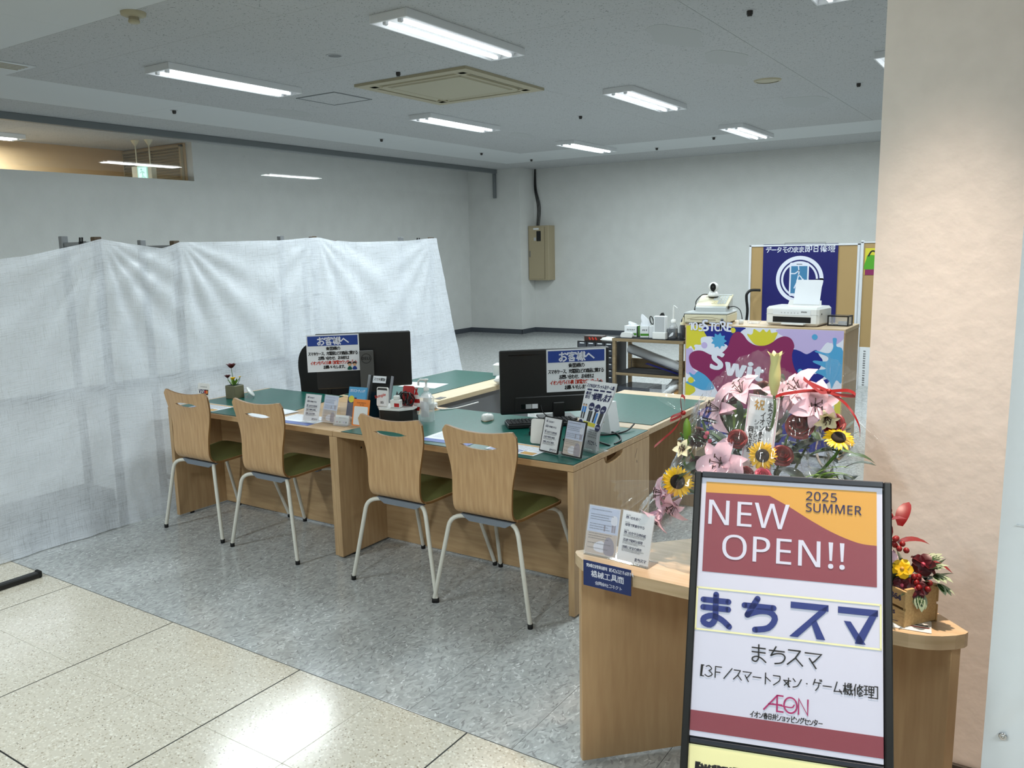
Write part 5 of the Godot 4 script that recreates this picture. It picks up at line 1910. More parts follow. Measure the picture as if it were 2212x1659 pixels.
func build_desk_things() -> void:
	plain("photo_sky", Color(0.72, 0.76, 0.86), 0.4)
	plain("photo_sand", Color(0.74, 0.69, 0.66), 0.4)
	plain("photo_pale", Color(0.82, 0.83, 0.88), 0.4)
	plain("photo_shade", Color(0.56, 0.54, 0.6), 0.4)
	plain("cobalt", Color(0.22, 0.32, 0.62), 0.45)

	# left desk
	var t := thing("card_sign", "white card-payment sign standing behind the first chair at the left end of the desk", "sign", Vector3(-4.37, DESK, -3.13))
	var s := S()
	var xf := on_plane(Vector3(0, 0.003, 0), Vector3.RIGHT, Vector3(0, 1, -0.15))
	prism(s, round_rect(0.11, 0.15, 0.008, 4, Vector2(0, 0.075)), -0.003, 0.0, xf)
	part("panel", s, M.white_gloss, t)
	latin("VISA", 0.034, Vector2(-0.045, 0.078), xf, M.ink_navy, t, true)
	s = S()
	murmur(s, -0.03, 0.035, 0.124, 0.008, xf)
	part("lettering", s, M.ink_grey, t)
	s = S()
	prism(s, rect(0.008, 0.08, 0.048, 0.112), 0.0001, 0.0006, xf)
	part("brand_patch", s, M.ink, t)
	for q in [[0.021, M.print_red], [0.035, M.orange]]:
		s = S()
		prism(s, disc(0.0105, 16, Vector2(q[0], 0.097)), 0.0006, 0.001, xf)
		part("brand_disc", s, q[1], t)
	s = S()
	span(s, Vector3(-0.055, 0, -0.05), Vector3(0.055, 0.003, 0.004), 0.001)
	part("foot", s, M.acrylic, t)

	t = thing("flower_pot", "small square gilt pot of dark red and yellow artificial flowers on the left desk", "flower pot", Vector3(-4.47, DESK, -3.455), 0.1)
	s = S()
	box(s, Vector3(0, 0.044, 0), Vector3(0.085, 0.088, 0.085), 0.004)
	part("pot", s, M.pot_gold, t)
	s = S()
	box(s, Vector3(0, 0.0885, 0), Vector3(0.07, 0.001, 0.07))
	part("soil", s, M.dark_green, t)
	var heads := [[Vector3(-0.005, 0.2, 0.01), M.petal_wine, 0.045], [Vector3(-0.035, 0.135, 0.02), M.petal_wine, 0.03], [Vector3(0.012, 0.125, 0.02), M.petal_yellow, 0.026], [Vector3(0.055, 0.14, 0.0), M.petal_yellow, 0.012]]
	for h in heads:
		s = S()
		tube(s, curve([Vector3(0, 0.088, 0), (h[0] as Vector3) * Vector3(0.6, 0.7, 0.6), h[0]], 3), 0.002, 5)
		part("stem", s, M.stem_green, t)
		s = S()
		for k in 7:
			petal(s, h[0], TAU * k / 7, 0.7, h[2], h[2] * 0.4, 0.2)
		part("flower", s, h[1], t)
	s = S()
	for k in 10:
		petal(s, Vector3(rng.randf_range(-0.02, 0.02), 0.09, rng.randf_range(-0.02, 0.02)), TAU * k / 10, 0.9, 0.05, 0.007, 0.1)
	part("leaf_tuft", s, M.leaf_lime, t)

	t = thing("reader", "small round white card reader tilted on a wire stand beside the gilt flower pot", "card reader", Vector3(-4.395, DESK, -3.52), -0.4)
	s = S()
	lathe(s, [Vector2(0.0, -0.004), Vector2(0.036, -0.004), Vector2(0.038, 0.0), Vector2(0.036, 0.004), Vector2(0.0, 0.005)], 24, Transform3D(Basis(Vector3.RIGHT, -0.95).rotated(Vector3.UP, -0.5), Vector3(0, 0.038, 0)))
	part("disc", s, M.white_gloss, t)
	s = S()
	tube(s, [Vector3(-0.015, 0.036, -0.005), Vector3(-0.03, 0.002, 0.025), Vector3(0.02, 0.002, 0.03)], 0.002, 6)
	part("wire_stand", s, M.white_gloss, t)

	leaflet("colourful flyer under the edge of the first green mat by the flower pot", Vector3(-4.33, DESK + 0.002, -3.16), 0.0, 0.26, 0.17, 1)
	leaflet("white sheet lying on the first green mat between the two left chairs", Vector3(-3.83, DESK + 0.0024, -3.21), -0.1, 0.2, 0.24, 0)
	leaflet("white sheet with a blue foot band under the two acrylic signs on the left desk", Vector3(-3.53, DESK, -3.17), 0.04, 0.3, 0.22, 2)
	acrylic_stand("acrylic_sign", "white acrylic sign with blue headings on the left desk, left of the pair", Vector3(-3.437, DESK, -3.145), 0.06, 0.12, 0.155, 0.28, "menu")
	acrylic_stand("acrylic_sign", "acrylic sign with a pale photo on the left desk, right of the pair", Vector3(-3.322, DESK, -3.168), -0.04, 0.115, 0.155, 0.28, "photo")

	# leaflet rack, card box, orange card, organiser
	t = thing("leaflet_rack", "clear leaflet rack with blue leaflets and a black back on the left desk", "leaflet rack", Vector3(-3.21, DESK, -3.3), 0.12)
	xf = on_plane(Vector3(0.04, 0.004, -0.1), Vector3.RIGHT, Vector3(0, 1, -0.32))
	s = S()
	prism(s, rect(-0.075, 0.0, 0.085, 0.24), -0.003, 0.0, xf)
	part("back_plate", s, M.black_gloss, t)
	s = S()
	for q in [[-0.075, -0.071], [0.081, 0.085]]:
		s = S()
		prism(s, rect(q[0], 0.0, q[1], 0.24), 0.0, 0.022, xf)
		part("side_rib", s, M.clear_plastic, t)
	s = S()
	prism(s, rect(-0.04, 0.195, 0.05, 0.235), 0.022, 0.0226, xf)
	part("title_card", s, M.paper, t)
	s = S()
	write(s, "スマホ買取", Vector2(0.005, 0.206), 0.018, 0.12, xf, 0.5, 0.98, 0.9, 0.0232)
	part("lettering", s, M.ink, t)
	var xl := on_plane(Vector3(-0.035, 0.02, 0.0), Vector3.RIGHT, Vector3(0, 1, -0.3))
	s = S()
	prism(s, rect(-0.06, 0.0, 0.06, 0.17), -0.012, 0.0, xl)
	part("leaflet_stack", s, M.sky_print, t)
	s = S()
	flat(s, rect(-0.06, 0.0, 0.0, 0.11), xl, 0.0004)
	part("photo_print", s, M.ink_navy, t)
	s = S()
	flat(s, disc(0.02, 18, Vector2(-0.035, 0.1)), xl, 0.0008)
	part("badge_print", s, M.lemon, t)
	s = S()
	write(s, "ガラスコーティング", Vector2(0.0, 0.14), 0.016, 0.13, xl, 0.5, 0.98, 0.72, 0.0008)
	part("lettering", s, M.poster_white, t)
	s = S()
	box(s, Vector3(0.0, 0.055, 0.045), Vector3(0.19, 0.11, 0.0025))
	part("front_sheet", s, M.acrylic, t)
	s = S()
	span(s, Vector3(-0.095, 0.0, -0.11), Vector3(0.13, 0.004, 0.05), 0.001)
	part("foot", s, M.acrylic, t)

	t = thing("card_holder", "small clear box of white business cards beside the leaflet rack", "card holder", Vector3(-3.215, DESK, -3.175), 0.1)
	s = S()
	box(s, Vector3(0, 0.03, 0), Vector3(0.092, 0.05, 0.012), 0.0, Basis(Vector3.RIGHT, -0.25))
	part("card_stack", s, M.white, t)
	s = S()
	var xc := on_plane(Vector3(0, 0.03, 0.0062), Vector3.RIGHT, Vector3(0, 1, -0.25))
	murmur(s, -0.02, 0.025, 0.008, 0.008, xc)
	part("lettering", s, M.ink_grey, t)
	for q in [[-0.032, M.magenta], [-0.012, M.leaf_lime], [0.015, M.lilac], [0.03, M.dark_green]]:
		s = S()
		flat(s, disc(0.005, 10, Vector2(q[0], -0.012)), xc, 0.0004)
		part("flower_print", s, q[1], t)
	s = S()
	box(s, Vector3(0, 0.024, 0.016), Vector3(0.098, 0.046, 0.002), 0.0, Basis(Vector3.RIGHT, -0.25))
	span(s, Vector3(-0.049, 0, -0.03), Vector3(0.049, 0.003, 0.03))
	part("clear_box", s, M.clear_plastic, t)

	t = thing("card_sign", "orange card with a white panel standing in front of the leaflet rack", "sign", Vector3(-3.105, DESK, -3.19), 0.1)
	xf = on_plane(Vector3(0, 0.003, 0), Vector3.RIGHT, Vector3(0, 1, -0.22))
	s = S()
	prism(s, round_rect(0.11, 0.145, 0.004, 3, Vector2(0, 0.0725)), -0.003, 0.0, xf)
	part("panel", s, M.orange, t)
	s = S()
	prism(s, round_rect(0.092, 0.1, 0.006, 3, Vector2(0, 0.056)), 0.0, 0.0006, xf)
	part("white_panel", s, M.white, t)
	s = S()
	murmur(s, -0.03, 0.03, 0.122, 0.008, xf)
	murmur(s, -0.01, 0.02, 0.112, 0.006, xf)
	part("lettering", s, M.ink, t)
	s = S()
	span(s, Vector3(-0.055, 0, -0.05), Vector3(0.055, 0.003, 0.004), 0.001)
	part("foot", s, M.acrylic, t)

	t = thing("organiser", "dark brown six-sided desk organiser with a white rim behind the third chair", "organiser", Vector3(-2.985, DESK, -3.36), 0.2)
	var hexa := PackedVector2Array([Vector2(-0.1, -0.02), Vector2(-0.06, -0.075), Vector2(0.06, -0.075), Vector2(0.11, -0.02), Vector2(0.1, 0.06), Vector2(-0.09, 0.06)])
	var xu := Transform3D(Basis(Vector3.RIGHT, Vector3.BACK, Vector3.UP), Vector3.ZERO)
	xu.basis = Basis(Vector3.RIGHT, Vector3.FORWARD, Vector3.UP)
	s = S()
	prism(s, hexa, 0.0, 0.085, xu)
	part("body", s, M.brown_dark, t)
	s = S()
	prism(s, Geometry2D.offset_polygon(hexa, 0.006)[0], 0.085, 0.095, xu)
	part("rim", s, M.white_gloss, t)
	var kids := [["sample_phone", "white sample phone with a grey edge standing in the desk organiser"], ["phone_case", "red phone case standing in the desk organiser"]]
	var ph := thing("sample_phone", kids[0][1], "phone", Vector3(-3.045, DESK + 0.097, -3.31), 0.15)
	xf = on_plane(Vector3.ZERO, Vector3.RIGHT, Vector3(0, 1, -0.1))
	s = S()
	prism(s, round_rect(0.072, 0.105, 0.01, 4, Vector2(0, 0.052)), -0.009, 0.0, xf)
	part("body", s, M.white_gloss, ph)
	s = S()
	prism(s, round_rect(0.064, 0.02, 0.008, 4, Vector2(0, 0.09)), 0.0, 0.0005, xf)
	part("camera_strip", s, M.charcoal, ph)
	s = S()
	prism(s, round_rect(0.064, 0.085, 0.006, 4, Vector2(0, 0.046)), 0.0005, 0.0012, xf)
	part("label_card", s, M.white, ph)
	latin("Sample", 0.021, Vector2(0, 0.034), xf * Transform3D(Basis(Vector3.BACK, 0.25), Vector3(0, 0.012, 0.0012)), M.ink_red, ph, true, HORIZONTAL_ALIGNMENT_CENTER)
	latin("X5", 0.018, Vector2(0, 0.01), xf * Transform3D(Basis(), Vector3(0, 0, 0.0012)), M.ink, ph, true, HORIZONTAL_ALIGNMENT_CENTER)
	ph = thing("phone_case", kids[1][1], "phone case", Vector3(-2.935, DESK + 0.096, -3.39), 0.1)
	xf = on_plane(Vector3.ZERO, Vector3.RIGHT, Vector3(0, 1, -0.2))
	s = S()
	prism(s, round_rect(0.07, 0.11, 0.01, 4, Vector2(0, 0.055)), -0.009, 0.0, xf)
	part("shell", s, M.red, ph)
	ph = thing("adapter", "small white charging block lying in the desk organiser", "charger", Vector3(-2.955, DESK + 0.096, -3.325), 0.2)
	s = S()
	box(s, Vector3(0, 0.022, 0), Vector3(0.06, 0.044, 0.035), 0.004)
	part("body", s, M.white_gloss, ph)
	s = S()
	box(s, Vector3(0.012, 0.016, 0.0178), Vector3(0.03, 0.02, 0.001))
	part("red_label", s, M.red, ph)
	s = S()
	box(s, Vector3(0.004, 0.055, 0), Vector3(0.03, 0.024, 0.03), 0.005)
	part("plug_head", s, M.white_gloss, ph)
	s = S()
	for k in 7:
		var c := Vector3(-2.98 + 0.012 * k, DESK + 0.12, -3.365 - 0.012 * (k % 3))
		var loop := []
		for i in 13:
			var an := TAU * i / 12
			loop.append(c + Vector3(cos(an) * 0.016 + 0.003 * k, 0.02 + sin(an) * 0.034, 0.012 * sin(an * 2.0 + k)))
		tube(s, loop, 0.0035, 6, false)
	single("cable", s, M.black, "bundle of black charging cables stuffed in the desk organiser", "cable")

	# hand sanitiser with a red striped tag
	t = thing("sanitiser_bottle", "clear pump bottle of hand sanitiser on the right desk", "bottle", Vector3(-2.865, DESK + 0.002, -3.475), 0.1)
	s = S()
	prism(s, round_rect(0.078, 0.056, 0.016, 4), 0.0, 0.135, Transform3D(Basis(Vector3.RIGHT, Vector3.FORWARD, Vector3.UP), Vector3.ZERO), true)
	part("bottle", s, M.bottle_clear, t)
	s = S()
	lathe(s, [Vector2(0.036, 0.135), Vector2(0.022, 0.158), Vector2(0.013, 0.165), Vector2(0.013, 0.175)], 18)
	part("shoulder", s, M.bottle_clear, t)
	s = S()
	lathe(s, [Vector2(0.016, 0.172), Vector2(0.016, 0.19), Vector2(0.006, 0.194), Vector2(0.006, 0.222), Vector2(0.013, 0.224), Vector2(0.013, 0.236), Vector2(0.0, 0.238)], 16)
	tube(s, [Vector3(0, 0.23, 0), Vector3(-0.03, 0.232, 0.012), Vector3(-0.04, 0.222, 0.016), Vector3(-0.041, 0.2, 0.016)], 0.006, 8)
	part("pump", s, M.white_gloss, t)
	s = S()
	box(s, Vector3(0.006, 0.07, 0.0285), Vector3(0.05, 0.085, 0.0008))
	part("label", s, M.paper, t)
	t = thing("fish_tag", "red and white striped fish-shaped tag hanging on the sanitiser bottle", "tag", Vector3(-2.895, DESK + 0.045, -3.425))
	for i in 6:
		s = S()
		var y0 := 0.022 * i
		var prof := []
		for k in 4:
			var y := y0 + 0.022 * k / 3.0
			var u := y / 0.132
			prof.append(Vector2(0.0015 + 0.021 * pow(sin(PI * clampf(u * 0.92 + 0.06, 0, 1)), 0.75), y))
		lathe(s, prof, 14, Transform3D(), 0, 1.0, 0.35)
		part("stripe", s, M.red if i % 2 == 1 or i == 5 else M.white_gloss, t)
	s = S()
	for k in 3:
		tube(s, [Vector3(0, 0.128, 0), Vector3(-0.014 + 0.014 * k, 0.152, 0)], [0.004, 0.001], 6)
	part("tail", s, M.red, t)

	# power strip, plug, cables
	t = thing("power_strip", "white power strip on the pale desk behind the sanitiser bottle", "power strip", Vector3(-3.14, DESK, -3.765), 0.05)
	s = S()
	box(s, Vector3(0, 0.02, 0), Vector3(0.2, 0.036, 0.05), 0.006)
	part("body", s, M.white_gloss, t)
	s = S()
	box(s, Vector3(0.04, 0.062, 0), Vector3(0.04, 0.05, 0.04), 0.004)
	part("plug", s, M.white_gloss, t)
	s = S()
	tube(s, curve([Vector3(0.1, 0.02, 0), Vector3(0.14, 0.008, 0.02), Vector3(0.2, 0.005, -0.05), Vector3(0.22, 0.004, -0.28)]), 0.0035, 6)
	part("cord", s, M.white_gloss, t)
	s = S()
	var lp := []
	for i in 15:
		lp.append(Vector3(-3.25 + 0.03 * cos(i * 0.45), DESK + 0.055 + 0.028 * sin(i * 0.45) , -3.75))
	tube(s, lp, 0.004, 6)
	tube(s, curve([lp[-1], Vector3(-3.2, DESK + 0.006, -3.72), Vector3(-3.05, DESK + 0.006, -3.62), Vector3(-3.12, DESK + 0.006, -3.5)]), 0.004, 6)
	tube(s, curve([lp[0], Vector3(-3.3, DESK + 0.012, -3.7), Vector3(-3.34, DESK + 0.01, -3.6)]), 0.004, 6)
	single("cable", s, M.black, "looped black power cable behind the sanitiser bottle", "cable")
	s = S()
	box(s, Vector3(-3.31, DESK + 0.02, -3.7), Vector3(0.16, 0.034, 0.07), 0.006, Basis(Vector3.UP, 0.5))
	single("adapter", s, M.black, "black power adapter beside the looped cable", "adapter")

	leaflet("plain white sheet lying on the long return desk by the white sheet curtain", Vector3(-3.66, DESK + 0.0026, -4.41), 0.17, 0.29, 0.2, 0)
	t = thing("wipe_pack", "crumpled white pack of wet wipes at the end of the long return desk", "wipes", Vector3(-3.13, DESK, -4.72), 0.3)
	s = S(0)
	var nz := FastNoiseLite.new()
	nz.seed = 4
	nz.frequency = 9.0
	var rows := []
	for i in 15:
		var row := []
		for j in 25:
			var an := TAU * j / 24
			var v := -PI / 2 + PI * i / 14.0
			var p := Vector3(pow(absf(cos(an)), 0.6) * signf(cos(an)) * 0.12, 0, pow(absf(sin(an)), 0.6) * signf(sin(an)) * 0.07) * pow(maxf(cos(v), 0.0), 0.5)
			p.y = 0.034 + sin(v) * 0.032
			p *= 1.0 + 0.16 * nz.get_noise_3dv(p * 3.0)
			row.append(p)
		rows.append(row)
	flip_grid(s, rows, true)
	part("pack", s, M.white_gloss, t)
	s = S()
	box(s, Vector3(-0.005, 0.069, 0.0), Vector3(0.06, 0.004, 0.04), 0.001)
	part("flap", s, M.sky_print, t)
	t = thing("tissue_box", "white tissue box at the far end of the long return desk", "tissue box", Vector3(-3.41, DESK, -5.03), 0.3)
	s = S()
	box(s, Vector3(0, 0.045, 0), Vector3(0.12, 0.09, 0.1), 0.006)
	part("box", s, M.white, t)
	s = S()
	lathe(s, [Vector2(0.025, 0.09), Vector2(0.012, 0.105), Vector2(0.02, 0.13), Vector2(0.004, 0.14)], 12)
	part("tissue", s, M.paper, t)

	# right desk
	t = thing("mouse", "white computer mouse lying on the right desk's green mat", "mouse", Vector3(-2.585, DESK + 0.0026, -3.655), 0.35)
	s = S()
	var pr := []
	rows = []
	for i in 11:
		var row := []
		for j in 21:
			var an := TAU * j / 20
			var v := PI / 2 * i / 10.0
			row.append(Vector3(cos(an) * 0.034 * pow(cos(v), 0.45), 0.03 * pow(sin(v), 0.8) * (1.0 - 0.25 * sin(an) * 0.6) + 0.005, -sin(an) * 0.055 * pow(cos(v), 0.45)))
		rows.append(row)
	flip_grid(s, rows, true)
	part("shell", s, M.white_gloss, t)
	s = S()
	prism(s, blob([Vector2(-0.034, 0), Vector2(0, -0.055), Vector2(0.034, 0), Vector2(0, 0.055)], 5), 0.0, 0.007, Transform3D(Basis(Vector3.RIGHT, Vector3.FORWARD, Vector3.UP), Vector3.ZERO))
	part("base", s, M.wood_pale, t)
	s = S()
	box(s, Vector3(0, 0.034, 0.028), Vector3(0.0015, 0.004, 0.045), 0.0, Basis(Vector3.RIGHT, 0.28))
	part("button_seam", s, M.ink_grey, t)

	t = thing("keyboard", "black keyboard in front of the right monitor", "keyboard", Vector3(-2.25, DESK + 0.0026, -3.672), deg_to_rad(43.0))
	s = S()
	box(s, Vector3(0, 0.013, 0), Vector3(0.37, 0.022, 0.13), 0.004)
	part("case", s, M.black, t)
	s = S()
	box(s, Vector3.ZERO, Vector3(0.0165, 0.007, 0.0165), 0.002)
	var keycap := done(s)
	for r in 5:
		for k in 18:
			if r == 0 and k in [4, 5, 6, 7]:
				continue
			share("key", keycap, M.charcoal, t, Transform3D(Basis(), Vector3(-0.17 + k * 0.02, 0.027, 0.048 - r * 0.024)))
	s = S()
	box(s, Vector3(-0.07, 0.027, 0.048), Vector3(0.1, 0.007, 0.0165), 0.002)
	part("space_bar", s, M.charcoal, t)
	t = thing("stapler", "small black stapler beside the keyboard on the right desk", "stapler", Vector3(-2.135, DESK + 0.0026, -3.47), 0.3)
	s = S()
	box(s, Vector3(0, 0.012, 0), Vector3(0.1, 0.022, 0.05), 0.004)
	part("base", s, M.black, t)
	s = S()
	box(s, Vector3(-0.02, 0.036, 0), Vector3(0.06, 0.026, 0.036), 0.006, Basis(Vector3.BACK, 0.15))
	part("head", s, M.charcoal, t)
	t = thing("card_sign", "white rounded card standing behind the left black-framed sign", "sign", Vector3(-2.03, DESK + 0.0026, -3.3), 0.15)
	xf = on_plane(Vector3(0, 0.002, 0), Vector3.RIGHT, Vector3(0, 1, -0.18))
	s = S()
	prism(s, round_rect(0.1, 0.12, 0.012, 4, Vector2(0, 0.06)), -0.004, 0.0, xf)
	part("panel", s, M.white_gloss, t)
	acrylic_stand("framed_sign", "black-framed sign with blue headings on the right desk", Vector3(-1.905, DESK + 0.0026, -3.168), -0.24, 0.118, 0.165, 0.27, "menu", true)
	acrylic_stand("framed_sign", "black-framed sign with a pale photo near the corner of the right desk", Vector3(-1.775, DESK + 0.0026, -3.152), -0.235, 0.118, 0.165, 0.27, "photo", true)
	leaflet("flyer with blue and yellow bands lying in front of the black-framed signs", Vector3(-2.07, DESK + 0.003, -3.18), -0.05, 0.28, 0.17, 1)
	leaflet("white flyer with a blue band lying between the third and fourth chairs", Vector3(-2.47, DESK + 0.003, -3.2), 0.05, 0.3, 0.21, 2)
	build_tall_leaflet()

	t = thing("tape_stand", "pale grey wedge-shaped desk holder behind the tall leaflet", "holder", Vector3(-1.885, DESK + 0.0026, -3.72), -0.1)
	s = S()
	prism(s, PackedVector2Array([Vector2(-0.055, 0), Vector2(0.055, 0), Vector2(0.03, 0.15), Vector2(-0.03, 0.15)]), -0.045, 0.045, Transform3D())
	part("body", s, M.white, t)
	s = S()
	prism(s, rect(-0.028, 0.05, 0.015, 0.125), 0.0445, 0.046, Transform3D())
	part("window", s, M.khaki, t)
	for q in [[Vector3(-1.95, 0, -3.63), Vector3(-1.85, 0, -3.6), Vector3(-1.78, 0, -3.72), Vector3(-1.775, 0, -3.82), 0.05], [Vector3(-1.97, 0, -3.42), Vector3(-1.86, 0, -3.48), Vector3(-1.76, 0, -3.44), Vector3(-1.72, 0, -3.43), -0.05], [Vector3(-1.93, 0, -3.72), Vector3(-1.8, 0, -3.66), Vector3(-1.72, 0, -3.55), Vector3(-1.715, 0, -3.47), -0.04]]:
		s = S()
		var up: float = q[4]
		tube(s, curve([q[0] + Vector3(0, DESK + 0.008, 0), q[1] + Vector3(0, DESK + 0.008, 0), q[2] + Vector3(0, DESK + 0.009, 0), q[3] + Vector3(0, DESK + (0.03 if up > 0 else 0.004), 0)]), 0.0045, 7)
		single("cable", s, M.black, "black cable running over the right desk to the scooped notch", "cable", "cables at the scooped notch")


func build_tall_leaflet() -> void:
	var t := thing("tall_leaflet", "tall white repair leaflet, slightly bent, in a clear stand on the right desk", "leaflet", Vector3(-1.79, DESK + 0.0026, -3.315), deg_to_rad(-19.0))
	var w := 0.172
	var h := 0.315
	var lean := 0.3
	var rows := []
	for i in 17:
		var v := i / 16.0
		var row := []
		for j in 9:
			var u := j / 8.0 - 0.5
			var y := v * h
			row.append(Vector3(u * w + 0.006 * v, y * cos(lean) + 0.008, -y * sin(lean) + 0.022 * sin(v * PI * 1.6) * (0.4 + u) ))
		rows.append(row)
	var s := S()
	grid(s, rows)
	part("sheet", s, M.paper, t)
	s = S()
	for r in rows:
		for j in r.size():
			r[j] += Vector3(0.004, -0.001, -0.004)
	grid(s, rows)
	part("sheet_below", s, M.white, t)
	for r in rows:
		for j in r.size():
			r[j] -= Vector3(0.004, -0.001, -0.004)
	# print on the bent sheet: drawn flat, then laid on its surface
	var groups := {"lettering": [M.ink_navy, S()], "dark_print": [M.ink_grey, S()], "disc_print": [M.ink_navy, S()], "white_print": [M.poster_white, S()], "yellow_print": [M.lemon, S()], "blue_print": [M.cyan_print, S()], "phone_print": [M.charcoal, S()], "skin_print": [M.skin_print, S()]}
	var I := Transform3D()
	var L: SurfaceTool = groups.lettering[1]
	write(L, "スマホ&タブレット&ゲーム機", Vector2(0, 0.282), 0.018, 0.14, I, 0.5, 0.98, 0.66)
	write(L, "修理します", Vector2(-0.028, 0.226), 0.034, 0.15, I, 0.0, 0.98, 0.66)
	write(L, "最短", Vector2(-0.076, 0.246), 0.0165, 0.13, I, 0.0, 0.98, 0.95)
	write(L, "即日", Vector2(-0.076, 0.228), 0.0165, 0.13, I, 0.0, 0.98, 0.95)
	write(L, "で", Vector2(-0.043, 0.236), 0.016, 0.14, I, 0.0)
	write(L, "ださい。", Vector2(0.012, 0.022), 0.02, 0.14, I, 0.0)
	for i in 4:
		prism2(L, round_rect(0.03, 0.008, 0.003, 2, Vector2(-0.058 + i * 0.038, 0.272)))
	for c in [Vector2(-0.02, 0.195), Vector2(0.022, 0.192), Vector2(0.062, 0.189)]:
		prism2(groups.disc_print[1], disc(0.0185, 20, c))
		write(groups.white_print[1], ["即日修理", "ゲーム機", "ガラス"][int((c.x + 0.02) / 0.04)], c + Vector2(0, -0.008), 0.009, 0.14, I, 0.5, 0.98, 0.75, 0.0012)
	for c in [Vector2(-0.07, 0.108), Vector2(0.066, 0.107)]:
		prism2(groups.disc_print[1], disc(0.0185, 20, c))
		murmur(groups.white_print[1], c.x - 0.013, c.x + 0.012, c.y - 0.002, 0.008, I, 0.0012)
	prism2(groups.yellow_print[1], rect(-0.048, 0.105, 0.042, 0.123))
	for q in [[Vector2(-0.022, 0.15), 0.013], [Vector2(-0.008, 0.15), 0.012], [Vector2(0.018, 0.15), 0.012], [Vector2(0.063, 0.15), 0.026]]:
		prism2(groups.phone_print[1], round_rect(q[1], 0.05, 0.003, 2, q[0]))
	prism2(groups.blue_print[1], round_rect(0.013, 0.048, 0.003, 2, Vector2(0.033, 0.147)))
	for x in [-0.073, -0.057]:
		prism2(groups.blue_print[1], rect(x - 0.006, 0.163, x + 0.006, 0.19))
		prism2(groups.phone_print[1], rect(x - 0.005, 0.132, x + 0.004, 0.163))
		prism2(groups.skin_print[1], disc(0.0055, 12, Vector2(x, 0.196)))
		prism2(groups.phone_print[1], disc(0.0055, 12, Vector2(x, 0.2), 0.003))
	var D: SurfaceTool = groups.dark_print[1]
	for y in [0.088, 0.078, 0.068, 0.056]:
		murmur(D, 0.005, 0.07, y, 0.007, I)
	for key in groups:
		var md := MeshDataTool.new()
		var g: SurfaceTool = groups[key][1]
		var mesh := g.commit()
		if mesh.get_surface_count() == 0:
			continue
		md.create_from_surface(mesh, 0)
		var out := S()
		for f in md.get_face_count():
			for k in 3:
				var p := md.get_vertex(md.get_face_vertex(f, k))
				var v := clampf(p.y / h, 0.0, 1.0)
				var u := clampf(p.x / w, -0.5, 0.5)
				out.add_vertex(Vector3(u * w + 0.006 * v, p.y * cos(lean) + 0.008, -p.y * sin(lean) + 0.022 * sin(v * PI * 1.6) * (0.4 + u)) + Vector3(0, sin(lean), cos(lean)) * (0.0006 + p.z * 0.6))
		part(key, out, groups[key][0], t)
	s = S()
	span(s, Vector3(-0.085, 0.0, -0.06), Vector3(0.1, 0.003, 0.03), 0.001)
	part("stand_foot", s, M.acrylic, t)
	s = S()
	box(s, Vector3(0.005, 0.055, 0.012), Vector3(0.185, 0.1, 0.0025), 0.0, Basis(Vector3.RIGHT, -0.3))
	part("stand_front", s, M.acrylic, t)


func prism2(st: SurfaceTool, poly: PackedVector2Array) -> void:
	flat(st, poly, Transform3D(), 0.0004)


# a leaf-shaped blade: from at, turned by a about y, rising by tilt, l long, w half wide, cupped by c
func petal(st: SurfaceTool, at: Vector3, a: float, tilt: float, l: float, w: float, c: float, droop := 0.0, frame := Basis(), pointed := 1.0) -> void:
	st.set_smooth_group(1)
	var dir := Vector3(cos(a), 0, -sin(a))
	var side := Vector3(-sin(a), 0, -cos(a))
	var prev := []
	for i in 7:
		var v := i / 6.0
		var ww := w * pow(sin(PI * clampf(0.08 + v * 0.92, 0.0, 1.0)), 0.7 * pointed)
		var an := tilt - droop * v
		var mid := dir * (l * v * cos(an)) + Vector3.UP * (l * v * sin(an))
		var nn := (dir * -sin(an) + Vector3.UP * cos(an))
		var row := []
		for k in [-1.0, 0.0, 1.0]:
			row.append(at + frame * (mid + side * (ww * k) + nn * (c * ww * absf(k))))
		if i > 0:
			for k in 2:
				quad(st, prev[k], row[k], row[k + 1], prev[k + 1])
		prev = row
	st.set_smooth_group(-1)


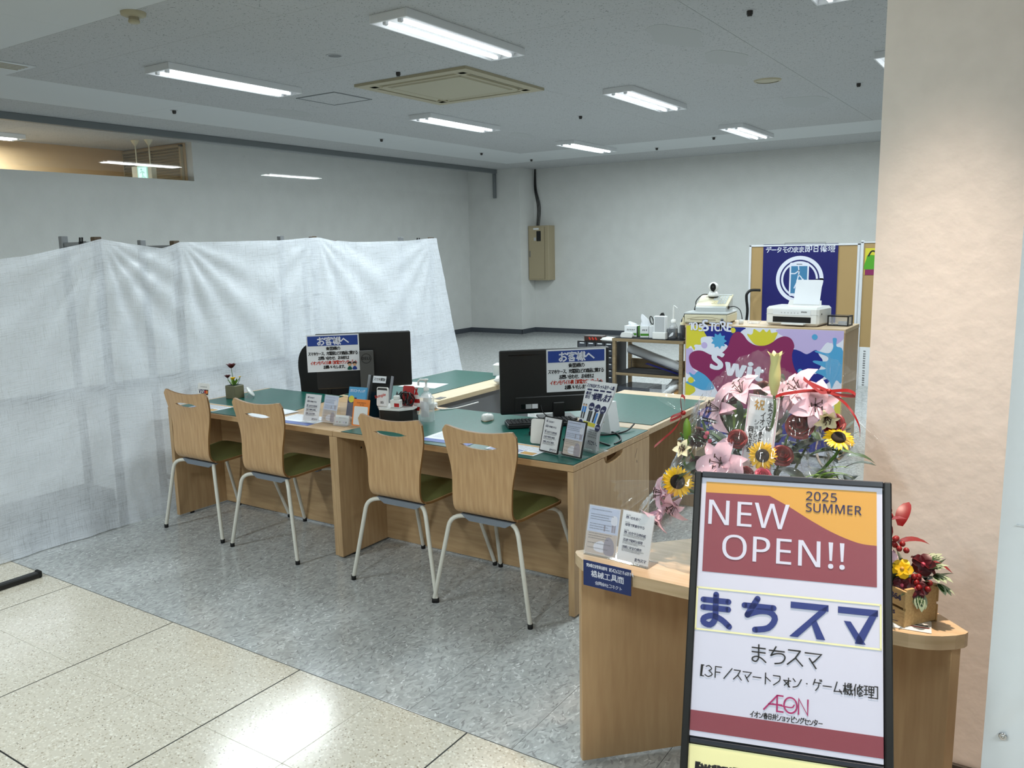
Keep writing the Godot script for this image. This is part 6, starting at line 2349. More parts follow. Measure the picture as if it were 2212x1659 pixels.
# ---------------------------------------------------------------- cabinet with the splash print, and the open shelf
func build_cabinet_and_shelf() -> void:
	var c := thing("cabinet", "wooden cabinet with a colourful paint-splash print on its front", "cabinet", Vector3(-1.92, 0, -6.7))
	var s := S()
	span(s, Vector3(-0.625, 0.97, -0.25), Vector3(0.63, 1.0, 0.25), 0.002)
	part("top_board", s, M.wood_pale_x, c)
	for x in [[-0.622, -0.596], [0.602, 0.628]]:
		s = S()
		span(s, Vector3(x[0], 0.0, -0.247), Vector3(x[1], 0.969, 0.247), 0.0015)
		part("side_panel", s, M.wood_up, c)
	s = S()
	span(s, Vector3(-0.595, 0.03, 0.22), Vector3(0.601, 0.969, 0.24))
	part("front_panel", s, M.wood_up, c)
	s = S()
	span(s, Vector3(-0.595, 0.03, -0.245), Vector3(0.601, 0.969, -0.235))
	part("back_panel", s, M.wood_dull, c)

	var p := thing("splash_poster", "paint-splash poster in magenta, yellow and blue on the cabinet front", "poster", Vector3(-1.917, 0.49, -6.45))
	s = S()
	span(s, Vector3(-0.616, -0.47, -0.0015), Vector3(0.616, 0.5, 0.0012))
	part("sheet", s, M.poster_white, p)
	var lay := [
		["lilac", [68, 470, 60, 340, 110, 350, 160, 380, 160, 600, 220, 660, 160, 690, 60, 660], 1],
		["lilac", [1220, 92, 1600, 88, 1960, 92, 1960, 180, 1920, 230, 1850, 265, 1780, 235, 1700, 335, 1640, 345, 1560, 375, 1490, 360, 1420, 320, 1300, 190, 1220, 140], 1],
		["lemon", [66, 62, 240, 62, 300, 110, 350, 190, 270, 220, 262, 270, 275, 325, 205, 312, 182, 375, 158, 352, 130, 322, 66, 350], 2],
		["royal", [330, 62, 800, 62, 780, 120, 700, 200, 640, 300, 600, 335, 560, 320, 420, 230, 335, 190], 3],
		["poster_white", [268, 215, 420, 200, 520, 270, 600, 300, 600, 350, 510, 415, 400, 425, 300, 395, 185, 340, 190, 305, 270, 300], 4],
		["royal", [1400, 330, 1480, 345, 1560, 378, 1660, 325, 1700, 390, 1740, 450, 1710, 540, 1650, 610, 1750, 580, 1760, 640, 1690, 700, 1830, 650, 1790, 720, 1640, 730, 1500, 640, 1420, 560, 1390, 420], 3],
		["sky_print", [1850, 180, 1885, 190, 1885, 275, 1958, 330, 1958, 690, 1900, 670, 1850, 770, 1825, 690, 1740, 620, 1640, 590, 1640, 565, 1780, 540, 1640, 475, 1650, 450, 1780, 455, 1790, 400, 1655, 350, 1670, 335, 1800, 360, 1850, 290, 1840, 200], 5],
		["poster_white", [1720, 355, 1760, 275, 1830, 240, 1845, 290, 1790, 350], 4],
		["sky_print", [120, 660, 180, 690, 240, 640, 350, 690, 420, 780, 440, 860, 300, 880, 180, 840, 80, 800, 90, 780, 200, 770, 130, 700], 5],
		["lemon", [58, 800, 110, 790, 180, 840, 200, 900, 120, 960, 58, 960], 2],
		["lemon", [1850, 890, 1900, 880, 1960, 920, 1960, 1100, 1880, 1100, 1890, 980], 2],
		["magenta", [110, 490, 130, 420, 200, 382, 290, 382, 400, 428, 500, 420, 600, 335, 640, 220, 680, 155, 740, 130, 800, 165, 860, 240, 950, 290, 1050, 292, 1150, 252, 1210, 205, 1290, 175, 1370, 200, 1412, 285, 1390, 380, 1400, 480, 1450, 600, 1560, 650, 1660, 730, 1700, 900, 1500, 1050, 1000, 1100, 600, 1000, 420, 780, 330, 690, 240, 640, 150, 590], 6],
		["lemon", [870, 200, 848, 155, 890, 165, 915, 145, 925, 95, 955, 105, 1000, 130, 1040, 95, 1080, 130, 1118, 95, 1135, 135, 1175, 132, 1212, 130, 1195, 185, 1160, 245, 1060, 292, 950, 282], 7],
		["royal", [300, 1000, 600, 1040, 900, 1130, 900, 1400, 300, 1400, 66, 1200, 66, 1050], 3],
		["royal", [1180, 1040, 1500, 1000, 1750, 1030, 1850, 1200, 1840, 1500, 1500, 1560, 1200, 1500], 7]]
	for q in lay:
		var pts := []
		for i in range(0, q[1].size(), 2):
			pts.append(Vector2(clampf((q[1][i] - 68) * 0.000651 - 0.616, -0.616, 0.616), clampf(0.5 - (q[1][i + 1] - 62) * 0.000651 + (q[1][i] - 68) * 0.000012, -0.47, 0.5)))
		s = S()
		var poly := blob(pts, 4)
		for i in poly.size():
			poly[i] = poly[i].clamp(Vector2(-0.615, -0.469), Vector2(0.615, 0.499))
		flat(s, poly, Transform3D(), 0.0012 + 0.0002 * q[2])
		part("splash_print", s, M[q[0]], p)
	var dots := [[310, 310, 40, "lilac"], [672, 115, 33, "lemon"], [1640, 175, 33, "sky_print"], [1490, 585, 30, "sky_print"], [140, 760, 40, "lemon"]]
	for d in dots:
		s = S()
		flat(s, disc(d[2] * 0.000651, 20, Vector2((d[0] - 68) * 0.000651 - 0.616, 0.5 - (d[1] - 62) * 0.000651 + (d[0] - 68) * 0.000012)), Transform3D(), 0.0026)
		part("dot_print", s, M[d[3]], p)
	var star := []
	for i in 18:
		star.append(Vector2(-0.338, 0.384) + Vector2(cos(TAU * i / 18), sin(TAU * i / 18)) * (0.066 if i % 2 == 0 else 0.047))
	s = S()
	flat(s, blob(star, 3), Transform3D(), 0.0026)
	part("splash_print", s, M.sky_print, p)
	# lettering
	var x := -0.6
	var sizes := [0.098, 0.092, 0.084, 0.124, 0.098, 0.092, 0.108, 0.104]
	var step := [0.04, 0.046, 0.04, 0.05, 0.042, 0.044, 0.048, 0.04]
	for i in 8:
		var ch: String = "105STORE"[i]
		var tf := Transform3D(Basis(Vector3.BACK, [0.0, 0.05, -0.05, 0.12, -0.05, 0.0, 0.05, -0.08][i]), Vector3(x, 0.437 - (0.012 if i == 3 else 0.0), 0.003))
		latin(ch, sizes[i] * 1.04, Vector2(-0.0015, -0.0015), tf, M.ink_navy, p, true)
		latin(ch, sizes[i], Vector2(0.0, 0.0), tf.translated(Vector3(0, 0, 0.001)), M.poster_white, p, true)
		x += step[i]
	for q in [["S", -0.425, 0.115, 0.19], ["w", -0.3, 0.075, 0.175], ["i", -0.13, 0.06, 0.165], ["t", -0.065, 0.05, 0.16]]:
		for o in [Vector2(0, 0), Vector2(0.008, 0.004), Vector2(0.004, -0.006), Vector2(0.012, 0.0)]:
			latin(q[0], q[3], o, Transform3D(Basis(Vector3.BACK, -0.13), Vector3(q[1], q[2], 0.003 + o.x * 0.15)), M.poster_white, p, true, HORIZONTAL_ALIGNMENT_LEFT, 0.0008, 1.2)

	# open shelf
	var o := thing("shelf", "open brown shelf left of the splash-printed cabinet", "shelf", Vector3(-2.885, 0, -6.62))
	for x2 in [-0.31, 0.305]:
		for z in [-0.16, 0.155]:
			s = S()
			box(s, Vector3(x2, 0.415, z), Vector3(0.03, 0.83, 0.03), 0.002)
			part("post", s, M.wood_dull, o)
	for y in [[0.842, 0.026], [0.545, 0.022], [0.2, 0.022]]:
		s = S()
		box(s, Vector3(0, y[0], 0), Vector3(0.655 if y[0] > 0.8 else 0.585, y[1], 0.345), 0.002)
		part("board", s, M.wood_dull, o)
	s = S()
	box(s, Vector3(0, 0.6, -0.165), Vector3(0.58, 0.085, 0.015), 0.001)
	part("back_rail", s, M.wood_dull, o)
	s = S()
	box(s, Vector3(0, 0.558, 0.0), Vector3(0.575, 0.004, 0.33))
	part("shelf_mat", s, M.shelf_mat, o)
	s = S()
	box(s, Vector3(0, 0.857, 0.0), Vector3(0.63, 0.003, 0.33))
	part("top_mat", s, M.shelf_mat, o)

	# black parts cabinet beyond the shelf
	var b := thing("parts_drawers", "black small-parts drawer cabinet left of the open shelf", "drawer cabinet", Vector3(-3.45, 0, -6.68))
	s = S()
	span(s, Vector3(-0.18, 0.0, -0.14), Vector3(0.2, 0.8, 0.1), 0.004)
	part("case", s, M.black, b)
	for r in 6:
		for k in 4:
			s = S()
			box(s, Vector3(-0.125 + 0.09 * k, 0.765 - 0.06 * r, 0.103), Vector3(0.078, 0.05, 0.008), 0.002)
			part("drawer", s, M.smoke_plastic, b)
			s = S()
			box(s, Vector3(-0.125 + 0.09 * k, 0.783 - 0.06 * r, 0.108), Vector3(0.045, 0.008, 0.003))
			part("drawer_label", s, M.white, b)
	s = S()
	span(s, Vector3(-3.57, 0.801, -6.72), Vector3(-3.4, 0.845, -6.6), 0.003)
	var bx := thing("small_box", "small dark brown box with red print on top of the black drawers", "box", Vector3(-3.485, 0.801, -6.66), 0.1)
	s = S()
	box(s, Vector3(0, 0.022, 0), Vector3(0.17, 0.044, 0.12), 0.002)
	part("box", s, M.brown_box, bx)
	s = S()
	for i in 3:
		box(s, Vector3(-0.03 + 0.03 * i, 0.022, 0.0605), Vector3(0.014, 0.026, 0.001), 0.0, Basis(Vector3.BACK, 0.6))
	part("red_print", s, M.ink_red, bx)
	var wp := thing("white_pack", "flat white pack on top of the black drawers", "pack", Vector3(-3.32, 0.801, -6.66), -0.15)
	s = S()
	box(s, Vector3(0, 0.016, 0), Vector3(0.18, 0.032, 0.13), 0.012)
	part("pack", s, M.white_gloss, wp)


func build_cabinet_things() -> void:
	# cash drawer, till, webcam
	var d := thing("cash_drawer", "cream cash drawer on the splash-printed cabinet under the till", "cash drawer", Vector3(-2.39, 1.0, -6.63), 0.1)
	var s := S()
	box(s, Vector3(0, 0.047, 0), Vector3(0.35, 0.07, 0.36), 0.008)
	part("body", s, M.cream, d)
	s = S()
	box(s, Vector3(0, 0.09, 0), Vector3(0.356, 0.016, 0.366), 0.006)
	part("lid", s, M.cream_grey, d)
	s = S()
	box(s, Vector3(-0.02, 0.04, 0.181), Vector3(0.21, 0.007, 0.002))
	part("slot", s, M.vent_dark, d)
	s = S()
	ribbon(s, smooth2(PackedVector2Array([Vector2(-0.15, 0.045), Vector2(-0.05, 0.06), Vector2(0.04, 0.06), Vector2(0.12, 0.045)]), 4), 0.004, Transform3D(Basis(), Vector3(0, 0, 0.1805)), 0.0006)
	part("arched_line", s, M.khaki, d)
	s = S()
	lathe(s, [Vector2(0.0, 0.004), Vector2(0.009, 0.004), Vector2(0.012, 0.0)], 14, Transform3D(Basis(Vector3.RIGHT, PI / 2), Vector3(0.135, 0.042, 0.18)))
	part("lock", s, M.steel_grey, d)
	for q in [[-0.15, -0.15], [0.15, -0.15], [-0.15, 0.15], [0.15, 0.15]]:
		s = S()
		lathe(s, [Vector2(0.0, 0.0), Vector2(0.012, 0.0), Vector2(0.014, 0.013)], 10, Transform3D(Basis(), Vector3(q[0], 0, q[1])))
		part("foot", s, M.cream, d)

	var r := thing("till", "cream and grey cash register with sloping keys on the cash drawer", "cash register", Vector3(-2.375, 1.098, -6.66), 0.1)
	var side := PackedVector2Array([Vector2(-0.12, 0.0), Vector2(0.12, 0.0), Vector2(0.12, 0.09), Vector2(0.09, 0.115), Vector2(-0.12, 0.035)])
	s = S()
	prism(s, side, -0.125, 0.125, Transform3D(Basis(Vector3.FORWARD, Vector3.UP, Vector3.RIGHT), Vector3.ZERO))
	part("body", s, M.cream_grey, r)
	var slope := on_plane(Vector3(0, 0.078, -0.015), Vector3.RIGHT, Vector3(0, 0.08, -0.21))
	s = S()
	prism(s, round_rect(0.26, 0.235, 0.008, 3), 0.0, 0.01, slope)
	part("top_shell", s, M.cream, r)
	s = S()
	prism(s, rect(-0.085, 0.055, -0.03, 0.07), 0.01, 0.011, slope)
	part("display", s, M.khaki, r)
	for i in 5:
		for k in 5:
			s = S()
			prism(s, round_rect(0.019, 0.024, 0.002, 2, Vector2(0.0 + 0.024 * i, -0.06 + 0.032 * k)), 0.01, 0.0135, slope)
			part("key", s, M.cream_grey if k > 1 or i > 1 else M.ivory, r)
	s = S()
	prism(s, rect(-0.02, 0.09, 0.12, 0.108), 0.01, 0.014, slope)
	part("key_ledge", s, M.cream_grey, r)
	s = S()
	box(s, Vector3(0.1255, 0.03, 0.03), Vector3(0.003, 0.026, 0.06), 0.001)
	part("port", s, M.black, r)

	var w := thing("webcam", "round white webcam with a black oval face standing on the till", "webcam", Vector3(-2.405, 1.208, -6.72), 0.25)
	s = S()
	lathe(s, [Vector2(0.0, 0.004), Vector2(0.042, 0.004), Vector2(0.046, 0.012), Vector2(0.046, 0.02), Vector2(0.03, 0.046), Vector2(0.02, 0.05)], 24)
	part("base", s, M.white_gloss, w)
	s = S()
	sphere(s, Vector3(0, 0.082, 0), 0.042, 20)
	part("head", s, M.white_gloss, w)
	s = S()
	prism(s, disc(0.023, 24, Vector2(0, 0.082), 0.033), 0.028, 0.0435, Transform3D())
	part("black_face", s, M.black_gloss, w)
	s = S()
	lathe(s, [Vector2(0.0, 0.0445), Vector2(0.008, 0.044)], 14, Transform3D(Basis(Vector3.RIGHT, PI / 2), Vector3(0, 0.085, 0)))
	part("lens", s, M.charcoal, w)
	s = S()
	lathe(s, [Vector2(0.0, 0.0), Vector2(0.04, 0.0), Vector2(0.042, 0.004)], 20)
	part("rubber_foot", s, M.brown_dark, w)
	s = S()
	tube(s, curve([Vector3(-2.448, 1.23, -6.7), Vector3(-2.49, 1.225, -6.68), Vector3(-2.515, 1.18, -6.62), Vector3(-2.5, 1.135, -6.58), Vector3(-2.49, 1.115, -6.56)]), 0.0045, 7)
	tube(s, [Vector3(-2.503, 1.15, -6.59), Vector3(-2.505, 1.11, -6.56)], 0.009, 7)
	single("cable", s, M.black, "black webcam lead curling over the left of the till", "cable")
	s = S()
	tube(s, curve([Vector3(-2.25, 1.13, -6.66), Vector3(-2.2, 1.135, -6.66), Vector3(-2.15, 1.11, -6.64), Vector3(-2.125, 1.05, -6.62), Vector3(-2.12, 1.006, -6.6)]), 0.004, 7)
	single("cable", s, M.charcoal, "grey lead running from the till down to the cabinet top", "cable")
	var ad := thing("adapter", "small round white adapter on the cabinet top between till and printer", "adapter", Vector3(-2.125, 1.0, -6.6))
	s = S()
	lathe(s, [Vector2(0.0, 0.0), Vector2(0.016, 0.0), Vector2(0.019, 0.02), Vector2(0.016, 0.036), Vector2(0.0, 0.038)], 16)
	part("body", s, M.white_gloss, ad)
	var ct := thing("clear_tray", "shallow clear dish on the cabinet top between till and printer", "dish", Vector3(-2.04, 1.0, -6.66))
	s = S()
	lathe(s, [Vector2(0.0, 0.002), Vector2(0.045, 0.002), Vector2(0.055, 0.02), Vector2(0.053, 0.02)], 20)
	part("dish", s, M.clear_plastic, ct)

	# printer
	var p := thing("printer", "white inkjet printer with paper standing in its rear feed, on the cabinet", "printer", Vector3(-1.705, 1.0, -6.7), -0.12)
	s = S()
	box(s, Vector3(0, 0.077, -0.02), Vector3(0.42, 0.145, 0.29), 0.018)
	part("body", s, M.white_gloss, p)
	s = S()
	box(s, Vector3(0, 0.091, 0.1245), Vector3(0.415, 0.0015, 0.004))
	part("seam", s, M.light_grey, p)
	s = S()
	box(s, Vector3(0.0, 0.105, 0.126), Vector3(0.3, 0.045, 0.004), 0.002)
	part("control_panel", s, M.white, p)
	for i in 6:
		s = S()
		lathe(s, [Vector2(0.0, 0.001), Vector2(0.005, 0.0)], 10, Transform3D(Basis(Vector3.RIGHT, PI / 2), Vector3(-0.08 + 0.026 * i, 0.103, 0.1285)))
		part("button", s, M.light_grey, p)
	latin("EPSON", 0.014, Vector2(0.075, 0.103), Transform3D(Basis(), Vector3(0, 0, 0.1285)), M.charcoal, p, true)
	s = S()
	box(s, Vector3(0.0, 0.05, 0.122), Vector3(0.305, 0.047, 0.008), 0.002)
	part("output_slot", s, M.black, p)
	s = S()
	box(s, Vector3(0.02, 0.018, 0.14), Vector3(0.18, 0.014, 0.05), 0.004)
	part("output_tray", s, M.white_gloss, p)
	s = S()
	prism(s, PackedVector2Array([Vector2(-0.12, 0.0), Vector2(0.15, 0.0), Vector2(0.145, 0.045), Vector2(0.13, 0.045), Vector2(-0.11, 0.045)]), -0.006, 0.0, on_plane(Vector3(0, 0.145, -0.09), Vector3.RIGHT, Vector3(0, 1, -0.25)))
	part("paper_feed", s, M.white_gloss, p)
	s = S()
	prism(s, rect(-0.075, 0.01, 0.135, 0.21), 0.0, 0.0012, on_plane(Vector3(0, 0.145, -0.088), Vector3.RIGHT, Vector3(0, 1, -0.27)))
	part("paper", s, M.paper, p)
	s = S()
	box(s, Vector3(0.2105, 0.095, 0.06), Vector3(0.002, 0.012, 0.012), 0.0, Basis(Vector3.RIGHT, 0.6))
	part("side_mark", s, M.black, p)

	var k := thing("glass_box", "small black-edged box with clear sides at the right end of the cabinet", "box", Vector3(-1.395, 1.0, -6.75), -0.1)
	for q in [[-0.075, -0.05], [0.075, -0.05], [-0.075, 0.05], [0.075, 0.05]]:
		s = S()
		box(s, Vector3(q[0], 0.04, q[1]), Vector3(0.009, 0.08, 0.009))
		part("edge_bar", s, M.black, k)
	for y in [0.004, 0.076]:
		s = S()
		for z in [-0.05, 0.05]:
			box(s, Vector3(0, y, z), Vector3(0.16, 0.009, 0.009))
		for x in [-0.075, 0.075]:
			box(s, Vector3(x, y, 0), Vector3(0.009, 0.009, 0.11))
		part("edge_frame", s, M.black, k)
	s = S()
	box(s, Vector3(0, 0.04, 0.05), Vector3(0.145, 0.068, 0.0015))
	box(s, Vector3(0.075, 0.04, 0.0), Vector3(0.0015, 0.068, 0.09))
	part("clear_side", s, M.clear_plastic, k)
	s = S()
	box(s, Vector3(0, 0.079, 0), Vector3(0.14, 0.002, 0.09))
	part("lid", s, M.smoke_plastic, k)
	s = S()
	box(s, Vector3(0.02, 0.018, 0.0), Vector3(0.06, 0.03, 0.04), 0.004)
	part("contents", s, M.light_grey, k)


func wipe_box(label: String, at: Vector3, yaw: float, w: float, h: float, dp: float, tissue: float) -> void:
	var t := thing("wipe_box", label, "wipe box", at, yaw)
	var s := S()
	box(s, Vector3(0, h / 2, 0), Vector3(w, h, dp), 0.002)
	part("carton", s, M.white, t)
	s = S()
	box(s, Vector3(0, h * 0.25, dp / 2 + 0.0006), Vector3(w * 0.97, h * 0.2, 0.001))
	box(s, Vector3(w / 2 + 0.0006, h * 0.5, 0), Vector3(0.001, h * 0.97, dp * 0.5))
	part("green_band", s, M.wipe_green, t)
	s = S()
	murmur(s, -w * 0.32, w * 0.3, h * 0.58, h * 0.16, Transform3D(Basis(Vector3(1, 0, 0), Vector3(0.25, 1, 0), Vector3(0, 0, 1)), Vector3(-h * 0.12, 0, dp / 2 + 0.0008)))
	part("lettering", s, M.dark_green, t)
	s = S()
	box(s, Vector3(w / 2 + 0.0008, h * 0.5, dp * 0.37), Vector3(0.0012, h * 0.97, dp * 0.24))
	part("dark_band", s, M.dark_green, t)
	s = S(0)
	var rows := []
	for i in 7:
		var row := []
		var v := i / 6.0
		for j in 13:
			var a := TAU * j / 12
			var rr := lerpf(0.03, 0.004, v * v) * (1.0 + 0.3 * sin(a * 3.0 + v * 4.0))
			row.append(Vector3(cos(a) * rr * 1.3 - 0.03 * v * v, h + tissue * v, -sin(a) * rr * 0.6))
		rows.append(row)
	flip_grid(s, rows, true)
	part("tissue", s, M.paper, t)


func build_shelf_things() -> void:
	var top := 0.8585
	wipe_box("larger white and green wipe box at the left end of the shelf top", Vector3(-3.1, top, -6.63), 0.05, 0.115, 0.095, 0.1, 0.035)
	wipe_box("smaller white and green wipe box, second from the left on the shelf top", Vector3(-2.965, top, -6.6), 0.25, 0.075, 0.1, 0.085, 0.1)
	var t := thing("dispenser", "small rounded white dispenser in front of the larger wipe box", "dispenser", Vector3(-3.105, top, -6.53))
	var s := S()
	prism(s, blob([Vector2(-0.05, 0.0), Vector2(-0.05, 0.03), Vector2(-0.035, 0.043), Vector2(0.035, 0.043), Vector2(0.05, 0.03), Vector2(0.05, 0.0)], 3), -0.02, 0.02, Transform3D(), true)
	part("body", s, M.white_gloss, t)
	t = thing("tool_box", "white tool caddy on the shelf top holding black-handled scissors", "box", Vector3(-2.86, top, -6.6))
	s = S()
	box(s, Vector3(0, 0.052, 0), Vector3(0.1, 0.104, 0.1), 0.003)
	part("box", s, M.white, t)
	s = S()
	prism(s, PackedVector2Array([Vector2(0.0, 0.104), Vector2(0.05, 0.104), Vector2(0.05, 0.065), Vector2(0.025, 0.065), Vector2(0.005, 0.08)]), 0.0502, 0.051, Transform3D())
	part("cut_out", s, M.khaki, t)
	t = thing("scissors", "black-handled scissors standing in the white tool caddy", "scissors", Vector3(-2.885, top + 0.106, -6.6))
	for q in [[-0.022, 0.25], [0.014, -0.12]]:
		var ring := []
		for i in 17:
			var a := TAU * i / 16
			ring.append(Vector3(q[0] + cos(a) * 0.015 - sin(a) * 0.032 * q[1], 0.042 + sin(a) * 0.034, 0))
		s = S()
		tube(s, ring, 0.0045, 7, false)
		part("handle_loop", s, M.black, t)
	s = S()
	box(s, Vector3(0, -0.02, 0), Vector3(0.012, 0.06, 0.003))
	part("blade", s, M.chrome, t)
	t = thing("pouch", "black tool pouch standing in the white tool caddy beside the scissors", "pouch", Vector3(-2.83, top + 0.105, -6.62))
	s = S()
	prism(s, blob([Vector2(-0.03, 0), Vector2(-0.03, 0.05), Vector2(-0.005, 0.09), Vector2(0.016, 0.11), Vector2(0.03, 0.07), Vector2(0.03, 0.0)], 3), -0.015, 0.015, Transform3D())
	part("body", s, M.black_soft, t)
	t = thing("card_dispenser", "tall white card dispenser in the middle of the shelf top", "dispenser", Vector3(-2.79, top, -6.52))
	s = S()
	box(s, Vector3(0, 0.1, 0), Vector3(0.11, 0.19, 0.05), 0.006)
	part("housing", s, M.white, t)
	s = S()
	box(s, Vector3(0, 0.12, 0.026), Vector3(0.085, 0.14, 0.003), 0.001)
	part("card_pack", s, M.light_grey, t)
	s = S()
	box(s, Vector3(0.002, 0.03, 0.012), Vector3(0.118, 0.06, 0.06), 0.004)
	part("tray", s, M.white_gloss, t)
	t = thing("wash_bottle", "clear wash bottle with a bent white spout on the shelf top", "bottle", Vector3(-2.72, top, -6.63))
	s = S()
	lathe(s, [Vector2(0.0, 0.0), Vector2(0.036, 0.0), Vector2(0.038, 0.01), Vector2(0.038, 0.09), Vector2(0.02, 0.125), Vector2(0.018, 0.135)], 20)
	part("bottle", s, M.bottle_clear, t)
	s = S()
	lathe(s, [Vector2(0.022, 0.132), Vector2(0.022, 0.155), Vector2(0.008, 0.162)], 16)
	tube(s, bend([Vector3(0, 0.16, 0), Vector3(0.0, 0.28, 0), Vector3(0.04, 0.255, 0.01)], 0.02), [0.007, 0.007, 0.0065, 0.006, 0.006, 0.005, 0.005, 0.003] , 8)
	part("spout", s, M.white_gloss, t)
	t = thing("blower", "black rubber blower bulb at the back of the shelf top", "blower", Vector3(-2.635, top, -6.7))
	s = S()
	lathe(s, [Vector2(0.0, 0.0), Vector2(0.03, 0.0), Vector2(0.045, 0.09), Vector2(0.04, 0.15), Vector2(0.02, 0.19), Vector2(0.014, 0.21), Vector2(0.0, 0.212)], 18)
	part("bulb", s, M.black_soft, t)
	s = S()
	tube(s, [Vector3(0.03, 0.17, 0.02), Vector3(0.065, 0.12, 0.03)], 0.012, 8)
	part("blue_nozzle", s, M.blue_print, t)
	t = thing("clear_bin", "square clear plastic bin with a blue and white sticker on the shelf top", "bin", Vector3(-2.695, top, -6.55))
	s = S()
	box(s, Vector3(0, 0.045, 0), Vector3(0.075, 0.09, 0.06), 0.004)
	part("bin", s, M.smoke_plastic, t)
	s = S()
	prism(s, blob([Vector2(-0.02, 0.02), Vector2(0.0, 0.05), Vector2(0.02, 0.06), Vector2(0.015, 0.035)], 3), 0.0305, 0.0315, Transform3D())
	part("sticker", s, M.paper, t)
	s = S()
	lathe(s, [Vector2(0.026, 0.09), Vector2(0.026, 0.11), Vector2(0.0, 0.114)], 14)
	part("lid", s, M.light_grey, t)
	t = thing("glue_bottle", "clear bottle with a cream cone nozzle at the right end of the shelf top", "bottle", Vector3(-2.6, top, -6.55))
	s = S()
	lathe(s, [Vector2(0.0, 0.0), Vector2(0.03, 0.0), Vector2(0.031, 0.11), Vector2(0.024, 0.125)], 18)
	part("bottle", s, M.smoke_plastic, t)
	s = S()
	lathe(s, [Vector2(0.025, 0.123), Vector2(0.025, 0.142), Vector2(0.009, 0.148), Vector2(0.003, 0.188), Vector2(0.0, 0.19)], 16)
	part("nozzle", s, M.ivory, t)

	# inside the shelf
	t = thing("poster_roll", "rolled white poster with a navy back lying aslant on the shelf's middle board", "poster roll", Vector3(-2.87, 0.56, -6.6))
	s = S()
	tube(s, [Vector3(-0.27, 0.185, -0.06), Vector3(0.245, 0.05, 0.02)], 0.042, 20)
	part("roll", s, M.light_grey, t)
	s = S()
	quad(s, Vector3(-0.27, 0.142, -0.05), Vector3(0.245, 0.006, 0.03), Vector3(0.25, 0.03, 0.064), Vector3(-0.265, 0.152, -0.02))
	box(s, Vector3(0.1, 0.035, 0.05), Vector3(0.33, 0.003, 0.05), 0.0, Basis(Vector3.BACK, -0.25))
	part("navy_edge", s, M.navy_cloth, t)
	for q in [[-0.13, 0.3, "left"], [0.09, 0.22, "right"]]:
		t = thing("clear_tray", "clear plastic tray on the %s side of the shelf's lowest board" % q[2], "tray", Vector3(-2.885 + q[0], 0.212, -6.6))
		s = S()
		for sx in [-1, 1]:
			box(s, Vector3(sx * q[1] / 2, 0.11, 0), Vector3(0.003, 0.22, 0.26))
			box(s, Vector3(0, 0.11, sx * 0.13), Vector3(q[1], 0.22, 0.003))
		box(s, Vector3(0, 0.003, 0), Vector3(q[1], 0.004, 0.26))
		part("tray", s, M.smoke_plastic if q[0] < 0 else M.clear_plastic, t)
	var nz := FastNoiseLite.new()
	nz.seed = 12
	nz.frequency = 7.0
	for q in [["glove", "grey work glove bundled on the shelf's right side, above", Vector3(-2.68, 0.475, -6.55), M.light_grey, 0.085, 0.03], ["glove", "white work glove with a dark cuff seam below the grey one", Vector3(-2.69, 0.425, -6.52), M.white, 0.095, 0.032], ["cloth", "folded yellow cloth under the work gloves", Vector3(-2.65, 0.38, -6.52), M.ochre_cloth, 0.07, 0.03]]:
		s = S()
		var rows := []
		for i in 11:
			var row := []
			for j in 21:
				var a := TAU * j / 20
				var v := -PI / 2 + PI * i / 10.0
				var pnt := Vector3(cos(a) * cos(v) * q[4], sin(v) * q[5] + cos(a) * 0.018, -sin(a) * cos(v) * q[4] * 0.7)
				row.append(pnt * (1.0 + 0.3 * nz.get_noise_3dv(pnt * 4.0 + q[2] * 3.0)))
			rows.append(row)
		flip_grid(s, rows, true)
		single(q[0], s, q[3], q[1], "glove" if q[0] == "glove" else "cloth", "", Transform3D(Basis(Vector3.BACK, 0.35), q[2]))


# ---------------------------------------------------------------- on and around the corner counter
func build_counter_things() -> void:
	acrylic_stand("acrylic_sign", "acrylic sign with a pale photo at the left corner of the curved counter", Vector3(-1.112, DESK, -2.146), 0.0, 0.111, 0.152, 0.27, "photo")
	acrylic_stand("acrylic_sign", "acrylic sign with blue headings on the curved counter, right of the photo one", Vector3(-1.0, DESK, -2.138), -0.1, 0.113, 0.155, 0.27, "menu")
	var t := thing("licence_plate", "small navy dealer licence plate hanging from the counter's front edge", "sign plate", Vector3(-1.045, 0.688, -2.064), -0.03)
	var w := 0.158
	var h := 0.079
	var s := S()
	span(s, Vector3(-w / 2, -h / 2, -0.0012), Vector3(w / 2, h / 2, 0.0008))
	part("plate", s, M.navy_plate, t)
	var xf := Transform3D(Basis(), Vector3(0, 0, 0.001))
	s = S()
	write(s, "愛知県公安委員会許可", Vector2(-0.068, 0.0205), 0.0115, 0.11, xf, 0.0, 0.98, 0.62)
	write(s, "第542632106800号", Vector2(0.008, 0.0205), 0.0115, 0.11, xf, 0.0, 0.98, 0.5)
	write(s, "機械工具商", Vector2(0.002, -0.008), 0.0215, 0.1, xf, 0.5, 1.02)
	write(s, "合同会社コネクト", Vector2(0.006, -0.03), 0.0115, 0.1, xf, 0.5, 0.98)
	part("lettering", s, M.poster_white, t)


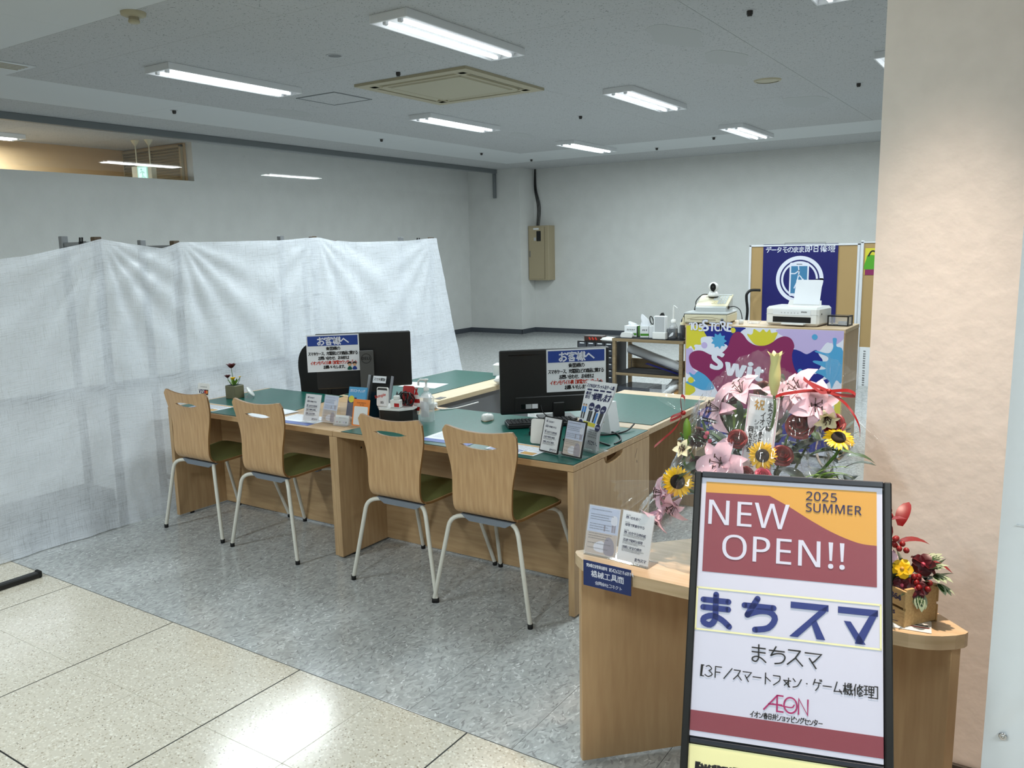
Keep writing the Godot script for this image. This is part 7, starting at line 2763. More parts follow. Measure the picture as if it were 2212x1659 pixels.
# ---------------------------------------------------------------- flower arrangement in cellophane
func lily(parent: Node3D, at: Vector3, toward: Vector3, size: float, m: Material, open: float) -> void:
	var z := toward.normalized()
	var x := z.cross(Vector3.UP if absf(z.y) < 0.9 else Vector3.RIGHT).normalized()
	var b := Basis(x, z, x.cross(z))                                        # y along the flower's axis
	var s := S()
	lathe(s, [Vector2(0.0, -size * 0.5), Vector2(size * 0.06, -size * 0.42), Vector2(size * 0.14, -size * 0.1), Vector2(size * 0.2, size * 0.06)], 14, Transform3D(b, at))
	var c := part("lily", s, m, parent)
	for k in 6:
		s = S()
		petal(s, at + b * Vector3(0, 0, 0) , TAU * k / 6 + 0.3, lerpf(1.35, 0.75, open), size * (1.0 if k % 2 == 0 else 0.92), size * (0.33 if k % 2 == 0 else 0.22), 0.4, lerpf(0.2, 1.5, open), b)
		part("petal", s, m, c)
	for k in 5:
		s = S()
		var tip := at + b * (Vector3(cos(TAU * k / 5) * 0.2, 0.55, sin(TAU * k / 5) * 0.2) * size)
		tube(s, [at, tip], 0.0012, 5)
		box(s, tip, Vector3(0.003, 0.003, 0.012), 0.001, b)
		part("stamen", s, M.brown_box, c)


func rose(parent: Node3D, at: Vector3, toward: Vector3, size: float, m: Material) -> void:
	var z := toward.normalized()
	var x := z.cross(Vector3.UP if absf(z.y) < 0.9 else Vector3.RIGHT).normalized()
	var b := Basis(x, z, x.cross(z))
	var s := S()
	lathe(s, [Vector2(0.0, -size * 0.6), Vector2(size * 0.35, -size * 0.45), Vector2(size * 0.42, -size * 0.1), Vector2(size * 0.2, size * 0.2), Vector2(0.0, size * 0.1)], 12, Transform3D(b, at))
	var c := part("rose", s, m, parent)
	for ring in 4:
		for k in [3, 4, 5, 5][ring]:
			s = S(0)
			var n: int = [3, 4, 5, 5][ring]
			var rows := []
			var r0: float = size * [0.13, 0.3, 0.5, 0.66][ring]
			var high: float = size * [0.62, 0.55, 0.42, 0.2][ring]
			var turn := rng.randf_range(-0.2, 0.2)
			for i in 7:
				var v := i / 6.0
				var row := []
				for j in 9:
					var u := (j / 8.0 - 0.5)
					var a: float = TAU * (k + 0.37 * ring) / n + turn + u * (TAU / n) * 1.45
					var rr: float = r0 * (0.62 + 0.42 * v) + size * 0.05 * ring * v * v * v + size * 0.07 * (u + 0.5)
					row.append(at + b * Vector3(cos(a) * rr, lerpf(-size * 0.5, high, v) - size * 0.9 * u * u * v * (0.6 + 0.2 * ring) - size * 0.12 * ring * pow(v, 4.0), -sin(a) * rr))
				rows.append(row)
			flip_grid(s, rows, true)
			part("petal", s, m, c)


func sunflower(parent: Node3D, at: Vector3, toward: Vector3, r: float) -> void:
	var z := toward.normalized()
	var x := z.cross(Vector3.UP if absf(z.y) < 0.9 else Vector3.RIGHT).normalized()
	var b := Basis(x, z, x.cross(z))
	var s := S()
	lathe(s, [Vector2(0.0, -0.012), Vector2(r * 0.42, -0.008), Vector2(r * 0.46, 0.002), Vector2(r * 0.4, 0.009), Vector2(r * 0.2, 0.007), Vector2(0.0, 0.005)], 22, Transform3D(b, at))
	var c := part("sunflower", s, M.seed_brown, parent)
	for ring in 2:
		for k in 14:
			s = S()
			var a := TAU * (k + 0.5 * ring) / 14 + rng.randf_range(-0.06, 0.06)
			petal(s, at + b * Vector3(cos(a) * r * 0.34, 0.001 * ring - 0.001, -sin(a) * r * 0.34), a, 0.22 - 0.14 * ring + rng.randf_range(-0.12, 0.12), r * rng.randf_range(0.58, 0.72), r * 0.105, 0.3, 0.25, b)
			part("petal", s, M.petal_yellow, c)
	for k in 8:
		s = S()
		petal(s, at + b * Vector3(0, -0.008, 0), TAU * k / 8, -0.15, r * 0.75, r * 0.12, 0.2, 0.0, b)
		part("sepal", s, M.leaf_green, c)
	s = S()
	tube(s, curve([at - z * 0.01, at - z * 0.04 + Vector3(0, -0.02, 0), Vector3(lerpf(at.x, 0, 0.6), 0.18, lerpf(at.z, 0, 0.6))], 4), 0.0045, 7)
	part("stem", s, M.stem_green, c)


func build_bouquet() -> void:
	# local origin: the counter top under the arrangement
	var O := Vector3(-0.72, DESK, -2.35)
	var t := thing("flower_arrangement", "big arrangement of lilies, sunflowers and roses wrapped in cellophane on the corner counter", "flowers", O)
	var s := S()
	lathe(s, [Vector2(0.0, 0.0), Vector2(0.11, 0.0), Vector2(0.125, 0.01), Vector2(0.15, 0.16), Vector2(0.143, 0.16), Vector2(0.13, 0.14), Vector2(0.0, 0.14)], 28)
	part("basket", s, M.charcoal, t)
	var f := func(x: float, y: float, z: float) -> Vector3: return Vector3(x, y, z) - O
	var cam := Vector3(0.35, 0.18, 0.9)
	# foliage first
	var leaves := [[-0.80, 1.12, -2.36, 2.2, 0.9, "leaf_green"], [-0.77, 1.14, -2.35, 1.9, 1.1, "leaf_green"], [-0.74, 1.11, -2.35, 1.4, 1.2, "leaf_green"], [-0.82, 1.08, -2.34, 2.6, 0.7, "leaf_green"], [-0.79, 1.06, -2.33, 2.9, 0.3, "leaf_dark"], [-0.64, 1.12, -2.36, 1.2, 1.1, "leaf_dark"], [-0.56, 1.08, -2.36, 0.6, 0.8, "leaf_dark"], [-0.5, 1.08, -2.34, 0.2, 0.6, "leaf_green"], [-0.6, 1.03, -2.3, -0.6, 0.4, "leaf_dark"], [-0.9, 0.99, -2.32, 3.0, 0.4, "leaf_dark"], [-0.88, 0.93, -2.3, 3.3, 0.2, "leaf_dark"], [-0.66, 1.2, -2.4, 1.5, 1.3, "leaf_dark"], [-0.63, 1.21, -2.38, 0.9, 0.9, "leaf_green"], [-0.52, 1.0, -2.28, -0.9, 0.3, "leaf_green"], [-0.72, 0.98, -2.26, -1.6, 0.1, "leaf_dark"], [-0.85, 1.03, -2.28, -2.2, 0.2, "leaf_dark"]]
	for l in leaves:
		s = S()
		var base: Vector3 = f.call(l[0], l[1], l[2])
		petal(s, base - Vector3(cos(l[3]), 0.5, -sin(l[3])) * 0.05, l[3], l[4], 0.13, 0.026, 0.2, 0.5)
		var leaf := part("leaf", s, M[l[5]], t)
		if l[5] == "leaf_green":
			s = S()
			for side in [-1.0, 1.0]:
				petal(s, base - Vector3(cos(l[3]), 0.5, -sin(l[3])) * 0.05 + Vector3(0.0, 0.003, 0.003), l[3] + side * 0.06, l[4], 0.128, 0.004, 0.2, 0.5)
			part("leaf_stripe", s, M.leaf_lime, leaf)
	for k in 26:                                                            # striped grass at the right front
		s = S()
		var a := rng.randf_range(-1.5, 1.4)
		petal(s, f.call(-0.52 + rng.randf_range(-0.02, 0.03), 1.0 + rng.randf_range(-0.02, 0.02), -2.25), a, rng.randf_range(0.3, 1.1), rng.randf_range(0.09, 0.14), 0.0055, 0.2, rng.randf_range(0.4, 1.3))
		part("grass_blade", s, M.leaf_lime if k % 3 else M.leaf_pale, t)
	for k in 14:                                                            # fine ferny sprays behind
		s = S()
		var c: Vector3 = f.call(rng.randf_range(-0.85, -0.45), rng.randf_range(1.0, 1.12), rng.randf_range(-2.4, -2.3))
		for i in 9:
			petal(s, c + Vector3(0, i * 0.008, 0), i * 2.4 + k, 0.4, 0.04, 0.005, 0.1)
		part("fern_spray", s, M.leaf_green if k % 2 else M.leaf_dark, t)
	# sunflowers
	sunflower(t, f.call(-0.898, 0.957, -2.235), Vector3(0.25, 0.1, 1.0), 0.048)
	sunflower(t, f.call(-0.655, 1.063, -2.25), Vector3(0.1, 0.12, 1.0), 0.042)
	sunflower(t, f.call(-0.462, 1.128, -2.28), Vector3(0.25, 0.85, 0.45), 0.042)
	# roses
	for q in [[-0.731, 1.1, -2.26, 0.032, "petal_red"], [-0.57, 1.15, -2.3, 0.045, "petal_red"], [-0.605, 1.067, -2.27, 0.036, "petal_red"], [-0.485, 1.16, -2.32, 0.036, "petal_red"], [-0.79, 1.21, -2.36, 0.036, "petal_wine"], [-0.7, 1.005, -2.24, 0.028, "petal_red"], [-0.645, 1.012, -2.235, 0.027, "petal_rosy"], [-0.86, 1.0, -2.3, 0.034, "petal_wine"], [-0.7, 1.22, -2.4, 0.034, "petal_wine"], [-0.885, 1.07, -2.36, 0.036, "petal_wine"]]:
		rose(t, f.call(q[0], q[1], q[2]), cam + Vector3(rng.randf_range(-0.3, 0.3), rng.randf_range(0.0, 0.5), 0), q[3], M[q[4]])
	# lilies
	lily(t, f.call(-0.935, 0.915, -2.235), Vector3(-0.75, 0.1, 0.6), 0.062, M.petal_pink, 0.45)
	lily(t, f.call(-0.945, 0.86, -2.225), Vector3(-0.5, -0.75, 0.6), 0.07, M.petal_pink, 0.3)
	lily(t, f.call(-0.905, 0.885, -2.24), Vector3(-0.3, -0.5, 0.8), 0.06, M.petal_pink, 0.5)
	lily(t, f.call(-0.77, 1.025, -2.25), Vector3(-0.1, 0.35, 1.0), 0.085, M.petal_pink, 0.62)
	lily(t, f.call(-0.735, 0.99, -2.24), Vector3(0.3, -0.4, 0.9), 0.07, M.petal_pink, 0.7)
	lily(t, f.call(-0.79, 1.17, -2.3), Vector3(-0.75, 0.25, 0.6), 0.08, M.petal_pink, 0.7)
	lily(t, f.call(-0.745, 1.215, -2.34), Vector3(-0.2, 0.8, 0.5), 0.075, M.petal_pink, 0.5)
	lily(t, f.call(-0.58, 1.235, -2.34), Vector3(-0.35, 0.6, 0.7), 0.08, M.petal_pink, 0.6)
	lily(t, f.call(-0.535, 1.205, -2.32), Vector3(0.35, 0.2, 0.9), 0.075, M.petal_pink, 0.55)
	lily(t, f.call(-0.64, 1.205, -2.36), Vector3(0.5, 0.5, 0.7), 0.07, M.petal_pink, 0.8)
	lily(t, f.call(-0.884, 1.05, -2.25), Vector3(-0.1, 0.5, 0.8), 0.036, M.petal_white, 0.35)
	lily(t, f.call(-0.5, 1.185, -2.29), Vector3(0.4, -0.5, 0.7), 0.045, M.petal_white, 0.3)
	for k in 70:                                                            # dense dark leaves filling the inside
		s = S()
		var lx := rng.randf_range(-0.9, -0.44)
		var ly := rng.randf_range(0.92, 1.19) - 0.25 * absf(lx + 0.67)
		petal(s, f.call(lx, ly - 0.04, rng.randf_range(-2.42, -2.32)), rng.randf_range(0.0, TAU), rng.randf_range(0.2, 1.2), rng.randf_range(0.06, 0.1), rng.randf_range(0.014, 0.024), 0.2, 0.5)
		part("leaf", s, M.leaf_dark if k % 3 else M.leaf_green, t)
	# tall white lily bud rising out of the wrap, and a green bud at the left
	for q in [[Vector3(-0.636, 1.285, -2.28), Vector3(0.02, 1, 0.02), 0.105, 0.0165, "petal_bud"], [Vector3(-0.888, 1.1, -2.28), Vector3(-0.05, 1, 0), 0.075, 0.0125, "leaf_lime"]]:
		var z: Vector3 = (q[1] as Vector3).normalized()
		var x := z.cross(Vector3.BACK).normalized()
		var b := Basis(x, z, x.cross(z))
		s = S()
		var L: float = q[2]
		var r: float = q[3]
		lathe(s, [Vector2(0.0, -L * 0.55), Vector2(r * 0.5, -L * 0.5), Vector2(r * 0.95, -L * 0.2), Vector2(r, L * 0.05), Vector2(r * 0.8, L * 0.35), Vector2(r * (0.95 if q[4] == "petal_bud" else 0.2), L * 0.55)], 12, Transform3D(b, q[0] - O))
		var bud := part("lily_bud", s, M[q[4]], t)
		if q[4] == "petal_bud":
			for k in 6:
				s = S()
				petal(s, (q[0] as Vector3) - O + b * Vector3(cos(TAU * k / 6) * r * 0.6, L * 0.4, -sin(TAU * k / 6) * r * 0.6), TAU * k / 6, 1.42, 0.03, 0.007, 0.2, 0.35)
				part("petal", s, M.petal_bud, bud)
		s = S()
		tube(s, curve([q[0] - O - z * L * 0.5, q[0] - O - z * (L * 0.5 + 0.08), Vector3(0.0, 0.2, 0.0)], 4), 0.004, 7)
		part("stem", s, M.stem_green, t)
	for k in 10:
		s = S()
		var e := Vector3(rng.randf_range(-0.2, 0.22), rng.randf_range(0.25, 0.45), rng.randf_range(-0.05, 0.08))
		tube(s, curve([Vector3(e.x * 0.3, 0.12, e.z * 0.3), e * Vector3(0.7, 0.7, 0.7), e], 3), 0.0035, 6)
		part("stem", s, M.stem_green, t)
	for k in 8:                                                             # small pink filler buds
		s = S()
		sphere(s, f.call(-0.83 + 0.006 * (k % 3), 1.02 + 0.012 * k, -2.3 + 0.004 * k), 0.007, 8)
		part("filler_bud", s, M.petal_rosy, t)

	# message card
	var xf := on_plane(f.call(-0.675, 1.11, -2.285), Vector3(1, -0.05, 0.08), Vector3(0.05, 1, -0.12))
	s = S()
	prism(s, rect(-0.045, -0.13, 0.045, 0.115), -0.0015, 0.0, xf)
	var card := part("message_card", s, M.paper, t)
	s = S()
	for e in [[-0.043, -0.128, 0.043, -0.125], [-0.043, 0.11, 0.043, 0.113], [-0.043, -0.128, -0.0405, 0.113], [0.0405, -0.128, 0.043, 0.113]]:
		flat(s, rect(e[0], e[1], e[2], e[3]), xf, 0.0004)
	part("border_print", s, M.petal_pink, card)
	s = S()
	write(s, "まちスマ様", Vector2(0.014, 0.082), 0.0165, 0.12, xf, 0.0, 1.0, 0.9, 0.0006, false, true)
	write(s, "イオン春日井", Vector2(-0.004, 0.05), 0.0185, 0.12, xf, 0.0, 0.98, 0.8, 0.0006, false, true)
	write(s, "ショッピングセンター", Vector2(-0.019, 0.03), 0.0145, 0.11, xf, 0.0, 0.98, 0.9, 0.0006, false, true)
	write(s, "同友店会", Vector2(-0.034, 0.005), 0.018, 0.13, xf, 0.0, 1.05, 0.8, 0.0006, false, true)
	part("lettering", s, M.ink, card)
	s = S()
	write(s, "祝", Vector2(-0.026, 0.072), 0.03, 0.11, xf, 0.0, 1.0, 1.0, 0.0006)
	part("gold_lettering", s, M.mustard, card)

	# little black florist's tag
	xf = on_plane(f.call(-0.815, 1.145, -2.262), Vector3(1, -0.1, 0.1), Vector3.UP)
	s = S()
	prism(s, rect(-0.021, -0.0055, 0.021, 0.0055), -0.001, 0.0, xf)
	var tg := part("florist_tag", s, M.black, t)
	latin("Flower & Garden", 0.0075, Vector2(0, -0.004), xf, M.poster_white, tg, false, HORIZONTAL_ALIGNMENT_CENTER, 0.0004)

	# cellophane: a loose wrinkled bag gathered at two knots
	var nz := FastNoiseLite.new()
	nz.seed = 21
	nz.frequency = 1.0
	nz.fractal_octaves = 3
	s = S(0)
	var rows := []
	var nr := 60
	var nc := 150
	for i in nr + 1:
		var v := float(i) / nr
		var row := []
		for j in nc + 1:
			var a := TAU * j / nc
			var ca := cos(a)
			var sa := sin(a)
			# radius by height: wide skirt at the foot, shoulders, then a ridge between the two knots
			var y := lerpf(0.03, 0.5, v)
			var rx := lerpf(0.33, 0.2, smoothstep(0.0, 0.75, v)) * (1.0 - 0.12 * smoothstep(0.7, 1.0, v))
			if ca < 0.0:
				rx *= lerpf(1.05, 0.95, v)
			var rz := lerpf(0.15, 0.012, pow(v, 1.6))
			var n1 := nz.get_noise_3d(ca * 4.0, v * 1.6, sa * 4.0)
			var n2 := nz.get_noise_3d(ca * 9.0 + 7.0, v * 3.5, sa * 9.0)
			var crease := (0.5 - absf(n1)) * 0.05 * (1.0 - 0.35 * v) + (0.4 - absf(n2)) * 0.022
			var fine := 0.0
			for kn in [Vector2(-0.19, 0.42), Vector2(0.225, 0.52)]:              # creases run out from the knots
				var dk := Vector2(ca * rx, y) - kn as Vector2
				fine += sin(atan2(dk.y, dk.x) * 13.0 + kn.x * 20.0) * 0.007 * minf(1.0, dk.length() * 6.0) * exp(-dk.length() * 3.0)
			var p := Vector3(ca * (rx + crease + fine), y + 0.02 * nz.get_noise_2d(a * 4.0, v * 4.0 + 9.0), 0.03 - sa * (rz + crease * 0.6 + fine))
			# the top ridge rises in the middle and drops to the knots at both ends
			p.y += v * (0.14 * (1.0 - pow(absf(ca), 1.6)) - 0.035 * absf(ca))
			p.x += v * 0.02
			row.append(p)
		rows.append(row)
	flip_grid(s, rows, true)
	part("cellophane_wrap", s, M.cellophane, t)
	# gathered ends that fan out beyond the knots
	for q in [[f.call(-0.905, 1.155, -2.3), Vector3(-0.5, 0.75, 0.1), 0.08], [f.call(-0.495, 1.26, -2.3), Vector3(0.45, 0.8, 0.1), 0.075], [f.call(-0.485, 1.24, -2.29), Vector3(0.75, -0.9, 0.2), 0.17], [f.call(-0.96, 0.94, -2.26), Vector3(-0.8, -0.35, 0.1), 0.15]]:
		s = S(0)
		rows = []
		var dir := (q[1] as Vector3).normalized()
		var sd := dir.cross(Vector3.BACK).normalized()
		for i in 9:
			var v := i / 8.0
			var row := []
			for j in 19:
				var u := j / 18.0 - 0.5
				row.append((q[0] as Vector3) + dir * (q[2] * v) + sd * (u * (0.012 + 0.1 * v)) + Vector3(0, 0, 0.014 * v * sin(u * 24.0 + v * 3.0)))
			rows.append(row)
		flip_grid(s, rows, true)
		part("cellophane_tail", s, M.cellophane, t)
	# red ribbons tied at the knots
	for q in [[f.call(-0.903, 1.155, -2.285), 0.0], [f.call(-0.493, 1.252, -2.285), 1.0]]:
		var c: Vector3 = q[0]
		s = S()
		sphere(s, c, 0.008, 10)
		part("ribbon_knot", s, M.ribbon_red, t)
		var bands := [[Vector3(0, 0, 0), Vector3(0.008, 0.045, 0.01), Vector3(-0.004, 0.05, 0.012), Vector3(-0.002, 0.0, 0.006)], [Vector3(0, 0, 0), Vector3(-0.03, -0.012, 0.01), Vector3(-0.034, -0.024, 0.012), Vector3(-0.004, -0.008, 0.006)], [Vector3(0, 0, 0), Vector3(-0.02, -0.045, 0.01), Vector3(-0.06, -0.085, 0.01), Vector3(-0.085, -0.11, 0.015)]]
		if q[1] > 0.5:
			bands = [[Vector3(0, 0, 0), Vector3(-0.05, 0.025, 0.02), Vector3(-0.06, 0.034, 0.022), Vector3(-0.02, 0.0, 0.015), Vector3(0, 0, 0.004)], [Vector3(0, 0, 0), Vector3(0.05, 0.008, 0.01), Vector3(0.07, -0.004, 0.012), Vector3(0.03, -0.006, 0.008), Vector3(0, -0.002, 0.004)], [Vector3(0, 0, 0), Vector3(0.05, -0.03, 0.015), Vector3(0.085, -0.085, 0.02), Vector3(0.085, -0.15, 0.02)], [Vector3(0, 0, 0), Vector3(-0.05, 0.0, 0.015), Vector3(-0.11, -0.012, 0.02), Vector3(-0.135, -0.022, 0.02)]]
		for bnd in bands:
			s = S(0)
			var line := curve(bnd, 5)
			rows = [[], []]
			for p in line:
				rows[0].append(c + p + Vector3(0, -0.004, 0.002))
				rows[1].append(c + p + Vector3(0, 0.004, -0.002))
			flip_grid(s, rows, true)
			part("ribbon", s, M.ribbon_two_sided, t)


# ---------------------------------------------------------------- crate of artificial flowers
func build_flower_crate() -> void:
	var O := Vector3(-0.287, DESK, -2.19)
	var t := thing("flower_crate", "small wooden crate of red and yellow artificial flowers at the counter's right end", "flower crate", O, -0.62)
	var s := S()
	var wx := 0.155
	var wz := 0.1
	for sx in [-1.0, 1.0]:
		s = S()
		var end := PackedVector2Array([Vector2(-wz / 2, 0.003), Vector2(wz / 2, 0.003), Vector2(wz / 2, 0.098), Vector2(-wz / 2, 0.098)])
		prism(s, end, -0.004, 0.004, Transform3D(Basis(Vector3.BACK, Vector3.UP, Vector3.LEFT), Vector3(sx * (wx / 2 - 0.004), 0, 0)))
		part("end_board", s, M.crate_wood, t)
		s = S()
		prism(s, disc(0.012, 14, Vector2(0, 0.07), 0.008), -0.0046, 0.0046, Transform3D(Basis(Vector3.BACK, Vector3.UP, Vector3.LEFT), Vector3(sx * (wx / 2 - 0.004), 0, 0)))
		part("hand_hole", s, M.brown_dark, t)
		for y in [0.022, 0.073]:
			s = S()
			box(s, Vector3(0, y, sx * (wz / 2 + 0.0025)), Vector3(wx + 0.004, 0.044, 0.005), 0.0012)
			part("slat", s, M.crate_wood, t)
	s = S()
	box(s, Vector3(0, 0.004, 0), Vector3(wx - 0.01, 0.006, wz - 0.004))
	part("bottom_board", s, M.crate_wood, t)
	var xf := Transform3D(Basis(), Vector3(0, 0, wz / 2 + 0.005))
	latin(". 1864", 0.02, Vector2(0.012, 0.062), xf, M.ink_navy, t, true)
	latin("TIONS", 0.013, Vector2(0.012, 0.024), xf, M.ink_navy, t, true)
	s = S()
	ribbon(s, smooth2(PackedVector2Array([Vector2(-0.04, 0.014), Vector2(-0.02, 0.01), Vector2(-0.01, 0.018), Vector2(0.005, 0.009), Vector2(0.02, 0.016), Vector2(0.035, 0.009), Vector2(0.06, 0.012)]), 5), 0.0015, xf, 0.0004)
	part("flourish", s, M.ink_navy, t)
	var kept := t
	t = Node3D.new()
	t.name = "flower_bunch"
	kept.add_child(t)
	t.rotation.y = 0.62
	s = S()
	for k in 60:
		petal(s, Vector3(rng.randf_range(-0.065, 0.065), 0.08, rng.randf_range(-0.04, 0.04)), k * 2.4, rng.randf_range(0.3, 1.3), rng.randf_range(0.05, 0.11), 0.006, 0.2, 0.4)
	part("leaf_bed", s, M.leaf_dark, t)
	for q in [[-0.05, 0.25, 0.02, 0.05, 1.0], [-0.02, 0.235, 0.03, 2.2, 0.9], [0.0, 0.22, 0.02, 0.4, 0.5], [0.03, 0.19, 0.02, -0.1, -0.1], [0.04, 0.16, 0.03, 0.6, 0.6], [-0.06, 0.22, 0.0, 2.0, 0.6], [0.05, 0.165, -0.01, 0.2, 0.3], [0.0, 0.26, 0.0, 1.4, 1.2]]:
		s = S()
		petal(s, Vector3(q[0], q[1] - 0.03, q[2]), q[3], q[4], 0.075, 0.017, 0.3, 0.5)
		part("red_leaf", s, M.petal_red, t)
	for q in [[-0.03, 0.265, 0.03], [0.012, 0.2, 0.045], [0.062, 0.115, 0.05]]:
		for k in 7:
			s = S()
			sphere(s, Vector3(q[0], q[1], q[2]) + Vector3(rng.randf_range(-0.018, 0.018), rng.randf_range(-0.018, 0.018), rng.randf_range(-0.008, 0.012)), 0.0075, 10)
			part("berry", s, M.berry_red, t)
	for q in [[Vector3(0.018, 0.142, 0.062), "petal_yellow", 0.026, 5], [Vector3(0.052, 0.098, 0.06), "petal_wine", 0.03, 5], [Vector3(0.02, 0.1, 0.065), "petal_wine", 0.024, 5], [Vector3(-0.012, 0.165, 0.05), "petal_pink", 0.018, 5], [Vector3(0.06, 0.15, 0.03), "petal_wine", 0.03, 5]]:
		var c: Vector3 = q[0]
		var b := Basis(Vector3.RIGHT, 1.2)
		s = S()
		sphere(s, c, q[2] * 0.22, 8)
		part("flower", s, M.mustard if q[1] == "petal_yellow" else M.petal_rosy, t)
		for k in q[3]:
			s = S()
			petal(s, c, TAU * k / q[3], 0.3, q[2], q[2] * 0.48, 0.2, 0.5, b, 0.6)
			part("petal", s, M[q[1]], t)
	for q in [[0.075, 0.14, 0.03, 0.3, 0.6], [0.085, 0.125, 0.03, -0.2, 0.2], [0.095, 0.105, 0.03, 0.1, -0.2], [0.06, 0.085, 0.058, -1.2, -0.7], [0.07, 0.15, 0.01, 0.9, 0.7]]:
		s = S()
		var pos := Vector3(q[0], q[1], q[2])
		for k in 5:
			petal(s, pos, q[3] + (k - 2) * 0.45, q[4], 0.045 - 0.006 * absf(k - 2.0), 0.009, 0.3, 0.3)
		part("ivy_leaf", s, M.leaf_pale, t)
		s = S()
		for k in 5:
			petal(s, pos + Vector3(0, 0.001, 0.0015), q[3] + (k - 2) * 0.45, q[4], 0.036 - 0.005 * absf(k - 2.0), 0.006, 0.3, 0.3)
		part("leaf_middle", s, M.leaf_green, t)

	var p := thing("price_card", "white card with red and blue marks lying under the flower crate", "card", Vector3(-0.262, DESK, -2.13), 0.12)
	s = S()
	box(s, Vector3(0, 0.0015, 0), Vector3(0.13, 0.002, 0.07), 0.0008)
	part("card", s, M.white_gloss, p)
	for q in [[-0.045, M.sky_print, 0.024, 0.014], [0.035, M.ink, 0.045, 0.004], [0.035, M.red, 0.05, 0.004]]:
		s = S()
		box(s, Vector3(q[0], 0.0027, 0.012 if q[1] == M.red else 0.0), Vector3(q[2], 0.0006, q[3]))
		part("print", s, q[1], p)


# ---------------------------------------------------------------- the NEW OPEN stand
func build_sign_stand() -> void:
	var t := thing("sign_stand", "black-framed NEW OPEN sign stand leaning in front of the corner counter", "sign stand")
	var h := Vector3(0.963, 0.003, -0.27).normalized()
	var up := Vector3(-0.112, 0.908, -0.403)
	var xf := on_plane(Vector3(-0.46, 0.835, -1.806), h, up)
	# local: x right, y up the board, origin in the middle of the upper poster
	var s := S()
	var fy := -0.9
	for x in [-0.2105, 0.2105]:
		s = S()
		box(s, xf * Vector3(x, (0.297 + fy) / 2, -0.009), Vector3(0.017, 0.297 - fy, 0.026), 0.003, xf.basis)
		part("frame_stile", s, M.black, t)
	for y in [0.2905, -0.312, -0.86]:
		s = S()
		box(s, xf * Vector3(0, y, -0.008 if y > 0 else -0.012), Vector3(0.404, 0.014 if y > 0 else 0.012, 0.022 if y > 0 else 0.016), 0.002, xf.basis)
		part("frame_rail", s, M.frame_dark, t)
	s = S()
	box(s, xf * Vector3(0, -0.285, -0.015), Vector3(0.406, 1.13, 0.006), 0.0, xf.basis)
	part("back_board", s, M.charcoal, t)
	for x in [-0.19, 0.19]:                                                 # rear legs, nearly upright
		s = S()
		var a := xf * Vector3(x, 0.26, -0.026)
		tube(s, [a, Vector3(a.x - 0.02, 0.01, a.z - 0.06)], 0.011, 8)
		part("rear_leg", s, M.black, t)
	# upper poster
	s = S()
	box(s, xf * Vector3(-0.002, -0.0095, -0.004), Vector3(0.404, 0.586, 0.002), 0.0, xf.basis)
	var p := part("upper_poster", s, M.sign_paper, t)
	var Z := 0.0
	s = S()
	var L := -0.191
	var R := 0.188
	var T := 0.2735
	var B := 0.061
	prism(s, rect(L, B, R, T), -0.003, -0.0026, xf)
	part("mustard_print", s, M.mustard, p)
	s = S()
	var m := PackedVector2Array([Vector2(L, B), Vector2(R, B)])
	for v in smooth2(PackedVector2Array([Vector2(R, 0.152), Vector2(0.15, 0.155), Vector2(0.1, 0.172), Vector2(0.05, 0.197), Vector2(0.0, 0.226), Vector2(-0.045, 0.249)]), 5):
		m.append(v)
	m.append(Vector2(-0.19, 0.2475))
	m[m.size() - 1].x = L
	prism(s, m, -0.0026, -0.0022, xf)
	prism(s, rect(-0.204, -0.291, 0.2, -0.248), -0.003, -0.0022, xf)
	part("maroon_print", s, M.maroon, p)
	var tp := xf.translated_local(Vector3(0, 0, -0.0021))
	latin("NEW", 0.0805, Vector2(-0.191, 0.1525), tp, M.sign_paper, p, false, HORIZONTAL_ALIGNMENT_LEFT, 0.0008, 1.12)
	latin("OPEN!!", 0.0805, Vector2(-0.153, 0.0735), tp, M.sign_paper, p, false, HORIZONTAL_ALIGNMENT_LEFT, 0.0008, 1.12)
	latin("2025", 0.0285, Vector2(0.035, 0.2375), tp, M.ink_navy, p, false, HORIZONTAL_ALIGNMENT_LEFT, 0.0008, 1.12)
	latin("SUMMER", 0.0285, Vector2(0.035, 0.211), tp, M.ink_navy, p, false, HORIZONTAL_ALIGNMENT_LEFT, 0.0008, 1.05)
	# the pasted shop name strip
	s = S()
	for e in [[Vector2(-0.2, 0.0235), Vector2(0.1955, 0.0235)], [Vector2(-0.2, -0.0705), Vector2(0.1955, -0.0705)], [Vector2(-0.2, 0.0235), Vector2(-0.2, -0.0705)], [Vector2(0.1955, 0.0235), Vector2(0.1955, -0.0705)]]:
		ribbon(s, PackedVector2Array(e), 0.004, tp, 0.0002)
	part("strip_outline", s, M.yellow_line, p)
	s = S()
	var names_ := [["ま", -0.196, 0.072, 0.17, true], ["ち", -0.1, 0.072, 0.17, true]]
	for q in names_:
		write(s, q[0], Vector2(q[1], -0.062), q[2] * 1.06, q[3], tp, 0.0, 1.0, 1.03, 0.0008, true)
	for poly in [[[0.008, 0.012], [0.088, 0.012], [0.088, -0.002], [0.008, -0.002]], [[0.07, 0.0], [0.088, 0.012], [0.082, -0.005], [0.024, -0.064], [0.006, -0.064]], [[0.052, -0.03], [0.062, -0.022], [0.082, -0.064], [0.064, -0.064]],
			[[0.108, 0.012], [0.19, 0.012], [0.19, -0.002], [0.108, -0.002]], [[0.172, -0.003], [0.19, 0.012], [0.19, 0.004], [0.158, -0.064], [0.143, -0.064], [0.147, -0.05]], [[0.12, -0.018], [0.134, -0.018], [0.165, -0.064], [0.148, -0.064]]]:
		var pg := PackedVector2Array()
		for v in poly:
			pg.append(Vector2(v[0], v[1]))
		flat(s, pg, tp, 0.0008)
	part("lettering", s, M.logo_blue, p)
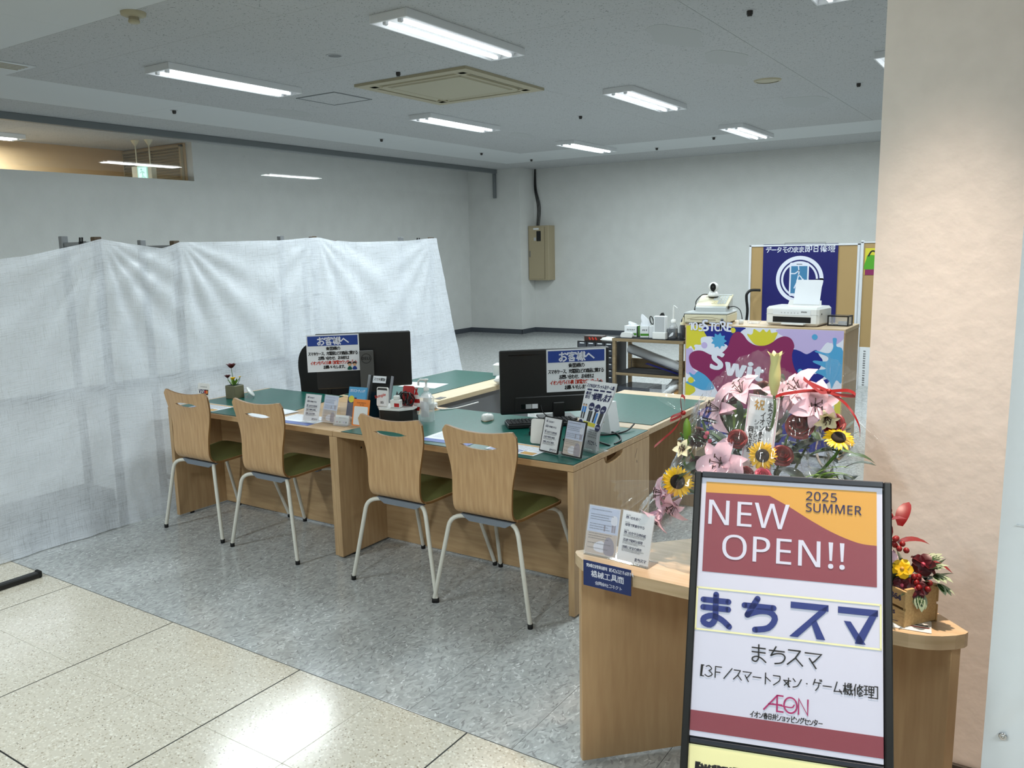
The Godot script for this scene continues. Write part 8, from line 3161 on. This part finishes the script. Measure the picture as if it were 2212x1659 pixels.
	s = S()
	write(s, "まちスマ", Vector2(0.0, -0.1285), 0.0405, 0.075, tp, 0.5, 0.98, 0.98, 0.0006)
	write(s, "【3F/スマートフォン・ゲーム機修理】", Vector2(0.003, -0.1735), 0.0262, 0.085, tp, 0.5, 0.98, 0.82, 0.0006)
	write(s, "イオン春日井ショッピングセンター", Vector2(0.003, -0.2455), 0.0135, 0.12, tp, 0.5, 0.98, 0.72, 0.0008)
	part("lettering", s, M.ink, p)
	# the shopping centre's emblem: joined A and E, an O with a swash, N
	s = S()
	var ep := tp.translated_local(Vector3(-0.03, -0.226, 0))
	for st_ in [[[-0.014, 0.0], [0.014, 0.033], [0.026, 0.033]], [[0.014, 0.033], [0.014, 0.0], [0.027, 0.0]], [[-0.004, 0.013], [0.024, 0.014]], [[0.059, 0.0], [0.059, 0.032], [0.078, 0.0], [0.078, 0.032]]]:
		var pg := PackedVector2Array()
		for v in st_:
			pg.append(Vector2(v[0], v[1]))
		ribbon(s, pg, 0.0032, ep, 0.0006)
	var oring := PackedVector2Array()
	for i in 31:
		oring.append(Vector2(0.042 + cos(TAU * i / 30 + 2.6) * 0.0135, 0.016 + sin(TAU * i / 30 + 2.6) * 0.016))
	ribbon(s, oring, 0.0032, ep, 0.0006)
	ribbon(s, smooth2(PackedVector2Array([Vector2(0.004, 0.0145), Vector2(0.03, 0.012), Vector2(0.045, 0.012), Vector2(0.05, 0.018)]), 4), 0.0026, ep, 0.0007)
	part("emblem", s, M.aeon_purple, p)
	s = S()
	prism(s, rect(-0.203, -0.301, 0.199, 0.283), -0.0005, 0.0001, xf)
	part("clear_cover", s, M.cover_film, t)

	# lower poster: pale yellow opening-hours sheet
	s = S()
	box(s, xf * Vector3(-0.002, -0.585, -0.007), Vector3(0.404, 0.53, 0.002), 0.0, xf.basis)
	var q2 := part("lower_poster", s, M.pale_yellow, t)
	s = S()
	var lp := xf.translated_local(Vector3(0, 0, -0.0055))
	write(s, "【営業時間", Vector2(-0.2, -0.396), 0.04, 0.15, lp, 0.0, 0.98, 0.62)
	part("lettering", s, M.ink, q2)
	for k in 3:
		s = S()
		flat(s, disc(0.0095, 20, Vector2(-0.057 + 0.04 * k, -0.375), 0.02), lp, 0.0005)
		part("red_print", s, M.print_red, q2)
	s = S()
	prism(s, rect(-0.203, -0.845, 0.199, -0.319), -0.0035, -0.003, xf)
	part("clear_cover", s, M.cover_film, t)


# ---------------------------------------------------------------- the rest
func build_small_extras() -> void:
	# white tarpaulin panel at the right edge
	var t := thing("tarpaulin_panel", "white tarpaulin panel at the right edge of the view, fixed with an eyelet screw", "panel", Vector3(0.55, 0, -1.9))
	var s := S(0)
	var nz := FastNoiseLite.new()
	nz.seed = 31
	nz.frequency = 1.2
	var rows := []
	for i in 61:
		var row := []
		for j in 41:
			var y := 2.9 * i / 60.0
			var x := -0.614 + 1.2 * j / 40.0
			var d := Vector2(x + 0.578, y - 0.605).length()
			var zz := 0.008 * nz.get_noise_2d(x * 2.0, y) + 0.012 * exp(-d * 9.0) * sin(atan2(y - 0.605, x + 0.578) * 5.0) - 0.012 * exp(-d * 22.0)
			zz -= 0.018 * smoothstep(0.03, 0.0, x + 0.614)
			row.append(Vector3(x, y, zz))
		rows.append(row)
	flip_grid(s, rows, false)
	part("sheet", s, M.tarpaulin, t)
	s = S()
	span(s, Vector3(-0.6, 0, -0.06), Vector3(0.58, 2.9, -0.03))
	part("backing_board", s, M.white, t)
	s = S()
	for i in 12:
		var y := 1.073
		box(s, Vector3(-0.535 + 0.1 * i, y, 0.001), Vector3(0.1, 0.003, 0.003))
	part("seam", s, M.sheet_seam, t)
	s = S()
	lathe(s, [Vector2(0.004, 0.002), Vector2(0.0075, 0.003), Vector2(0.0085, 0.0)], 18, Transform3D(Basis(Vector3.RIGHT, PI / 2), Vector3(-0.578, 0.605, -0.004)))
	lathe(s, [Vector2(0.0, 0.004), Vector2(0.0035, 0.003), Vector2(0.0045, 0.001)], 12, Transform3D(Basis(Vector3.RIGHT, PI / 2), Vector3(-0.578, 0.605, -0.004)))
	part("eyelet_screw", s, M.chrome, t)

	# black foot of a sign stand reaching into the picture at the left
	t = thing("stand_foot", "black bar foot of a stand reaching in at the left edge of the mall floor", "stand", Vector3(-4.36, 0, -1.9))
	s = S()
	box(s, Vector3(0.015, 0.016, 0.14), Vector3(0.042, 0.03, 0.58), 0.006)
	part("bar", s, M.black, t)
	s = S()
	box(s, Vector3(-0.3, 0.016, 0.13), Vector3(0.6, 0.028, 0.04), 0.006)
	part("cross_bar", s, M.black, t)
	s = S()
	box(s, Vector3(0.015, 0.019, -0.145), Vector3(0.046, 0.038, 0.02), 0.006)
	part("end_cap", s, M.black_soft, t)
	s = S()
	box(s, Vector3(0.015, 0.019, 0.425), Vector3(0.046, 0.038, 0.02), 0.006)
	part("end_cap", s, M.black_soft, t)

	# low things seen past the right desk's end
	t = thing("low_shelf", "low brown shelf with black boxes past the end of the right desk", "shelf", Vector3(-2.2, 0, -5.3))
	for y in [0.03, 0.265]:
		s = S()
		box(s, Vector3(0, y, 0), Vector3(0.5, 0.02, 0.3), 0.002)
		part("board", s, M.wood_dull, t)
	for x in [-0.24, 0.24]:
		s = S()
		box(s, Vector3(x, 0.14, 0), Vector3(0.018, 0.25, 0.3), 0.002)
		part("side_panel", s, M.wood_dull, t)
	t = thing("spray_can", "green-topped can with a striped label on the low brown shelf", "can", Vector3(-2.29, 0.276, -5.19))
	s = S()
	lathe(s, [Vector2(0.0, 0.0), Vector2(0.028, 0.0), Vector2(0.029, 0.055)], 18)
	part("label", s, M.rosy_label, t)
	s = S()
	lathe(s, [Vector2(0.0295, 0.02), Vector2(0.0295, 0.035)], 18)
	part("label_band", s, M.light_grey, t)
	s = S()
	lathe(s, [Vector2(0.029, 0.055), Vector2(0.026, 0.075), Vector2(0.0, 0.08)], 18)
	part("cap", s, M.lime, t)
	for q in [[Vector3(-2.16, 0.276, -5.26), Vector3(0.13, 0.1, 0.16), "lower black box beside the green-topped can"], [Vector3(-2.05, 0.276, -5.3), Vector3(0.09, 0.2, 0.2), "upright black box behind the flower arrangement on the low shelf"]]:
		t = thing("black_box", q[2], "box", q[0])
		s = S()
		box(s, Vector3(0, q[1].y / 2, 0), q[1], 0.004)
		part("box", s, M.black, t)
		s = S()
		box(s, Vector3(0.01, q[1].y * 0.6, q[1].z / 2 + 0.0006), Vector3(q[1].x * 0.5, q[1].y * 0.3, 0.001))
		part("label", s, M.light_grey, t)
